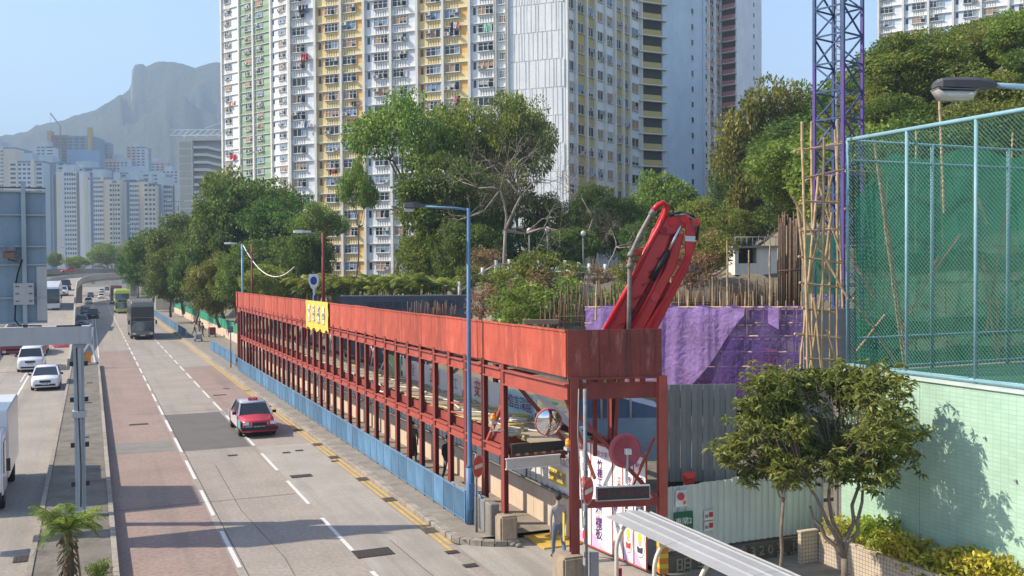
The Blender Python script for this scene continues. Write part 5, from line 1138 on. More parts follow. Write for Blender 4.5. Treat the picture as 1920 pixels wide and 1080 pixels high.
# near tree with whorled long leaves by the hoarding
def near_tree(base, forks_, crown_c, crown_r, nwh, label, tr=.09, seed=31):
    rng = np.random.default_rng(seed); mb = MB(); B_ = np.array(base, float); t = thing('street_tree', label, 'tree', base)
    V, F, k0 = [], [], 0; tips = []
    lobes_ = []
    for i in range(max(7, nwh//22)):
        d = rng.normal(size=3); d /= np.linalg.norm(d); r_ = rng.uniform(.35, 1)**.5; d[2] *= .66; lobes_.append(np.array(crown_c)+d*crown_r*.86*r_)
    for i in range(nwh):
        c_ = lobes_[i % len(lobes_)]; d = rng.normal(size=3); d /= np.linalg.norm(d); tips.append(c_+d*crown_r*rng.uniform(.12, .3)*np.array([1, 1, .8]))
    trunk_top = np.array(forks_[0]); limb(mb, bend((0, 0, -.1), tuple(trunk_top), rng, .03), tr, tr*.85, 8)
    hubs = [np.array(h) for h in forks_[1:]]
    for h in hubs: limb(mb, bend(tuple(trunk_top), tuple(h), rng, .06, 6), tr*.7, tr*.35, 7)
    for p in tips:
        h = hubs[int(np.argmin([np.linalg.norm(p-x) for x in hubs]))]; mid = h+(p-h)*.5+rng.normal(size=3)*.12; limb(mb, [tuple(h), tuple(mid), tuple(p)], tr*.13, tr*.05, 4)
        for c_ in range(5):
            q = p+rng.normal(size=3)*.15*(c_ > 0); n_ = rng.integers(9, 15); a = rng.uniform(0, 6.28, n_); el = rng.uniform(-.6, .7, n_); A = np.stack([np.cos(a)*np.cos(el), np.sin(a)*np.cos(el), np.sin(el)], 1)
            v, f = leaf_quads(np.repeat(q[None], n_, 0), A, .165, .3, rng, .3); V.append(v); F.append(f+k0); k0 += len(v)
    mb.ob('trunk', mat('street_tree_bark', (.2, .155, .115), .95, var=.35, scale=6, bump=.5), t); ob('crown', fast_mesh('crown', np.concatenate(V), np.concatenate(F), LM['near']), t); return t
nb = PX(1583, 1080, 15.7); nb = Vector((nb.x, nb.y, .13))
cc_ = PX(1540, 800, 15.7)-nb
near_tree(nb, [(.0, 0, 1.05), (-.55, .5, 2.2), (-.9, .3, 2.9), (.45, -.1, 2.6), (.5, .1, 3.0), (-.1, .2, 3.1)], (cc_.x, cc_.y, cc_.z+.05), 2.2, 400, 'street tree with long drooping leaves before the green wall', .085)
sb = PX(1472, 1060, 14.6); sb = Vector((sb.x, sb.y, .13)); c2 = PX(1450, 850, 14.6)-sb
near_tree(sb, [(-.05, 0, 2.3), (-.3, .1, 2.8), (.15, .0, 2.9), (0, .3, 3.0)], (c2.x-.1, c2.y+.2, c2.z-.05), 1.05, 70, 'slim young tree before the corrugated hoarding', .045, 33)
# clipped golden hedge along the planter
rng = np.random.default_rng(9); n_ = 34000
P = np.stack([rng.uniform(17.46, 18.2, n_), 20.4-rng.uniform(0, 1, n_)**.8*22, rng.uniform(.75, 1.38, n_)], 1); P[:, 2] += .14*np.sin(P[:, 1]*2.1)+.1*np.sin(P[:, 1]*5.3+P[:, 0]*4)
P[:, 0] -= .12*(rng.uniform(size=n_) < .3)
keep = (P[:, 2] > 1.1) | (P[:, 0] < 17.65) | (rng.uniform(size=n_) < .3); P = P[keep]
v, f = leaf_quads(P, rng.normal(size=(len(P), 3))+np.array([-.4, -.2, .6]), .15, .45, rng, .15); t = thing('golden_hedge', 'golden green hedge in the planter below the green wall', 'hedge', (17.8, 10, .8))
hm_ = fast_mesh('foliage', v-np.array([17.8, 10, .8]), f, LM['gold']); ob('foliage', hm_, t)
q = MB(); rr = random.Random(8)
for k in range(60): y_ = rr.uniform(-11, 10); q.cyl((rr.uniform(-.25, .25), y_, -.1), (rr.uniform(-.3, .3), y_+rr.uniform(-.1, .1), .4), .012, 4)
q.ob('stems', m_bark, t, kind='stuff')
# ================================================================== sports court, building site, cranes
def tilemat(name, c, c2, mortar, sx, sz, axis):
    m = bpy.data.materials.new(name); m.use_nodes = True; MATS[name] = m
    n = m.node_tree.nodes; l = m.node_tree.links; b = n['Principled BSDF']; b.inputs['Roughness'].default_value = .4
    tc = n.new('ShaderNodeTexCoord'); sp = n.new('ShaderNodeSeparateXYZ'); cb = n.new('ShaderNodeCombineXYZ'); l.new(tc.outputs['Object'], sp.inputs[0])
    l.new(sp.outputs[axis], cb.inputs[0]); l.new(sp.outputs[2], cb.inputs[1])
    br = n.new('ShaderNodeTexBrick'); br.offset = 0; br.inputs['Scale'].default_value = 1; br.inputs['Brick Width'].default_value = sx; br.inputs['Row Height'].default_value = sz; br.inputs['Mortar Size'].default_value = .007; br.inputs['Mortar Smooth'].default_value = .2
    br.inputs['Color1'].default_value = (*c, 1); br.inputs['Color2'].default_value = (*c2, 1); br.inputs['Mortar'].default_value = (*mortar, 1); l.new(cb.outputs[0], br.inputs['Vector'])
    nz = n.new('ShaderNodeTexNoise'); nz.inputs['Scale'].default_value = .9; nz.inputs['Detail'].default_value = 6; l.new(tc.outputs['Object'], nz.inputs['Vector'])
    mr = n.new('ShaderNodeMapRange'); mr.inputs[1].default_value = .3; mr.inputs[2].default_value = .7; mr.inputs[3].default_value = .86; mr.inputs[4].default_value = 1.1; l.new(nz.outputs['Fac'], mr.inputs[0])
    ml = n.new('ShaderNodeVectorMath'); ml.operation = 'SCALE'; l.new(br.outputs['Color'], ml.inputs[0]); l.new(mr.outputs[0], ml.inputs['Scale']); l.new(ml.outputs[0], b.inputs['Base Color'])
    bp = n.new('ShaderNodeBump'); bp.invert = True; bp.inputs['Strength'].default_value = .5; bp.inputs['Distance'].default_value = .01; l.new(br.outputs['Fac'], bp.inputs['Height']); l.new(bp.outputs[0], b.inputs['Normal']); return m
m_gt = tilemat('green_wall_tiles', (.42, .60, .47), (.39, .56, .43), (.33, .49, .38), .2, .1, 1)
m_ct = tilemat('cream_planter_tiles', (.58, .48, .37), (.54, .44, .34), (.2, .16, .12), .1, .1, 1); m_ct2 = tilemat('cream_planter_tiles_end', (.58, .48, .37), (.54, .44, .34), (.2, .16, .12), .1, .1, 0)
FX = 18.26
gwall = thing('green_tiled_wall', 'mint green tiled retaining wall below the sports court fence', 'wall', (FX, 5, 0))
for k, (y0, y1) in enumerate(((-17, -2), (-2, 6.48), (6.48, 9.44), (9.44, 12.9), (12.9, 15.6))): MB().box(0, .4, y0, y1-.012, -.1, 5.08).ob('tiled_bay', m_gt, gwall)
MB().box(-.05, .45, -17, 15.62, 5.08, 5.14).ob('coping', mat('coping_green', (.5, .58, .52), .8), gwall)
for z_, y_ in ((3.4, 8.2), (3.3, 7.4), (1.6, 7.0), (1.7, 8.3), (4.0, 11), (3.2, 10.2)): MB().cyl((-.06, y_, z_), (.02, y_, z_), .03, 8).ob('weep_pipe', m_bk, gwall)
MB().box(.5, 24, -17, 15.55, 4.9, 5.0).ob('court_surface', mat('court_green', (.07, .2, .12), .8, var=.15, scale=.5), gwall)
MB().box(.5, 24, -17, 15.5, -.1, 4.88).ob('court_fill', m_conc_dk, gwall)
MB().box(.02, 24, 15.63, 15.9, -.1, 5.0).ob('end_wall', m_conc_dk, gwall)
# planter
pl_ = thing('tiled_planter', 'cream tiled planter wall in front of the green wall', 'planter', (17.38, 20.45, 0))
MB().box(0, .12, -35, 0, 0, .86).ob('front_wall', m_ct, pl_); MB().box(-.02, .16, -35, .02, .86, .9).ob('coping', mat('planter_coping', (.5, .42, .33), .8, var=.15), pl_)
MB().box(-.55, 0.0, .02, .14, 0, .93).ob('end_wall', m_ct2, pl_); MB().box(-.57, .0, .0, .16, .93, .97).ob('coping', MATS['planter_coping'], pl_)
MB().box(.125, .87, -35, 0, .0, .74).ob('soil', m_earth, pl_)
# fence on the wall
m_fp = mat('fence_blue_green', (.21, .37, .42), .45, var=.12, scale=3, streak=.2); m_fw = mat('fence_wire', (.08, .2, .15), .5)
fn = thing('court_fence', 'tall blue green chain link fence of the sports court on the green wall', 'fence', (FX+.2, 20.57, 5.14)); FT = 6.03
def chain(y0, y1, z0, z1, sp=.075, w=.009, along='y'):
    q = []; L_, H_ = y1-y0, z1-z0; V = []; F = []
    def seg(a, b, off):
        k = len(V)
        for (u_, v_) in (a, b):
            for d_ in ((-w, 0), (0, w), (w, 0), (0, -w)):
                V.append((d_[1]+off, y0+u_, z0+v_+d_[0]) if along == 'y' else (y0+u_, d_[1]+off, z0+v_+d_[0]))
        for i in range(4): F.append((k+i, k+(i+1) % 4, k+4+(i+1) % 4, k+4+i))
    n_ = int((L_+H_)/(sp*1.414))
    for i in range(1, n_):
        c = i*sp*1.414
        a = (c, 0) if c <= L_ else (L_, c-L_); b = (0, c) if c <= H_ else (c-H_, H_); seg(a, b, .006)
        a = (L_-c, 0) if c <= L_ else (0, c-L_); b = (L_, c) if c <= H_ else (L_-c+H_, H_); seg(a, b, -.006)
    return fast_mesh('chain_link', V, F, m_fw)
ob('chain_link', chain(-9.5, 0, 0.05, FT), fn, kind='stuff')
for k in range(6): MB().cyl((0, -k*2.06, -.06), (0, -k*2.06, FT), .045, 10).ob('post', m_fp, fn)
MB().cyl((0, 0, FT), (0, -10.4, FT), .055, 10).ob('top_rail', m_fp, fn); MB().cyl((-.0, .0, .08), (0, -10.4, .08), .05, 10).ob('bottom_rail', m_fp, fn)
for k in range(5): MB().cyl((-.02, -k*2.06-.1, .1), (-.02, -k*2.06-1.9, .12), .03, 6).ob('lower_pipe', m_fp, fn)
MB().cyl((0, -2.06, FT), (2.4, 0, FT-.0), .04, 8).ob('corner_tie', m_fp, fn)
f2 = thing('court_end_fence', 'far end fence of the sports court seen through the near mesh', 'fence', (FX+.2, 20.5, 5.02))
ob('chain_link', chain(.1, 12, .1, FT, sp=.1, along='x'), f2, kind='stuff')
for k in range(1, 5): MB().cyl((k*2.9, 0, 0), (k*2.9, 0, FT+.1), .05, 8).ob('post', m_fp, f2)
for z_ in (FT+.1, FT*.93, .9, .1): MB().cyl((0.06, .0, z_), (12, .0, z_), .035, 8).ob('rail', m_fp, f2)

# --- green net on bamboo beyond the court
m_gnet = netmat('green_scaffold_net', (.035, .30, .17), .8); m_pnet = netmat('lilac_scaffold_net', (.54, .36, .74), .66); m_dnet = netmat('shade_purple_net', (.13, .075, .29), .72)
def bpole(mb, a, b, r=.045, seed=0):
    a, b = Vector(a), Vector(b); L_ = (b-a).length; n_ = max(2, int(L_/.45)); pts = []; rs = []
    rg = random.Random(seed+int(L_*100))
    for i in range(n_+1):
        t = i/n_; p_ = a+(b-a)*t+Vector((rg.uniform(-1, 1), rg.uniform(-1, 1), 0))*.012; pts += [p_-(b-a).normalized()*.02, p_, p_+(b-a).normalized()*.02]; rs += [r*(1-.25*t), r*1.16*(1-.25*t), r*(1-.25*t)]
    return mb.tube(pts, rs, 6)
def netsheet(name, grid, m, parent=None, **k):
    """grid[i][j] of points"""
    ni, nj = len(grid), len(grid[0]); vs = [p for r_ in grid for p in r_]
    return MB().add(vs, [(i*nj+j, (i+1)*nj+j, (i+1)*nj+j+1, i*nj+j+1) for i in range(ni-1) for j in range(nj-1)], 0, True).ob(name, m, parent, **k)
GY = 25.5
gs = thing('green_net_scaffold', 'bamboo scaffold wrapped in green netting behind the sports court', 'scaffold', (23.2, GY, 0))
grid = [[(i*.6, .12*math.sin(i*1.3+j*.4)+.5*math.sin(j*.8)*.2, 3.0+j*.9) for j in range(10)] for i in range(46)]
for i, r_ in enumerate(grid):
    tp = 11.5+.03*i+.2*math.sin(i*.9)-(1.5*max(0, 1-i/3)); 
    for j in range(10): r_[j] = (r_[j][0], r_[j][1], 2.6+(tp-2.6)*j/9)
netsheet('green_net', grid, m_gnet, gs)
for z0_, z1_ in ((7.6, 8.3), (5.4, 6.0), (3.0, 5.0)): netsheet('net_overlap', [[(i*.6, -.12+.1*math.sin(i*1.7+j), z0_+(z1_-z0_)*j/3+.06*math.sin(i)) for j in range(4)] for i in range(46)], m_gnet, gs)
rr = random.Random(15)
for k in range(18): bpole(MB(), (k*1.5+rr.uniform(-.2, .2), .5, 2), (k*1.5+rr.uniform(-.4, .4), .5, 11.3+rr.uniform(-.5, 1.6)), .045, k).ob('bamboo_pole', m_bam, gs)
for k in range(7): bpole(MB(), (0, .45, 3.5+k*1.25), (27, .45, 3.5+k*1.25+rr.uniform(-.1, .1)), .04, k).ob('bamboo_ledger', m_bam, gs)
for k, (px0, py0, px1, py1) in enumerate(((1640, 270, 1695, 690), (1648, 300, 1700, 680), (1745, 520, 1800, 440), (1842, 480, 1872, 690), (1760, 150, 1770, 400), (1850, 620, 1885, 400), (1690, 620, 1760, 480), (1600, 560, 1680, 680), (1605, 660, 1660, 590), (1870, 560, 1872, 690), (1830, 360, 1850, 420), (1590, 470, 1640, 560))):
    a, b = PY(px0, py0, GY-.5), PY(px1, py1, GY-.7); bpole(MB(), a-Vector((23.2, GY, 0)), b-Vector((23.2, GY, 0)), .05, k+40).ob('leaning_pole', m_bam, gs)
# grey sheets at the scaffold foot
p = PY(1640, 650, GY+.9); MB().box(-1.3, 1.3, 0, .04, -1, 1).ob('grey_sheet', m_bk, loc=p, label='grey sheet behind the green netting at its lower left', cat='sheeting')

# --- bamboo tower left of the fence
BZ = 25.2
bt = thing('bamboo_scaffold', 'slim bamboo pole scaffold tower left of the court fence', 'scaffold', (0, 0, 0))
def Q(px, py, z): return PD(px, py, z)
for k, (x0, y0, x1, y1, dz) in enumerate(((1504, 230, 1516, 735, 0), (1522, 230, 1524, 735, .5), (1545, 260, 1541, 735, 0), (1555, 330, 1556, 735, .9), (1571, 225, 1570, 700, .7), (1497, 390, 1528, 735, .2), (1535, 330, 1500, 690, .3), (1488, 370, 1545, 480, .1), (1545, 480, 1590, 560, .1), (1560, 400, 1515, 720, .4), (1527, 560, 1545, 735, .1), (1512, 540, 1560, 330, .5), (1550, 620, 1580, 720, .2), (1530, 330, 1575, 470, .6))):
    bpole(MB(), Q(x0, y0, BZ+dz), Q(x1, y1, BZ+dz), .038, k).ob('bamboo_upright', m_bam, bt)
for k, (x0, x1, y0, y1) in enumerate(((1490, 1578, 283, 270), (1505, 1580, 335, 318), (1502, 1576, 377, 380), (1500, 1575, 433, 430), (1498, 1580, 481, 494), (1500, 1580, 530, 540), (1505, 1565, 578, 586), (1490, 1575, 626, 634), (1510, 1570, 672, 676))):
    bpole(MB(), Q(x0, y0, BZ+.1), Q(x1, y1, BZ+.3), .034, k+20).ob('bamboo_ledger', m_bam, bt); bpole(MB(), Q(x0+6, y0+3, BZ+.9), Q(x1, y1-4, BZ+.9), .032, k+30).ob('bamboo_ledger', m_bam, bt)
netsheet('green_net', [[Q(1512+i*9, 440+j*28, BZ+1.3+.05*math.sin(i+j)) for j in range(5)] for i in range(8)], m_gnet, bt)
MB().box(-.7, .7, 0, .05, -1.6, 1.6).ob('corrugated_sheet', m_bk, loc=Q(1556, 690, BZ+1.4), rz=-YAW, label='dark sheet standing behind the foot of the bamboo tower', cat='sheeting')

# --- purple netted scaffold across the site
PZ = 42.0
_PD0 = Q
def QP(px, py, z): return _PD0(px, py, z-42+1/((1-(px-1098)/407)/46.2+((px-1098)/407)/37.8))
ps = thing('purple_net_scaffold', 'bamboo scaffold hung with lilac netting, its shade coloured deep purple, across the site', 'scaffold', (0, 0, 0))
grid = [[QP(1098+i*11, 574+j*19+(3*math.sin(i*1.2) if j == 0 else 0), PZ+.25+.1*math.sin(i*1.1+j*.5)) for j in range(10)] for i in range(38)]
netsheet('shade_purple_net', grid, m_dnet, ps)  # darker net colour stands in for the shaded part of the netting
grid = []
for i in range(81):
    px = 1098+i*3.73; yb = 732 if px < 1290 else 732-(px-1290)*1.32; r_ = []  # diagonal lower hem drawn along the edge of that shade
    for j in range(10): r_.append(QP(px+(j*.4*math.sin(i*.23)), 574+(max(yb, 580)-574)*j/9+(4*abs(math.sin(i*.27)) if j == 0 else 0), PZ+(.05+.07*abs(math.sin(i*.11)))*math.sin(i*.37+1.9*math.sin(i*.13)+j*.1)+.03*math.sin(i*1.3+2*math.sin(i*.31)+j*.15)+.03*math.sin(i*.21-j*.7)))
    grid.append(r_)
netsheet('lilac_net', grid, m_pnet, ps)
netsheet('lilac_net', [[QP(1440+i*10, 576+j*(10+i*2), PZ+.1*math.sin(i+j)) for j in range(4)] for i in range(3)], m_pnet, ps)
rr = random.Random(25)
for k in range(27):
    px = 1104+k*15.4; bpole(MB(), QP(px, 735, PZ+.5), QP(px+rr.uniform(-3, 3), rr.choice((548, 556, 560, 565, 520 if px > 1180 else 550)), PZ+.5), .042, k).ob('bamboo_upright', m_bam, ps)
    if k % 2: bpole(MB(), QP(px+5, 735, PZ+1.7), QP(px+5, 575, PZ+1.7), .045, k).ob('bamboo_upright', m_bam, ps)
for y in (576, 606, 632, 660, 690): bpole(MB(), QP(1098, y, PZ+.35), QP(1506, y-2+rr.uniform(-2, 2), PZ+.35), .045, y).ob('bamboo_ledger', m_bam, ps); bpole(MB(), QP(1098, y+5, PZ+2), QP(1506, y+4, PZ+2), .045, y).ob('bamboo_ledger', m_bam, ps)
for k, (a, b, c, d_) in enumerate(((1275, 640, 1360, 720), (1120, 690, 1190, 590), (1320, 600, 1280, 720), (1430, 720, 1490, 600))): bpole(MB(), QP(a, b, PZ+.8), QP(c, d_, PZ+.8), .045, k).ob('bamboo_brace', m_bam, ps)
# machines glimpsed through the net
m_mr = mat('machine_red', (.45, .04, .04), .45, var=.1)
t = thing('red_piling_rig', 'red machine glimpsed through the purple netting', 'machine', Q(1370, 720, PZ+5), -YAW)
MB().box(-2.3, 2.3, -1, 1, -.6, .5).ob('body', m_mr, t); MB().box(-.6, .8, -1, 1, .5, 2.4).ob('cab', mat('machine_dark', (.05, .05, .07), .5), t); MB().box(.9, 2.2, -.9, .9, .5, 1.6).ob('engine_cover', m_mr, t); MB().box(-2.5, 2.5, -1.3, -1.02, -1.3, -.5).ob('track', MATS['machine_dark'], t); MB().box(-2.5, 2.5, 1.02, 1.3, -1.3, -.5).ob('track', MATS['machine_dark'], t)
t = thing('yellow_machine', 'small yellow plant glimpsed low behind the netting', 'machine', Q(1330, 690, PZ+3.5), -YAW); MB().box(-.5, .4, -.4, .4, -.5, .3).ob('body', m_yelp, t); MB().box(-.3, .2, -.3, .3, .3, .7).ob('hood', m_org, t)
# rebar stands
m_rb = mat('rusty_rebar', (.14, .085, .055), .85, var=.3, scale=5, objvar=.25)
def rebar(px0, px1, ytop0, ytop1, ybase, z, n_, label, seed, r=.03, lean=3):
    t = thing('rebar_stand', label, 'rebar', Q((px0+px1)/2, ybase, z)); o_ = Vector(t.location); rg = random.Random(seed)
    for k in range(n_):
        px = px0+(px1-px0)*(k+.5)/n_+rg.uniform(-2, 2); dz = rg.uniform(-.8, .8)
        MB().cyl(Q(px, ybase, z+dz)-o_, Q(px+rg.uniform(-lean, lean), rg.uniform(ytop0, ytop1), z+dz)-o_, r, 5).ob('rod', m_rb, t)
    for y_ in (ybase-8, (ytop1+ybase)/2): MB().cyl(Q(px0, y_, z-.9)-o_, Q(px1, y_-1, z-.9)-o_, r, 5).ob('tie_rod', m_rb, t)
rebar(1460, 1502, 396, 425, 590, 43, 26, 'tall rusty rebar cage left of the bamboo tower', 1, .035, 2)
rebar(1330, 1460, 520, 562, 590, 45, 52, 'field of rusty rebar standing above the purple netting', 2)
rebar(1255, 1330, 530, 555, 580, 50, 30, 'brown rods just right of the red boom', 6)
rebar(1040, 1170, 520, 575, 612, 52, 46, 'brown rods on the slope left of the red boom', 3, .03, 6)
rebar(765, 855, 562, 580, 606, 45, 40, 'rebar starter bars behind the fascia under the dark wall', 4, .025, 3)
rebar(1010, 1060, 560, 590, 615, 47, 14, 'short rods above the fascia near the sapling', 5)
for k, px in enumerate((1117, 1364, 1404, 1442, 1240, 1290)):
    bpole(MB(), Q(px, 600, 44), Q(px+rr.uniform(-2, 2), (528, 452, 470, 460, 545, 545)[k], 44), .05, k).ob('bamboo_mast', m_bam, label=('pole left of the boom', 'tallest pole before the white hut', 'pole at the hut middle', 'pole at the hut right corner', 'pole low behind the boom', 'pole between the boom and the rods')[k]+', tall single bamboo', cat='bamboo pole', group='single bamboo poles')
# grey sheet wall in the gate bay
q = MB()
for i in range(14): q.box(-1.05+i*.15, -1.05+(i+1)*.15-.01, (i % 2)*.04, (i % 2)*.04+.03, -1.3, 1.3)
q.ob('grey_sheet_wall', mat('grey_sheet', (.24, .25, .24), .6, var=.15, scale=1, streak=.3), loc=Q(1308, 812, 26.3), rz=-YAW, label='tall grey sheet wall behind the hoarding right of the gate post', cat='sheeting')
q = MB().box(-1.5, 1.5, 0, .3, -.4, .35).ob('dark_skip', mat('dark_skip', (.06, .055, .05), .7), loc=Q(1350, 905, 26.8), rz=-YAW, label='dark site skip behind the hoarding top', cat='skip')
MB().sphere((0, 0, 0), .16, 12, 7, 0, (1.3, 1, .8)).box(-.12, .1, -.1, .1, -.3, -.1).ob('red_buoy_lamp', m_nered, loc=Q(1292, 892, 25.6), label='red lamp housing behind the hoarding by the gate post', cat='lamp')
# site office container etc inside the gate
t = thing('blue_site_container', 'pale blue machine body inside the vehicle gate', 'machine', Q(1160, 800, 34), -YAW)
MB().box(-1.6, 1.6, 0, 2.2, -1.2, .3).ob('body', mat('machine_pale_blue', (.3, .38, .46), .5, var=.15), t); MB().prism([(-1.4, .3), (1.5, .3), (1.5, .6), (-.3, 1.1), (-1.4, 1.1)], 0, 2.2).ob('hopper', mat('machine_blue', (.12, .17, .26), .5), t); MB().box(-.7, .1, -.3, .0, 1.1, 2.2).ob('yellow_flap', mat('ochre_sheet', (.45, .28, .05), .7), t)
for x in (-1.5, -.6, .4, 1.4): MB().cyl((x, -.1, .3), (x, -.1, 2.3), .04, 6).ob('guard_rail_post', m_lat, t)
MB().cyl((-1.5, -.1, 1.6), (1.4, -.1, 1.6), .03, 6).ob('guard_rail', m_lat, t)
MB().box(-1, 1, 0, .5, -.3, .3).ob('timber_stack', m_ply, loc=Q(1215, 755, 36), rz=-YAW, label='stack of pale timber inside the gate', cat='timber')
t = thing('scaffold_ladder_stair', 'green striped stair seen under the gantry behind the mirror', 'stair', Q(1090, 800, 31), -YAW)
for k in range(7): MB().bar((-1.3+k*.27, 0, 1.0-k*.26), (-1.0+k*.27, 0, 1.0-k*.26), .35, .06).ob('tread', m_bg if k % 2 else m_bw, t)
MB().bar((-1.4, -.2, 1.1), (.8, -.2, -1.0), .1, .2).ob('stringer', m_bw, t)

# --- red folding concrete-pump boom
BZ2 = 36.0
m_br = mat('boom_red', (.64, .014, .022), .35, var=.1, scale=1, coat=.3, dirt=(.3, .015, .02), dirt_amt=.3); m_brd = mat('boom_dark_red', (.28, .012, .016), .4, var=.15); m_blk = mat('hydraulic_black', (.015, .015, .017), .35); m_chr = mat('chrome_rod', (.7, .7, .7), .15, metal=1.0); m_pipe = mat('worn_grey_pipe', (.24, .21, .185), .65, metal=.2, var=.35, scale=4)
bo_ = Q(1190, 640, BZ2); boom = thing('pump_boom', 'red folded concrete pump boom rising behind the gantry fascia', 'crane', bo_)
def q2(px, py, dz=0): return PD(px, py, BZ2+dz)-bo_
def slab(pts, d0, d1, m, name):
    """outline in the picture plane given thickness d0..d1 along the line of sight, at its true place in the site"""
    n_ = len(pts); vs = [q2(x, y, d0) for x, y in pts]+[q2(x, y, d1) for x, y in pts]
    mb = MB().add(vs, [(i, (i+1) % n_, n_+(i+1) % n_, n_+i) for i in range(n_)]+[tuple(reversed(range(n_))), tuple(range(n_, 2*n_))]); me = bevel(mb.mesh(name, m), .03); return ob(name, me, boom)
slab([(1116, 640), (1200, 492), (1224, 428), (1243, 417), (1262, 427), (1240, 490), (1156, 640)], -.35, .35, m_br, 'boom_section')
slab([(1156, 640), (1240, 490), (1262, 430), (1274, 438), (1252, 500), (1172, 640)], -.2, .25, m_brd, 'boom_web')
slab([(1163, 640), (1246, 505), (1266, 445), (1283, 436), (1268, 500), (1196, 640)], -.42, .4, m_br, 'boom_section')
slab([(1192, 640), (1246, 555), (1284, 478), (1284, 412), (1305, 408), (1305, 455), (1292, 500), (1262, 560), (1222, 640)], -.45, .45, m_br, 'boom_section')
slab([(1180, 640), (1235, 555), (1246, 557), (1196, 640)], -.1, .3, m_brd, 'boom_web')
slab([(1213, 548), (1246, 520), (1262, 535), (1232, 572), (1208, 570)], -.3, .3, m_brd, 'link_plate')
slab([(1235, 425), (1252, 405), (1300, 403), (1312, 414), (1306, 428), (1285, 424), (1262, 440), (1245, 440)], -.4, .4, m_br, 'boom_head')
for px, py, r_ in ((1262, 415, .22), (1284, 410, .2), (1304, 417, .2), (1244, 432, .17), (1228, 556, .2)):
    MB().cyl(q2(px, py, -.52), q2(px, py, .52), r_*.8, 14).ob('pivot_pin', m_br if r_ > .18 else m_brd, boom)
MB().cyl(q2(1222, 524, -.58), q2(1252, 473, -.58), .12, 12).ob('hydraulic_cylinder', m_blk, boom); MB().cyl(q2(1252, 473, -.58), q2(1276, 424, -.58), .055, 10).ob('piston_rod', m_chr, boom)
MB().cyl(q2(1190, 628, -.1), q2(1205, 592, -.1), .1, 12).ob('hydraulic_cylinder', m_blk, boom); MB().cyl(q2(1205, 592, -.1), q2(1216, 562, -.1), .05, 10).ob('piston_rod', m_chr, boom)
MB().tube([q2(1179, 640, -.6), q2(1180, 560, -.6), q2(1181, 500, -.6), q2(1184, 475, -.6), q2(1200, 440, -.6), q2(1222, 400, -.6), q2(1228, 390, -.6)], .085, 10).ob('delivery_pipe', m_pipe, boom)
MB().tube([q2(1224, 396, -.6), q2(1232, 386, -.6), q2(1243, 380, -.55), q2(1250, 385, -.45), q2(1250, 394, -.4), q2(1240, 418, -.4), q2(1218, 458, -.42), q2(1180, 535, -.42), q2(1135, 618, -.42)], .1, 10).ob('elbow_pipe', m_br, boom)
MB().tube([q2(1246, 392, -.3), q2(1200, 490, -.5), q2(1150, 600, -.45)], .06, 8).ob('hose_line', m_br, boom); MB().tube([q2(1262, 450, -.5), q2(1225, 540, -.5), q2(1175, 635, -.5)], .055, 8).ob('hose_line', m_br, boom); MB().tube([q2(1290, 480, -.52), q2(1262, 535, -.52), q2(1210, 635, -.52)], .04, 8).ob('edge_pipe', m_br, boom)
MB().tube([q2(1256, 405, -.45), q2(1275, 398, -.45), q2(1300, 405, -.45), q2(1310, 420, -.45), q2(1306, 450, -.5)], .05, 8).ob('hydraulic_hose', m_blk, boom)
MB().tube([q2(1264, 404, -.5), q2(1285, 402, -.5), q2(1303, 412, -.5), q2(1300, 430, -.5)], .04, 8).ob('hydraulic_hose', m_pipe, boom)
for px, py in ((1181, 498), (1183, 477), (1223, 399)): MB().cyl(q2(px-3, py+5, -.6), q2(px+3, py-4, -.6), .12, 10).ob('pipe_clamp', m_pipe, boom)
for px, py in ((1192, 478), (1196, 470), (1188, 490)): MB().box(-.25, .15, -.05, .05, -.05, .05).ob('valve_block', m_br, boom, loc=q2(px, py, -.4))
for k in range(6):
    px, py = 1213-k*14, 470+k*25; MB().bar(q2(px+18, py+16, -.44), q2(px+38, py+6, -.44), .05).ob('pipe_bracket', m_brd, boom)
MB().add([q2(1284.5, 442, -.462), q2(1304.5, 443, -.462), q2(1304.5, 453, -.462), q2(1284.5, 452, -.462)], [(3, 2, 1, 0)]).ob('white_label', m_newh, boom)

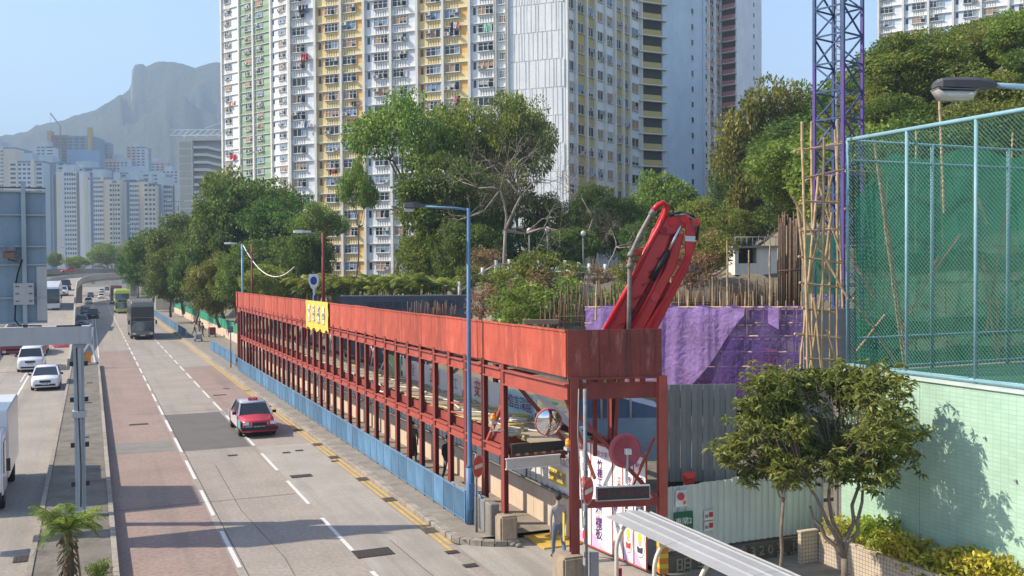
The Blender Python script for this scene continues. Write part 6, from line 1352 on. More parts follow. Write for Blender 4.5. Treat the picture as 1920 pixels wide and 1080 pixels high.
# --- tower crane mast, purple below and blue above
MZ = 52.0
m_cp = mat('mast_purple', (.10, .055, .25), .5, var=.15, scale=2); m_cb = mat('mast_blue', (.045, .08, .19), .5, var=.2, scale=2); m_lad = mat('mast_ladder', (.45, .45, .5), .5)
c0 = plan(1572, MZ); mast = thing('crane_mast', 'purple and blue lattice tower crane mast on the right', 'crane', (c0.x, c0.y, 0), -YAW+R(38))
hs = .86; ccs = [(-hs, -hs), (hs, -hs), (hs, hs), (-hs, hs)]; sec = 1.45; zsw = hgt(165, MZ, 1572)
for k in range(17):
    z0 = -.5+k*sec; mm = m_cp if z0 < zsw-2 else m_cb; t_ = ob('mast_section', None, mast, (0, 0, z0))
    for i, (x, y) in enumerate(ccs):
        lm = m_cp if (z0 < zsw or (i in (1, 2) and z0 < zsw+4)) and not (i == 2) else m_cb
        MB().box(x-.075, x+.075, y-.075, y+.075, 0, sec-.004).ob('leg', lm, t_)
        x2, y2 = ccs[(i+1) % 4]; MB().bar((x, y, sec*.02), (x2, y2, sec*.02), .08).ob('horizontal', mm, t_)
        if k % 2: MB().bar((x, y, 0), (x2, y2, sec), .075).ob('diagonal', m_cb if i % 2 else mm, t_)
        else: MB().bar((x, y, sec), (x2, y2, 0), .075).ob('diagonal', m_cb if i % 2 else mm, t_)
    for x in (-.2, .2): MB().cyl((x, 0, 0), (x, 0, sec), .03, 5).ob('ladder_rail', m_lad, t_)
    for i in range(5): MB().cyl((-.2, 0, i*sec/5), (.2, 0, i*sec/5), .018, 4).ob('rung', m_lad, t_)
    MB().cyl((.45, .1, 0), (.45, .1, sec), .05, 6).ob('hoist_pipe', m_lad, t_)

# --- retaining wall with characters, path rail, ball lamps, hut
t = thing('dark_retaining_wall', 'dark grey retaining wall with faint characters behind the fascia', 'wall', plan(640, 66), -YAW+R(-2)); W_m = 245/FPX*66
MB().box(0, W_m, 0, .4, 1.5, 6.0).ob('wall_face', mat('dark_grey_render', (.10, .105, .125), .85, var=.15, scale=.4, streak=.3), t); MB().box(-.1, W_m+.1, -.05, .45, 6.0, 6.08).ob('coping', m_galv, t)
lettering('順利邨廣場', mat('faded_letters', (.05, .05, .06), .8), t, (W_m*.36, -.008, 5.35), size=.6, spacing=1); lettering('購物中心', MATS['faded_letters'], t, (W_m*.8, -.008, 5.45), size=.6)
t = thing('path_railing', 'pale post and rail fence along the path above the cut slope', 'railing', (0, 0, 0)); rp_ = [(862, 548, 66), (885, 535, 67), (905, 522, 68), (930, 508, 69), (955, 506, 70), (985, 508, 70), (1010, 508, 70), (1035, 508, 70), (1060, 508, 70), (1085, 512, 69), (1105, 514, 69), (1135, 515, 69), (1165, 516, 69)]
for k, (px, py, z) in enumerate(rp_):
    p = Q(px, py, z); MB().cyl(p+Vector((0, 0, -.6)), p+Vector((0, 0, .75)), .13, 8).ob('post', mat('pale_stone_post', (.55, .53, .48), .8), t)
    if k: 
        q_ = Q(*rp_[k-1]); MB().cyl(q_+Vector((0, 0, .45)), p+Vector((0, 0, .45)), .05, 6).ob('rail', MATS['pale_stone_post'], t); MB().cyl(q_+Vector((0, 0, .05)), p+Vector((0, 0, .05)), .05, 6).ob('rail', MATS['pale_stone_post'], t)
for k, (px, yt, yb, z) in enumerate(((993, 432, 515, 75), (1027, 430, 515, 75), (1094, 438, 525, 72))):
    b = Q(px, yb, z); H = Q(px, yt, z).z-b.z; t = thing('ball_lamp', ('left', 'middle', 'right')[k]+' ball topped garden lamp post on the path', 'lamp post', b, group='ball lamps'); MB().cyl((0, 0, -.5), (0, 0, H-.15), .06, 8).ob('pole', m_galv, t); MB().sphere((0, 0, H), .2, 12, 8).ob('globe', mat('milky_globe', (.6, .58, .52), .4), t); MB().cyl((0, 0, H-.3), (0, 0, H-.15), .1, 8).ob('collar', m_galv, t)
t = thing('white_hut', 'small white hut with dark opening among the trees', 'hut', Q(1378, 502, 68), -YAW); wh = wallm('hut_white', (.68, .66, .6))
MB().box(0, .25, 0, 2, -.5, 1.35).ob('wall', wh, t); MB().box(.25, 1.5, 1.2, 1.4, -.5, 1.35).ob('back_wall', MATS['recess_shade'], t); MB().box(1.5, 2.9, 0, 2, -.5, 1.35).ob('wall', wh, t); MB().box(.25, 1.5, 0, .15, -.5, .3).ob('low_wall', wh, t); MB().box(-.2, 3.1, -.3, 2.3, 1.35, 1.5).ob('roof', m_conc_dk, t)  # back wall coloured dark as the shade in the opening
for k in range(8): MB().cyl((k*.4, -.1, 1.5), (k*.4, -.1, 2.1), .03, 5).ob('roof_rail_post', m_bk, t)
MB().cyl((0, -.1, 2.1), (2.9, -.1, 2.1), .03, 5).ob('roof_rail', m_bk, t)
t = thing('site_plank', 'pale timber beam lying above the fascia left of the boom', 'beam', Q(1015, 604, 40), -YAW); MB().box(-.7, .7, 0, .2, -.08, .1).ob('beam', m_bam, t); MB().box(-.7, .7, 0, .2, -.35, -.28).ob('lower_beam', m_redc, t)
q = MB()
# ================================================================== vehicles (front towards -y)
m_tyre = mat('tyre', (.02, .02, .02), .85); m_rimv = mat('wheel_rim', (.35, .35, .36), .35, metal=.7); m_vgl = mat('vehicle_glass', (.02, .025, .03), .06, var=.2, spec=.7); m_blkp = mat('black_plastic', (.025, .025, .027), .6); m_lampg = mat('headlight_glass', (.7, .7, .72), .12, spec=.8); m_plate = mat('number_plate', (.6, .6, .58), .5); m_tail = mat('tail_lamp', (.4, .02, .02), .3); m_under = mat('underbody', (.015, .015, .015), .9); m_chrome = mat('chrome_trim', (.6, .6, .62), .2, metal=.9); m_int = mat('cabin_trim', (.12, .12, .12), .9)
def paint(name, c): return mat('paint_'+name, c, .32, var=.05, scale=1.5, coat=.5, spec=.5, dirt=Vector(c)*.8, dirt_amt=.25)
def wheel(t, x, y, r, w, side):
    o = ob('wheel', None, t, (x, y, r)); tm = MB()
    prof_ = [(-w/2, r*.62), (-w/2, r*.93), (-w*.35, r), (w*.35, r), (w/2, r*.93), (w/2, r*.62)]
    tm.loft([[(a, b*math.cos(2*math.pi*k/18), b*math.sin(2*math.pi*k/18)) for k in range(18)] for a, b in prof_], 0, True, False).ob('tyre', m_tyre, o)
    rm_ = MB().disc((side*w*.38, 0, 0), (side, 0, 0), r*.63, 16)
    for k in range(5): a = k*2*math.pi/5; rm_.bar((side*w*.41, 0, 0), (side*w*.41, r*.58*math.cos(a), r*.58*math.sin(a)), .06, .03)
    rm_.ob('rim', m_rimv, o)
def car(name, label, cat, loc, rz=0, L=4.5, W=1.72, H=1.48, belt=.88, hood=1.15, cowl=1.25, ws=.75, tail=.9, rearbase=.35, pt=None, roof=None, z0=.2, wheel_r=.31, grille=True, group=None, hood_z=None, fr=.1, plate='', nose=.62, rear=False):
    """L length; y runs from -L/2 (nose) to L/2. cowl: nose to windscreen foot, ws: windscreen run, tail: back window run, rearbase: boot length"""
    t = thing(name, label, cat, loc, rz, group); hw = W/2; hz = hood_z or belt-.04; roof = roof or pt
    def ring(y, w, zb, zt, rad=.1):
        return [(-w+.06, y, zb), (-w, y, zb+.12), (-w*1.0, y, (zb+zt)*.55), (-w+.03, y, zt-rad), (-w+.1, y, zt), (0, y, zt+.025), (w-.1, y, zt), (w-.03, y, zt-rad), (w, y, (zb+zt)*.55), (w, y, zb+.12), (w-.06, y, zb)]
    y0, y1 = -L/2, L/2; yc = y0+cowl
    rings = [ring(y0, hw*.80, z0+.08, nose-.02, .12), ring(y0+.06, hw*.9, z0+.03, nose+.06), ring(y0+.35, hw*.97, z0, hz-.09), ring(y0+cowl*.7, hw, z0, hz-.02), ring(yc, hw, z0, belt), ring(0, hw, z0, belt+.01), ring(y1-rearbase, hw, z0, belt+.02), ring(y1-.12, hw*.95, z0+.06, belt-.02), ring(y1, hw*.86, z0+.16, belt-.12, .14)]
    MB().loft(rings, 0, True).ob('body', pt, t)
    # greenhouse
    yw, yt, yb_ = yc+ws, y1-rearbase-tail, y1-rearbase; gw, rw = hw-.07, hw-.24; zr = H-.07
    A = [(-gw, yc, belt), (gw, yc, belt), (gw, yb_, belt), (-gw, yb_, belt)]; B = [(-rw, yw, zr), (rw, yw, zr), (rw, yt, zr), (-rw, yt, zr)]
    MB().add(A+B, [(0, 1, 5, 4), (1, 2, 6, 5), (2, 3, 7, 6), (3, 0, 4, 7)], 0).ob('windows', m_vgl, t)
    rr_ = MB().loft([[(-rw-.02, yw-.06, zr-.05), (-rw+.06, yw-.02, H-.04), (0, yw, H-.02), (rw-.06, yw-.02, H-.04), (rw+.02, yw-.06, zr-.05)], [(-rw-.04, (yw+yt)/2, zr-.04), (-rw+.08, (yw+yt)/2, H-.01), (0, (yw+yt)/2, H), (rw-.08, (yw+yt)/2, H-.01), (rw+.04, (yw+yt)/2, zr-.04)], [(-rw-.02, yt+.06, zr-.05), (-rw+.06, yt+.02, H-.05), (0, yt, H-.03), (rw-.06, yt+.02, H-.05), (rw+.02, yt+.06, zr-.05)]], 0, True, True)
    rr_.ob('roof', roof, t)
    for s in (-1, 1):
        for (a, b, w_) in (((s*(gw), yc, belt), (s*(rw), yw, zr), .07), ((s*gw, yb_, belt), (s*rw, yt, zr), .12), ((s*(gw+.005), (yc+yb_)/2+.1, belt), (s*(rw+.005), (yw+yt)/2+.05, zr), .09)): MB().bar(a, b, w_, .05).ob('pillar', roof, t)
        MB().box(-.09, .09, -.04, .05, -.06, .07).ob('mirror', pt if not grille else m_blkp, t, loc=(s*(hw+.09), yc+.25, belt+.08))
        MB().add([(s*hw*.42, y0+.015, nose-.03), (s*hw*.86, y0+.1, nose-.0), (s*hw*.87, y0+.12, nose-.17), (s*hw*.44, y0+.015, nose-.16), (s*hw*.42, y0+.14, nose+.02), (s*hw*.86, y0+.24, nose+.03)], [(0, 1, 2, 3), (0, 4, 5, 1)] if s > 0 else [(3, 2, 1, 0), (1, 5, 4, 0)]).ob('headlight', m_lampg, t, loc=(0, -.02, .01))
        MB().box(-.12, .12, -.02, .03, -.08, .08).ob('tail_light', m_tail, t, loc=(s*hw*.7, y1-.01, belt-.22))
        for yy in (y0+L*.185, y1-L*.19): wheel(t, s*(hw-.09), yy, wheel_r, .19, s)
    MB().box(-hw*.38, hw*.38, y0-.012, y0+.08, nose-.18, nose-.03).ob('grille', m_blkp if grille else m_chrome, t)
    MB().box(-hw*.7, hw*.7, y0-.01, y0+.06, z0+.12, z0+.25).ob('lower_intake', m_blkp, t)
    MB().box(-.24, .24, y0-.03, y0-.012, nose-.31, nose-.2).ob('number_plate', m_plate, t)
    if plate: lettering(plate, m_blkp, t, (0, y0-.034, nose-.255), size=.11)
    MB().box(-hw*.85, hw*.85, y0+.25, y1-.25, z0-.06, z0+.08).ob('underbody', m_under, t)
    return t
def on_road(px, py, z=0): p = G(px, py, z); return Vector((p.x, p.y, z))
# --- the taxi
m_tr = paint('taxi_red', (.5, .03, .05)); m_ts = paint('taxi_silver', (.38, .38, .44)); m_tc = paint('taxi_cyan', (.1, .5, .5)); m_tw = paint('taxi_white', (.68, .64, .62)); m_tb = paint('taxi_blue', (.25, .5, .65))
tp = on_road(476, 815); tp = Vector((tp.x+.12, tp.y+1.3, .012))
taxi = car('taxi', 'red taxi with pale roof and cyan and white side panels in the right lanes', 'taxi', tp, 0, L=4.6, W=1.7, H=1.5, belt=.9, cowl=1.3, ws=.62, tail=.6, rearbase=.75, pt=m_tr, roof=m_ts, nose=.74, plate='PE 1725', z0=.22)
MB().box(-.866, -.853, -2.2, -1.35, .42, .8).ob('cyan_wing_panel', m_tc, taxi); MB().box(-.866, -.853, -1.05, .45, .38, .86).ob('white_door_panel', m_tw, taxi); MB().box(-.866, -.853, .47, 1.2, .4, .86).ob('white_rear_door_panel', m_tw, taxi); MB().box(-.866, -.853, 1.75, 2.1, .45, .85).ob('blue_quarter_panel', m_tb, taxi); MB().box(-.62, -.36, -2.335, -2.3, .45, .56).ob('cyan_bumper_patch', m_tc, taxi)
ts = MB().box(-.22, .22, -.1, .1, 0, .13).ob('roof_sign', m_nered, taxi, loc=(.02, -.1, 1.5)); lettering('TAXI', m_newh, taxi, (.02, -.205, 1.565), size=.13)
for s in (-1, 1): MB().box(-.13, .13, -.02, .02, -.07, .07).ob('square_lamp', m_lampg, taxi, loc=(s*.62, -2.32, .68))
MB().box(-.83, .83, -2.4, -2.3, .36, .5).ob('bumper', m_blkp, taxi)
# --- left carriageway
m_cw = paint('white', (.72, .72, .73)); m_cs = paint('silver', (.42, .45, .48)); m_cb2 = paint('black', (.02, .022, .026)); m_crd = paint('dark_red', (.42, .02, .03)); m_cbl = paint('navy', (.03, .06, .12)); m_cgr = paint('grey', (.2, .21, .22))
p = on_road(85, 733); car('hatchback', 'white hatchback nearest the median on the left road', 'car', p+Vector((0, 2.2, .006)), 0, L=4.46, W=1.75, H=1.49, belt=.92, cowl=.98, ws=1.0, tail=1.0, rearbase=.12, pt=m_cw, nose=.72, plate='MT 628', grille=True)
p = on_road(57, 698); car('people_carrier', 'white people carrier with large dark grille behind the hatchback', 'car', p+Vector((0, 2.3, .006)), 0, L=4.9, W=1.9, H=1.85, belt=1.12, cowl=1.0, ws=.7, tail=.4, rearbase=.06, pt=m_cw, nose=.92, plate='VC 3196')
p = on_road(115, 666); car('red_taxi', 'red taxi half hidden under the sign beam', 'taxi', p+Vector((0, 2.3, .006)), 0, L=4.6, W=1.7, H=1.5, belt=.9, cowl=1.3, ws=.62, tail=.6, rearbase=.75, pt=m_crd, roof=m_ts, nose=.74, plate='KX 902')
# red lorry seen behind the people carrier
def lorry(name, label, loc, rz, Wd, Hb, Lb, mcab, mbox, group=None, cabh=2.2, cab_l=1.7, stripe=None):
    t = thing(name, label, 'truck', loc, rz, group); hw = Wd/2; y0 = -(Lb+cab_l)/2
    prof_ = [(y0, .5), (y0-.02, 1.15), (y0+.28, cabh-.12), (y0+.42, cabh), (y0+cab_l, cabh), (y0+cab_l, .5)]
    me = bevel(MB().prism(prof_, -hw, hw, axis='x').mesh('cab', mcab), .06, 2); ob('cab', me, t)
    MB().add([(-hw*.88, y0-.02, 1.22), (hw*.88, y0-.02, 1.22), (hw*.84, y0+.25, cabh-.18), (-hw*.84, y0+.25, cabh-.18)], [(0, 1, 2, 3)]).ob('windscreen', m_vgl, t, loc=(0, -.02, 0))
    for s in (-1, 1):
        MB().box(-.01, .01, y0+.4, y0+1.2, 1.2, cabh-.25).ob('side_window', m_vgl, t, loc=(s*(hw+.012), 0, 0)); MB().box(-.14, .14, -.03, .03, -.1, .1).ob('headlight', m_lampg, t, loc=(s*hw*.72, y0-.03, .78)); MB().box(-.06, .06, -.05, .05, -.2, .2).ob('mirror', m_blkp, t, loc=(s*(hw+.16), y0+.05, 1.55))
        for yy in (y0+.75, y0+cab_l+Lb*.7): wheel(t, s*(hw-.14), yy, .4, .26, s)
    MB().box(-hw*.6, hw*.6, y0-.04, y0, .85, 1.05).ob('grille', m_blkp, t); MB().box(-hw*.95, hw*.95, y0-.08, y0+.1, .42, .66).ob('bumper', m_blkp, t); MB().box(-.25, .25, y0-.1, y0-.08, .48, .6).ob('number_plate', m_plate, t)
    MB().box(-hw*.7, hw*.7, y0+.6, y0+cab_l+Lb, .42, .62).ob('chassis', m_under, t)
    ob('cargo_box', bevel(MB().box(-hw-.05, hw+.05, y0+cab_l+.08, y0+cab_l+Lb, .75, Hb).mesh('cargo_box', mbox), .05), t)
    return t
p = on_road(28, 677); lorry('light_lorry', 'red van bodied lorry behind the people carrier at the left edge', p+Vector((-.2, 3, .006)), 0, 1.85, 2.5, 3.2, m_crd, m_crd)
p = on_road(-62, 950); lorry('box_lorry', 'white box lorry cut by the left edge of the picture', Vector((-3.82, 39.3, .006)), 0, 2.2, 3.1, 5.0, m_cw, m_cw, cabh=2.5, cab_l=1.8)
# --- far traffic
def far_car(px, py, label, m, z=0, H=1.5, W=1.72, L=4.4, yoff=2.2, **k): p = on_road(px, py, z); return car('car', label, 'car', Vector((p.x, p.y+yoff, z+.006)), 0, pt=m, H=H, W=W, L=L, group='traffic on the far road', **k)
far_car(153, 613, 'silver car just above the sign beam end', m_cs, H=1.62, nose=.74); far_car(174, 598, 'black car with a headlight lit right of the silver car', m_cb2, H=1.62, W=1.85, nose=.8); far_car(160, 592, 'navy car behind the silver car', m_cbl); far_car(166, 570, 'white saloon on the far road beyond the dark cars', m_cw); far_car(170, 558, 'dark car beyond the white saloon', m_cb2); far_car(190, 560, 'white car left of the buses', m_cw); far_car(191, 549, 'pale car farther left of the buses', m_cs); far_car(201, 545, 'dark car under the flyover', m_cb2)
p = on_road(145, 559); lorry('far_lorry', 'small white lorry at the foot of the flyover', Vector((p.x, p.y+3, .01)), 0, 2.0, 2.7, 3.5, m_cw, m_cw)
# on the ramp
def ramp_at(y):
    for a, b in zip(rp, rp[1:]):
        if a[1] <= y <= b[1]: t_ = (y-a[1])/(b[1]-a[1]); return a[0]+(b[0]-a[0])*t_, a[2]+(b[2]-a[2])*t_+.02
def coach(label, loc, L, W, H, body, dd=False, front=None, group=None, lower=None, name='coach', cat='coach', dest='', band=None, rz=0):
    t = thing(name, label, cat, loc, rz, group); hw = W/2; y0 = -L/2
    prof_ = [(y0+.02, .32), (y0-.02, 1.0), (y0+.05, H*.62), (y0+.22, H-.28), (y0+.5, H), (L/2-.15, H), (L/2, H-.2), (L/2, .32)]
    ob('body', bevel(MB().prism(prof_, -hw, hw, axis='x').mesh('body', body), .14, 3), t)
    if dd:
        for z0_, z1_, i0, i1, nm in ((.95, 2.02, .0, .03, 'lower_windscreen'), (2.52, 3.62, .09, .2, 'upper_windscreen')):
            vs = []; n_ = 8
            for i in range(n_+1):
                x = -hw*.93+hw*1.86*i/n_; cv = .06*(abs(x)/hw)**3; vs += [(x, y0-.13+cv+i0, z0_), (x, y0-.11+cv+i1, z1_)]
            MB().add(vs, [(i*2, i*2+2, i*2+3, i*2+1) for i in range(n_)], 0, True).ob(nm, mat('bus_windscreen', (.07, .09, .12), .08, var=.4, scale=1.2, spec=.8), t)
        MB().box(-hw*.62, hw*.62, y0-.1, y0+.1, 2.12, 2.44).ob('destination_display', m_blkp, t)
        for z_ in (.9, 2.06, 2.49, 3.66): MB().box(-hw*.9, hw*.9, y0-.12+(.16 if z_ > 3 else 0), y0+.1+(.2 if z_ > 3 else 0), z_-.025, z_+.025).ob('front_trim', body, t)
        if dest: lettering(dest, mat('display_amber', (.5, .3, .05), .5), t, (0, y0-.105, 2.28), size=.26)
        if front: MB().box(-hw*.95, hw*.95, y0-.06, y0+.3, .92, 3.7).ob('black_front_mask', front, t)
        for s in (-1, 1):
            for k in range(6):
                yy = y0+1.0+k*(L-1.6)/6
                for z_ in (1.15, 2.75): MB().box(-.012, .012, yy, yy+(L-1.6)/6-.12, z_, z_+.85).ob('side_window', m_vgl, t, loc=(s*(hw+.012), 0, 0))
    else:
        vs = []; n_ = 8
        for i in range(n_+1): x = -hw*.94+hw*1.88*i/n_; cv = .04*(abs(x)/hw)**3; vs += [(x, y0-.09+cv, 1.15), (x, y0-.04+cv, 2.1), (x, y0+.13+cv, H-.4)]
        MB().add(vs, [(i*3+j, i*3+3+j, i*3+4+j, i*3+1+j) for i in range(n_) for j in (0, 1)], 0, True).ob('windscreen', m_vgl, t)
        for s in (-1, 1):
            for k in range(6): yy = y0+1.0+k*(L-1.5)/6; MB().box(-.012, .012, yy, yy+(L-1.5)/6-.1, 1.5, H-.55).ob('side_window', m_vgl, t, loc=(s*(hw+.012), 0, 0))
    for s in (-1, 1):
        MB().box(-.17, .17, -.04, .04, -.09, .09).ob('headlight', m_lampg, t, loc=(s*hw*.72, y0-.03, .68)); MB().box(-.09, .09, -.06, .06, -.22, .22).ob('mirror', m_blkp, t, loc=(s*(hw+.2), y0-.1, 2.0 if not dd else 1.95)); MB().bar((s*hw*.95, y0, 2.25), (s*(hw+.2), y0-.1, 2.2), .05).ob('mirror_arm', m_blkp, t)
        for yy in (y0+2.4, L/2-2.6): wheel(t, s*(hw-.15), yy, .48, .3, s)
    MB().box(-hw*.9, hw*.9, y0-.05, y0+.05, .34, .5).ob('bumper', band or m_blkp, t); MB().box(-.26, .26, y0-.075, y0-.05, .4, .52).ob('number_plate', m_plate, t)
    for s in (-.35, .25): MB().bar((s*W, y0-.1, 1.0 if dd else 1.2), (s*W+.45, y0-.06, 1.4 if dd else 1.6), .03).ob('wiper', m_blkp, t)
    return t
x_, z_ = ramp_at(141); coach('white coach coming down the ramp beside the sign panel', (x_+.2, 141+6, z_), 11.5, 2.45, 3.4, m_cw)
bpy.data.objects['coach'].rotation_euler = (R(2.8), 0, 0)
for k, (y_, m_, H_, dx, lab) in enumerate(((168, m_cw, 1.5, 1.3, 'white car on the ramp behind the coach'), (186, m_cb2, 1.8, 1.5, 'black car with lamps lit at the top of the ramp'), (172, m_cs, 1.5, -1.6, 'silver car beside the white car on the ramp'), (98, m_crd, 1.5, .4, 'red car low on the ramp, behind the sign post'))):
    x_, z_ = ramp_at(y_); c = car('car', lab, 'car', (x_+dx, y_, z_), 0, pt=m_, H=H_, roof=m_ts if k == 3 else None, group='traffic on the ramp')
x_ = plan(132, 322); car('car', 'red car crossing on the far flyover', 'car', (x_.x, 327, 7.45), R(-65), pt=m_crd, group='traffic on the ramp')
# --- double deckers
m_bg2 = mat('bus_champagne', (.22, .195, .155), .35, var=.08, metal=.3, coat=.3); m_by = paint('bus_lime', (.48, .52, .06)); m_bdk = paint('bus_dark_red', (.16, .03, .03))
p = on_road(267, 637); coach('champagne grey double decker bus with black front in the middle lane', (p.x+.05, p.y+6.0, .02), 12, 2.5, 4.38, m_bg2, True, m_cb2, name='double_decker_bus', cat='bus', dest='', group='double decker buses')
p = on_road(230, 588); coach('lime yellow double decker bus behind the grey one', (p.x, p.y+6.0, .02), 11.3, 2.5, 4.4, m_by, True, None, name='double_decker_bus', cat='bus', dest='88X', group='double decker buses', band=m_by)
p = on_road(216, 571); coach('dark red double decker bus left of the lime one', (p.x+.3, p.y+6.0, .02), 11.3, 2.5, 4.4, m_bdk, True, m_cb2, name='double_decker_bus', cat='bus', group='double decker buses')
# ================================================================== sign gantry, lamps, people and street furniture
m_gs = mat('gantry_grey_blue', (.32, .39, .44), .55, var=.1, scale=1.5, streak=.25, dirt=(.22, .27, .3)); m_gb = mat('gantry_beam_grey', (.42, .43, .44), .6, var=.06, scale=1, streak=.2); m_gp = mat('sign_back_blue', (.22, .3, .37), .55, var=.1, scale=1.2, metal=.2, streak=.25); m_cab = mat('cable_black', (.02, .02, .02), .6)
GYY = 33.2
gt = thing('sign_gantry', 'grey steel sign gantry with the back of a tall direction sign at left', 'sign gantry', (-.38, GYY, .3))
MB().ibeam((0, 0, 0), (0, 0, 5.3), .3, .3, up=(0, 1, 0), t=.03).ob('post', m_gs, gt); MB().box(-.07, .07, -.2, -.16, .1, 5.2).ob('cover_channel', m_gb, gt)
MB().box(-.3, .3, -.3, .3, -.02, .05).ob('base_plate', m_gb, gt); MB().box(-.2, .2, -.26, .2, 3.05, 3.25).ob('junction_box', m_gb, gt); MB().tube([(-.05, -.22, 5.2), (-.03, -.23, 3.5), (.02, -.23, 1.5), (0, -.23, .3)], .018, 5).ob('cable', m_cab, gt)
for z_ in (1.0, 2.2, 3.6, 4.7):
    for s in (-1, 1): MB().box(-.06, .06, -.05, .05, -.07, .07).ob('bracket', m_blkp, gt, loc=(s*.2, -.1, z_))
for k in range(3): MB().box(-8+k*2.78+.004, -8+(k+1)*2.78-.004, -.28, .28, 5.32, 5.86).ob('beam_segment', m_gb, gt)
MB().box(.34, .38, -.3, .3, 5.28, 5.9).ob('end_plate', m_gs, gt); MB().box(-.6, .1, -.26, -.2, 5.862, 5.9).ob('cable_tray', m_cab, gt)
SL, SR = -6.6, -.85
for k, (z0, z1) in enumerate(((6.0, 6.75), (6.75, 7.75), (7.75, 8.3), (8.3, 9.25), (9.25, 9.95))): MB().box(SL, SR+(.0 if k > 2 else .0), -.02, .02, z0+.006, z1-.006).ob('sign_panel', m_gp, gt)
for z_ in (6.0, 6.75, 7.75, 8.3, 9.25, 9.95): MB().box(SL, SR, -.1, -.025, z_-.025, z_+.025).ob('stiffener', m_gs, gt)
for x in (-2.75, -1.45, -4.2): MB().box(x-.06, x+.06, -.22, -.1, 5.87, 10.25).ob('sign_upright', m_gs, gt)
MB().box(SR-.28, SR, -.09, -.026, 6.05, 7.7).ob('light_edge_panel', m_gb, gt); MB().box(SL, SR, -.03, .03, 10.05, 10.09).ob('top_rail', m_rb, gt)
MB().box(-1.75, -1.2, -.24, -.221, 6.55, 7.2).ob('cable_clamp_plate', m_gb, gt)
for k in range(3):
    for s in (-1, 1): MB().box(-.05, .05, -.27, -.245, -.01, .01).ob('plate_slot', m_blkp, gt, loc=(-1.47+s*.18, 0, 6.66+k*.22))
MB().tube([(-1.5, -.26, 7.9), (-1.62, -.3, 7.5), (-1.68, -.28, 7.2)], .025, 6).ob('cable', m_cab, gt); MB().tube([(-1.7, -.28, 6.55), (-1.72, -.3, 6.1), (-1.6, -.26, 5.92), (-1.0, -.25, 5.9)], .025, 6).ob('cable', m_cab, gt); MB().tube([(-1.9, -.26, 8.2), (-1.86, -.3, 7.9), (-1.62, -.3, 7.85)], .018, 6).ob('cable', m_cab, gt)
cm = thing('traffic_camera', 'small dark traffic camera on the back of the direction sign', 'camera', (-2.22, GYY-.35, 8.5)); ob('housing', bevel(MB().box(-.17, .17, -.2, .12, -.08, .1).mesh('housing', m_galv), .03), cm); MB().cyl((0, -.2, -.1), (0, -.02, -.12), .08, 12).ob('lens', m_blkp, cm); MB().box(-.05, .25, .1, .3, -.22, -.1).ob('mount', m_galv, cm); MB().box(-.16, .16, -.22, -.05, -.26, -.09).ob('lamp_box', mat('rust_brown', (.2, .12, .09), .7), cm)
# made-up off-frame cabinet on a post, added to shade the road
cb = thing('road_shade_blocker', 'grey made-up cabinet standing at the left carriageway edge', 'sign', (-9.6, 40.7, 0)); MB().box(-1.6, 1.6, -1.65, 1.65, 7.4, 10.7).ob('blocker', m_gs, cb); MB().box(-.25, .25, -.25, .25, 0, 7.4).ob('post', m_gs, cb); MB().box(-1.7, 1.7, -1.75, 1.75, 7.3, 7.395).ob('base_frame', m_gb, cb)
# arrow / keep bollard at the median end
p = G(172, 676, .3); t = thing('median_bollard', 'white triangular frame with amber plate at the median end', 'bollard', (-.3, 86.6, .3)); 
for a, b in (((-1.0, 0, 0), (0.1, 0, 1.7)), ((.75, 0, 0), (.2, 0, 1.75)), ((-1.0, 0, .1), (.75, 0, .1))): MB().bar(a, b, .16).ob('frame_bar', m_newh, t)
MB().box(-.2, .22, -.12, -.06, .15, 1.05).ob('amber_plate', m_amb, t); MB().bar((.2, 0, 1.7), (.4, 0, 3.0), .14).ob('white_pole', m_newh, t)

# --- lamp posts
m_lb = mat('lamp_post_blue', (.09, .19, .33), .5, var=.15, scale=2, streak=.25); m_lbl = mat('lamp_post_light_blue', (.2, .34, .46), .5, var=.15, scale=2); m_head = mat('lamp_head_grey', (.08, .08, .085), .5); m_lens = mat('lamp_lens', (.5, .5, .46), .15, spec=.7); m_headw = mat('lamp_head_pale', (.55, .56, .56), .4)
def lamp_head(t, o, d, L=.62, m=m_head, lens=True):
    o, d = Vector(o), Vector(d).normalized(); s = Vector((-d.y, d.x, 0)); u = Vector((0, 0, 1))
    def rg(k, w_, h0, h1): c = o+d*k*L; return [c-s*w_+u*h0, c-s*w_*.8+u*h1, c+s*w_*.8+u*h1, c+s*w_+u*h0]
    MB().loft([rg(0, .05, -.04, .05), rg(.25, .09, -.06, .07), rg(.5, .15, -.07, .1), rg(.95, .14, -.06, .09), rg(1.02, .1, -.05, .05)], 0, False).ob('lamp_head', m, t)
    if lens: MB().loft([rg(.48, .13, -.075, -.072), rg(.52, .115, -.19, -.08), rg(.9, .11, -.19, -.08), rg(.97, .12, -.075, -.07)], 0, True).ob('lens', m_lens, t)
lp = thing('street_lamp', 'tall blue street lamp in front of the red gantry', 'street lamp', (10.42, 27.75, .1))
MB().tube([(0, 0, 0), (0, 0, 1.75)], .125, 14).ob('base_column', m_lb, lp); MB().tube([(0, 0, 1.75), (0, 0, 1.85), (-.0, 0, 5), (.02, 0, 9.55)], [.12, .075, .068, .055], 12).ob('pole', m_lb, lp)
ad = Vector((-_r.x, -_r.y, 0)); MB().tube([Vector((.02, 0, 9.4)), Vector((.02, 0, 9.5)), ad*.35+Vector((0, 0, 9.55)), ad*1.45+Vector((0, 0, 9.62))], .038, 8).ob('arm', m_lb, lp); lamp_head(lp, ad*1.3+Vector((0, 0, 9.64)), ad, .62)
MB().box(-.09, .09, -.16, -.12, .5, 1.3).ob('access_door', m_lb, lp)
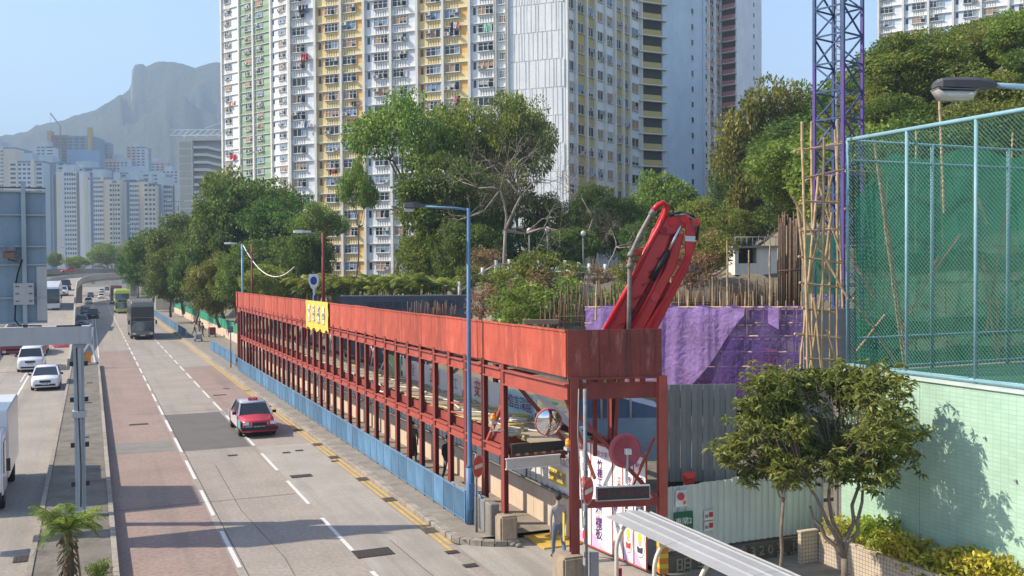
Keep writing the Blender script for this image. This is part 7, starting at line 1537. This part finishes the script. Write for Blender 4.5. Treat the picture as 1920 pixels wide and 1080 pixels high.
hoop = thing('blue_hoop_rail', 'small blue hoop rail at the lamp post foot', 'railing', (10.5, 27.05, .12)); MB().tube([(0, 0, 0), (0, 0, .95), (.0, .08, 1.0), (0, .45, 1.0), (0, .5, .95), (0, .5, 0)], .03, 8).ob('hoop', m_blue2, hoop)
def slim_lamp(px, ytop, ybase, z, headpx, label, m, hm, pole_m=None):
    b = PD(px, ybase, z); H = PD(px, ytop, z).z-b.z; t = thing('street_lamp', label, 'street lamp', b); dxm = (headpx-px)/FPX*z; d = Vector((_r.x*dxm, _r.y*dxm, 0))
    MB().cyl((0, 0, 0), (0, 0, H), .09, 8).ob('pole', m, t); MB().cyl((0, 0, H-.1), d*.8+Vector((0, 0, H+.05)), .05, 6).ob('arm', m_galv, t); lamp_head(t, d*.55+Vector((0, 0, H+.08)), d, abs(dxm)*.55 if False else 1.0, hm, False); return t
slim_lamp(607, 437, 600, 57, 568, 'pale headed lamp on a dark red pole above the yellow banner', m_redc, m_headw)
slim_lamp(456, 458, 640, 84, 438, 'pale headed lamp on a blue pole at the far gantry end', m_lbl, m_headw)
MB().tube([PD(456+96*t_, 460+40*t_+145*t_*(1-t_), 86-14*t_) for t_ in [i/16 for i in range(17)]], .045, 6).ob('slack_cable', m_hose, label='slack pale cable sagging above the far fascia', cat='cable')
b = PD(473, 560, 76); t = thing('red_pole', 'thin dark red pole beside the far lamp', 'pole', b); MB().cyl((0, 0, -2), (0, 0, 4.2), .07, 6).ob('shaft', m_redc, t); MB().bar((-.6, 0, 3.6), (1.0, 0, 3.7), .06).ob('cross_arm', m_redc, t)
b = PD(589, 590, 60); t = thing('blue_emblem_sign', 'white and blue shield shaped sign on a short mast above the fascia', 'sign', b, -YAW); m_sgb = mat('emblem_blue', (.03, .05, .28), .5)
t.scale = (.85, .85, .9); MB().cyl((0, 0, -1), (0, 0, 1.3), .09, 8).ob('mast', m_sgb, t); MB().prism([(-.32, 2.75), (.32, 2.75), (.38, 2.3), (.22, 1.85), (.08, 1.7), (.05, 1.3), (-.05, 1.3), (-.08, 1.7), (-.22, 1.85), (-.38, 2.3)], -.05, .05).ob('shield_plate', m_newh, t); MB().disc((0, -.056, 2.3), (0, -1, 0), .24, 20, ry=.28).ob('blue_emblem', m_sgb, t)
# near lamp head at the right edge
nl = thing('near_lamp', 'dark street lamp head reaching in from the right edge', 'street lamp', PD(2010, 1300, 13.5)); o_ = Vector(nl.location); hA = PD(1866, 160, 13.2)-o_; hB = PD(1752, 163, 13.2)-o_; d = (hB-hA)
top_ = PD(2010, 168, 13.5)-o_; MB().tube([Vector((0, 0, -2)), Vector((0, 0, top_.z-.2)), top_, hA], [.1, .07, .05, .035], 10).ob('pole', m_lbl, nl)
u = Vector((0, 0, 1)); s = Vector((-d.y, d.x, 0)).normalized(); L = d.length
def rg2(k, w_, h0, h1): c = hA+d*k; return [c-s*w_+u*h0, c-s*w_+u*(h0*.3+h1*.7), c-s*w_*.7+u*h1, c+s*w_*.7+u*h1, c+s*w_+u*(h0*.3+h1*.7), c+s*w_+u*h0]
me = MB().loft([rg2(0, .05, -.035, .04), rg2(.1, .08, -.05, .07), rg2(.35, .13, -.05, .1), rg2(.75, .15, -.03, .105), rg2(.93, .14, -.02, .1), rg2(1.0, .09, -.01, .06)], 0, False).mesh('lamp_head', m_head); ob('lamp_head', me, nl)
MB().loft([rg2(.36, .12, -.07, -.06), rg2(.42, .11, -.19, -.07), rg2(.9, .12, -.17, -.06), rg2(.99, .12, -.05, -.045)], 0, True).ob('lens', m_lens, nl)
MB().loft([rg2(.34, .135, -.072, -.058), rg2(1.0, .135, -.04, -.026)], 0, False).ob('lens_rim', m_galv, nl)
# far street lamps over the flyover
for k, (px, yt, yb, z, lab) in enumerate(((305, 400, 500, 300, 'twin armed lamp before the last estate tower'), (255, 420, 500, 330, 'twin armed lamp before the third estate tower'), (210, 458, 505, 340, 'far lamp above the flyover middle'), (124, 465, 505, 300, 'far lamp above the flyover left'), (335, 378, 470, 240, 'lamp pole before the stair block'), (382, 378, 470, 230, 'second lamp pole before the stair block'), (455, 288, 420, 190, 'lamp pole against the green housing block'))):
    b = PD(px, yb, z); H = PD(px, yt, z).z-b.z; t = thing('far_lamp', lab, 'street lamp', b, -YAW, 'far lamp posts'); MB().cyl((0, 0, -4), (0, 0, H), .13, 6).ob('pole', m_galv, t)
    for s_ in (-1, 1): MB().bar((0, 0, H), (s_*1.7, 0, H+.2), .1).ob('arm', m_galv, t); MB().box(s_*2.2-.6, s_*2.2+.6, -.15, .15, H+.12, H+.34).ob('lamp_head', m_headw, t)
# green fence and pale wall along the far footpath
t = thing('green_fence', 'green mesh fence on a pale kerb wall under the street trees', 'fence', (14.2, 100, .14)); m_gf = mat('fence_green', (.04, .28, .17), .6, var=.15)
for k in range(32): MB().box(-.02, .02, .05, 2.95, .95, 2.0).ob('panel', m_gf, t, loc=(0, k*3, 0)); MB().box(-.05, .05, -.05, .05, .9, 2.1).ob('post', m_gf, t, loc=(0, k*3, 0)); MB().box(-.15, .15, .02, 2.98, 0, .9).ob('wall_block', m_cream, t, loc=(0, k*3, 0))
t = thing('brown_fence', 'rusty brown railing beside the footpath beyond the gantry', 'fence', (14.3, 84, .14))
for k in range(14): MB().box(-.03, .03, -.03, .03, 0, 1.7).ob('post', m_rust, t, loc=(0, k*1.1, 0)); MB().box(-.015, .015, .06, 1.04, .15, 1.6).ob('panel', m_rust, t, loc=(0, k*1.1, 0))

# ------------------------------------------------------------------ people
def person(label, loc, rz, h=1.7, top=(.3, .3, .3), legs=(.08, .08, .1), skin=(.45, .28, .2), hair=(.02, .018, .016), stride=.22, arm=.15, bag=None, dress=False, detail=True):
    t = thing('person', label, 'person', loc, rz); s = h/1.7
    bm = bmesh.new(); lay = bm.verts.layers.skin.verify()
    def V(p, r): v = bm.verts.new(Vector(p)*s); v[lay].radius = (r*s, r*s*(.8 if r > .09 else 1)); return v
    def E(a, b): bm.edges.new((a, b)); return b
    pel = V((0, 0, .93), .135); pel[lay].use_root = True
    ch = E(pel, V((0, -.01, 1.12), .125)); ch = E(ch, V((0, 0, 1.3), .15)); nk = E(ch, V((0, 0, 1.44), .065)); nk = E(nk, V((0, -.01, 1.52), .055)); hd_ = E(nk, V((0, -.02, 1.585), .078)); hd_ = E(hd_, V((0, -.015, 1.65), .07))
    for q in (-1, 1):
        f = stride*q
        hp = E(pel, V((q*.09, 0, .86), .09)); kn = E(hp, V((q*.1, -f*.5-.02, .48), .062)); an = E(kn, V((q*.1, -f+(.1 if f < 0 else 0)+.02, .09), .043)); E(an, V((q*.11, -f+(.1 if f < 0 else 0)-.13, .035), .035))
        sh_ = E(ch, V((q*.17, 0, 1.37), .06)); el2 = E(sh_, V((q*.23, .02+arm*q*.4, 1.1), .045)); wr = E(el2, V((q*.22, -.06+arm*q, .87), .032)); hn = E(wr, V((q*.22, -.09+arm*q, .79), .035))
        for j in range(4): E(hn, V((q*.22+(j-1.5)*.008, -.1+arm*q+(j-1.5)*.02, .71-.006*abs(j-1.5)), .0085))
        E(wr, V((q*.2, -.125+arm*q, .79), .0095))
    me = bpy.data.meshes.new('body'); bm.to_mesh(me); bm.free()
    o = ob('body_cage', me, None); md = o.modifiers.new('s', 'SKIN'); md.use_smooth_shade = True; md2 = o.modifiers.new('d', 'SUBSURF'); md2.levels = 1; md2.render_levels = 1
    dg = bpy.context.evaluated_depsgraph_get(); dg.update(); m2 = bpy.data.meshes.new_from_object(o.evaluated_get(dg)); bpy.data.objects.remove(o)
    key = 'person_%d' % (hash((top, legs)) % 99999)
    mm = [mat('skin_%.2f' % skin[0], skin, .6), mat('cloth_top_%.2f_%.2f_%.2f' % top, top, .9, var=.12, scale=8), mat('cloth_leg_%.2f_%.2f_%.2f' % legs, legs, .9, var=.12, scale=8), mat('shoe_dark', (.03, .03, .03), .6)]
    m2.materials.clear(); [m2.materials.append(x) for x in mm]
    for p_ in m2.polygons:
        c = p_.center/s; i = 0
        if c.z < .1: i = 3
        elif c.z < (.98 if abs(c.x) < .19 else 0): i = 2
        elif c.z < 1.47 and not (c.z < .86 and abs(c.x) > .15): i = 1
        p_.material_index = i; p_.use_smooth = True
    ob('body', m2, t)
    hr_ = MB(); hr_.sphere((0, .012*s, 1.655*s), .1*s, 12, 8, 0, (.92, 1.02, .95)); m3 = hr_.mesh('hair', mat('hair_dark', hair, .7, var=.3, scale=40))
    bm = bmesh.new(); bm.from_mesh(m3); bmesh.ops.delete(bm, geom=[v for v in bm.verts if v.co.z < 1.6*s and v.co.y < .02*s], context='VERTS'); bm.to_mesh(m3); bm.free(); ob('hair', m3, t)
    fc = MB(); fc.box(-.012*s, .012*s, -.115*s, -.08*s, 1.585*s, 1.625*s); [fc.box(q*.032*s-.012*s, q*.032*s+.012*s, -.1*s, -.09*s, 1.628*s, 1.638*s, 1) for q in (-1, 1)]; fc.box(-.022*s, .022*s, -.1*s, -.088*s, 1.553*s, 1.56*s, 1); [fc.box(q*.083*s-.01*s, q*.083*s+.01*s, -.02*s, .02*s, 1.595*s, 1.65*s) for q in (-1, 1)]
    fc.ob('face', [mm[0], m_blkp], t)
    if bag: 
        ob('shoulder_bag', bevel(MB().box(-.17*s, .17*s, .11*s, .25*s, .95*s, 1.35*s).mesh('shoulder_bag', mat('bag_%.2f' % bag[0], bag, .8)), .04, 2), t)
    if dress: MB().loft([[(r_*s*math.cos(a*math.pi/8), r_*s*.8*math.sin(a*math.pi/8), z_*s) for a in range(16)] for r_, z_ in ((.2, .3), (.19, .6), (.165, .95), (.14, 1.1))], 0, True, False).ob('skirt', mm[2], t)
    return t
person('person in grey jacket and pale jeans walking away by the corner post', (11.42, 23.7, .02), R(170), 1.76, (.36, .33, .31), (.13, .16, .22), stride=.2)
person('person in black with dark backpack inside the walkway near the lamp post', (11.75, 33.5, .12), R(5), 1.7, (.02, .02, .022), (.05, .06, .09), bag=(.04, .05, .08))
person('person with brown hair in a long dark skirt deeper in the walkway', (11.7, 37.6, .12), R(-10), 1.62, (.12, .09, .07), (.03, .03, .035), hair=(.1, .05, .025), dress=True)
person('person in black at the far end frame of the gantry', (11.9, 82.5, .12), 0, 1.68, (.03, .03, .03), (.05, .04, .04))
for k, (px, py, tc_, lab) in enumerate(((306, 570, (.5, .3, .3), 'person in pink at the far footpath below the green fence'), (318, 575, (.04, .04, .05), 'person in dark clothes right of the pink one'), (365, 628, (.5, .5, .5), 'person in pale top pushing a cart on the far footpath'), (380, 632, (.05, .05, .06), 'person in dark top beside the cart'), (374, 622, (.3, .1, .1), 'person in red brown behind the cart'), (353, 590, (.03, .03, .04), 'person in black on the mid footpath'))):
    p = G(px, py, .14); person(lab, (max(p.x, 10.6), p.y, .14), R(40*k), 1.65, tc_, (.06, .06, .08))
# hand carts on the far footpath
for k, (px, py) in enumerate(((372, 640), (398, 632))):
    p = G(px, py, .14); t = thing('hand_cart', ('left', 'right')[k]+' loaded hand cart on the footpath beyond the gantry', 'cart', p); MB().box(-.4, .4, -.6, .6, .25, .32).ob('platform', m_blue2, t)
    for x in (-.35, .35):
        for y in (-.5, .5): MB().cyl((x-.03, y, .12), (x+.03, y, .12), .12, 10).ob('wheel', m_tyre, t)
    MB().tube([(-.35, .6, .3), (-.35, .7, 1.1), (.35, .7, 1.1), (.35, .6, .3)], .025, 6).ob('handle', m_blue2, t); MB().box(-.35, .35, -.5, .5, .33, .8+.3*k).ob('load', [m_bk, m_rust][k], t)
# bin and post near the far gantry end
t = thing('footpath_post', 'thin grey sign post before the far end of the gantry', 'pole', G(433, 690, .1)); MB().cyl((0, 0, 0), (0, 0, 3.3), .05, 8).ob('shaft', m_galv, t); MB().box(-.2, .2, -.02, .02, 2.8, 3.3).ob('plate', m_galv, t, loc=(0, -.06, 0))
# ================================================================== the air between here and the ridge
hm = bpy.data.materials.new('haze_air'); hm.use_nodes = True
n = hm.node_tree.nodes; n.clear()
o_ = n.new('ShaderNodeOutputMaterial'); pv = n.new('ShaderNodeVolumePrincipled')
pv.inputs['Color'].default_value = (0.60, 0.79, 1.0, 1); pv.inputs['Density'].default_value = 0.00036; pv.inputs['Anisotropy'].default_value = 0.0
hm.node_tree.links.new(pv.outputs[0], o_.inputs['Volume'])
MB().box(-6100, 6100, -700, 7100, -12, 760).ob('haze', hm, kind='stuff')
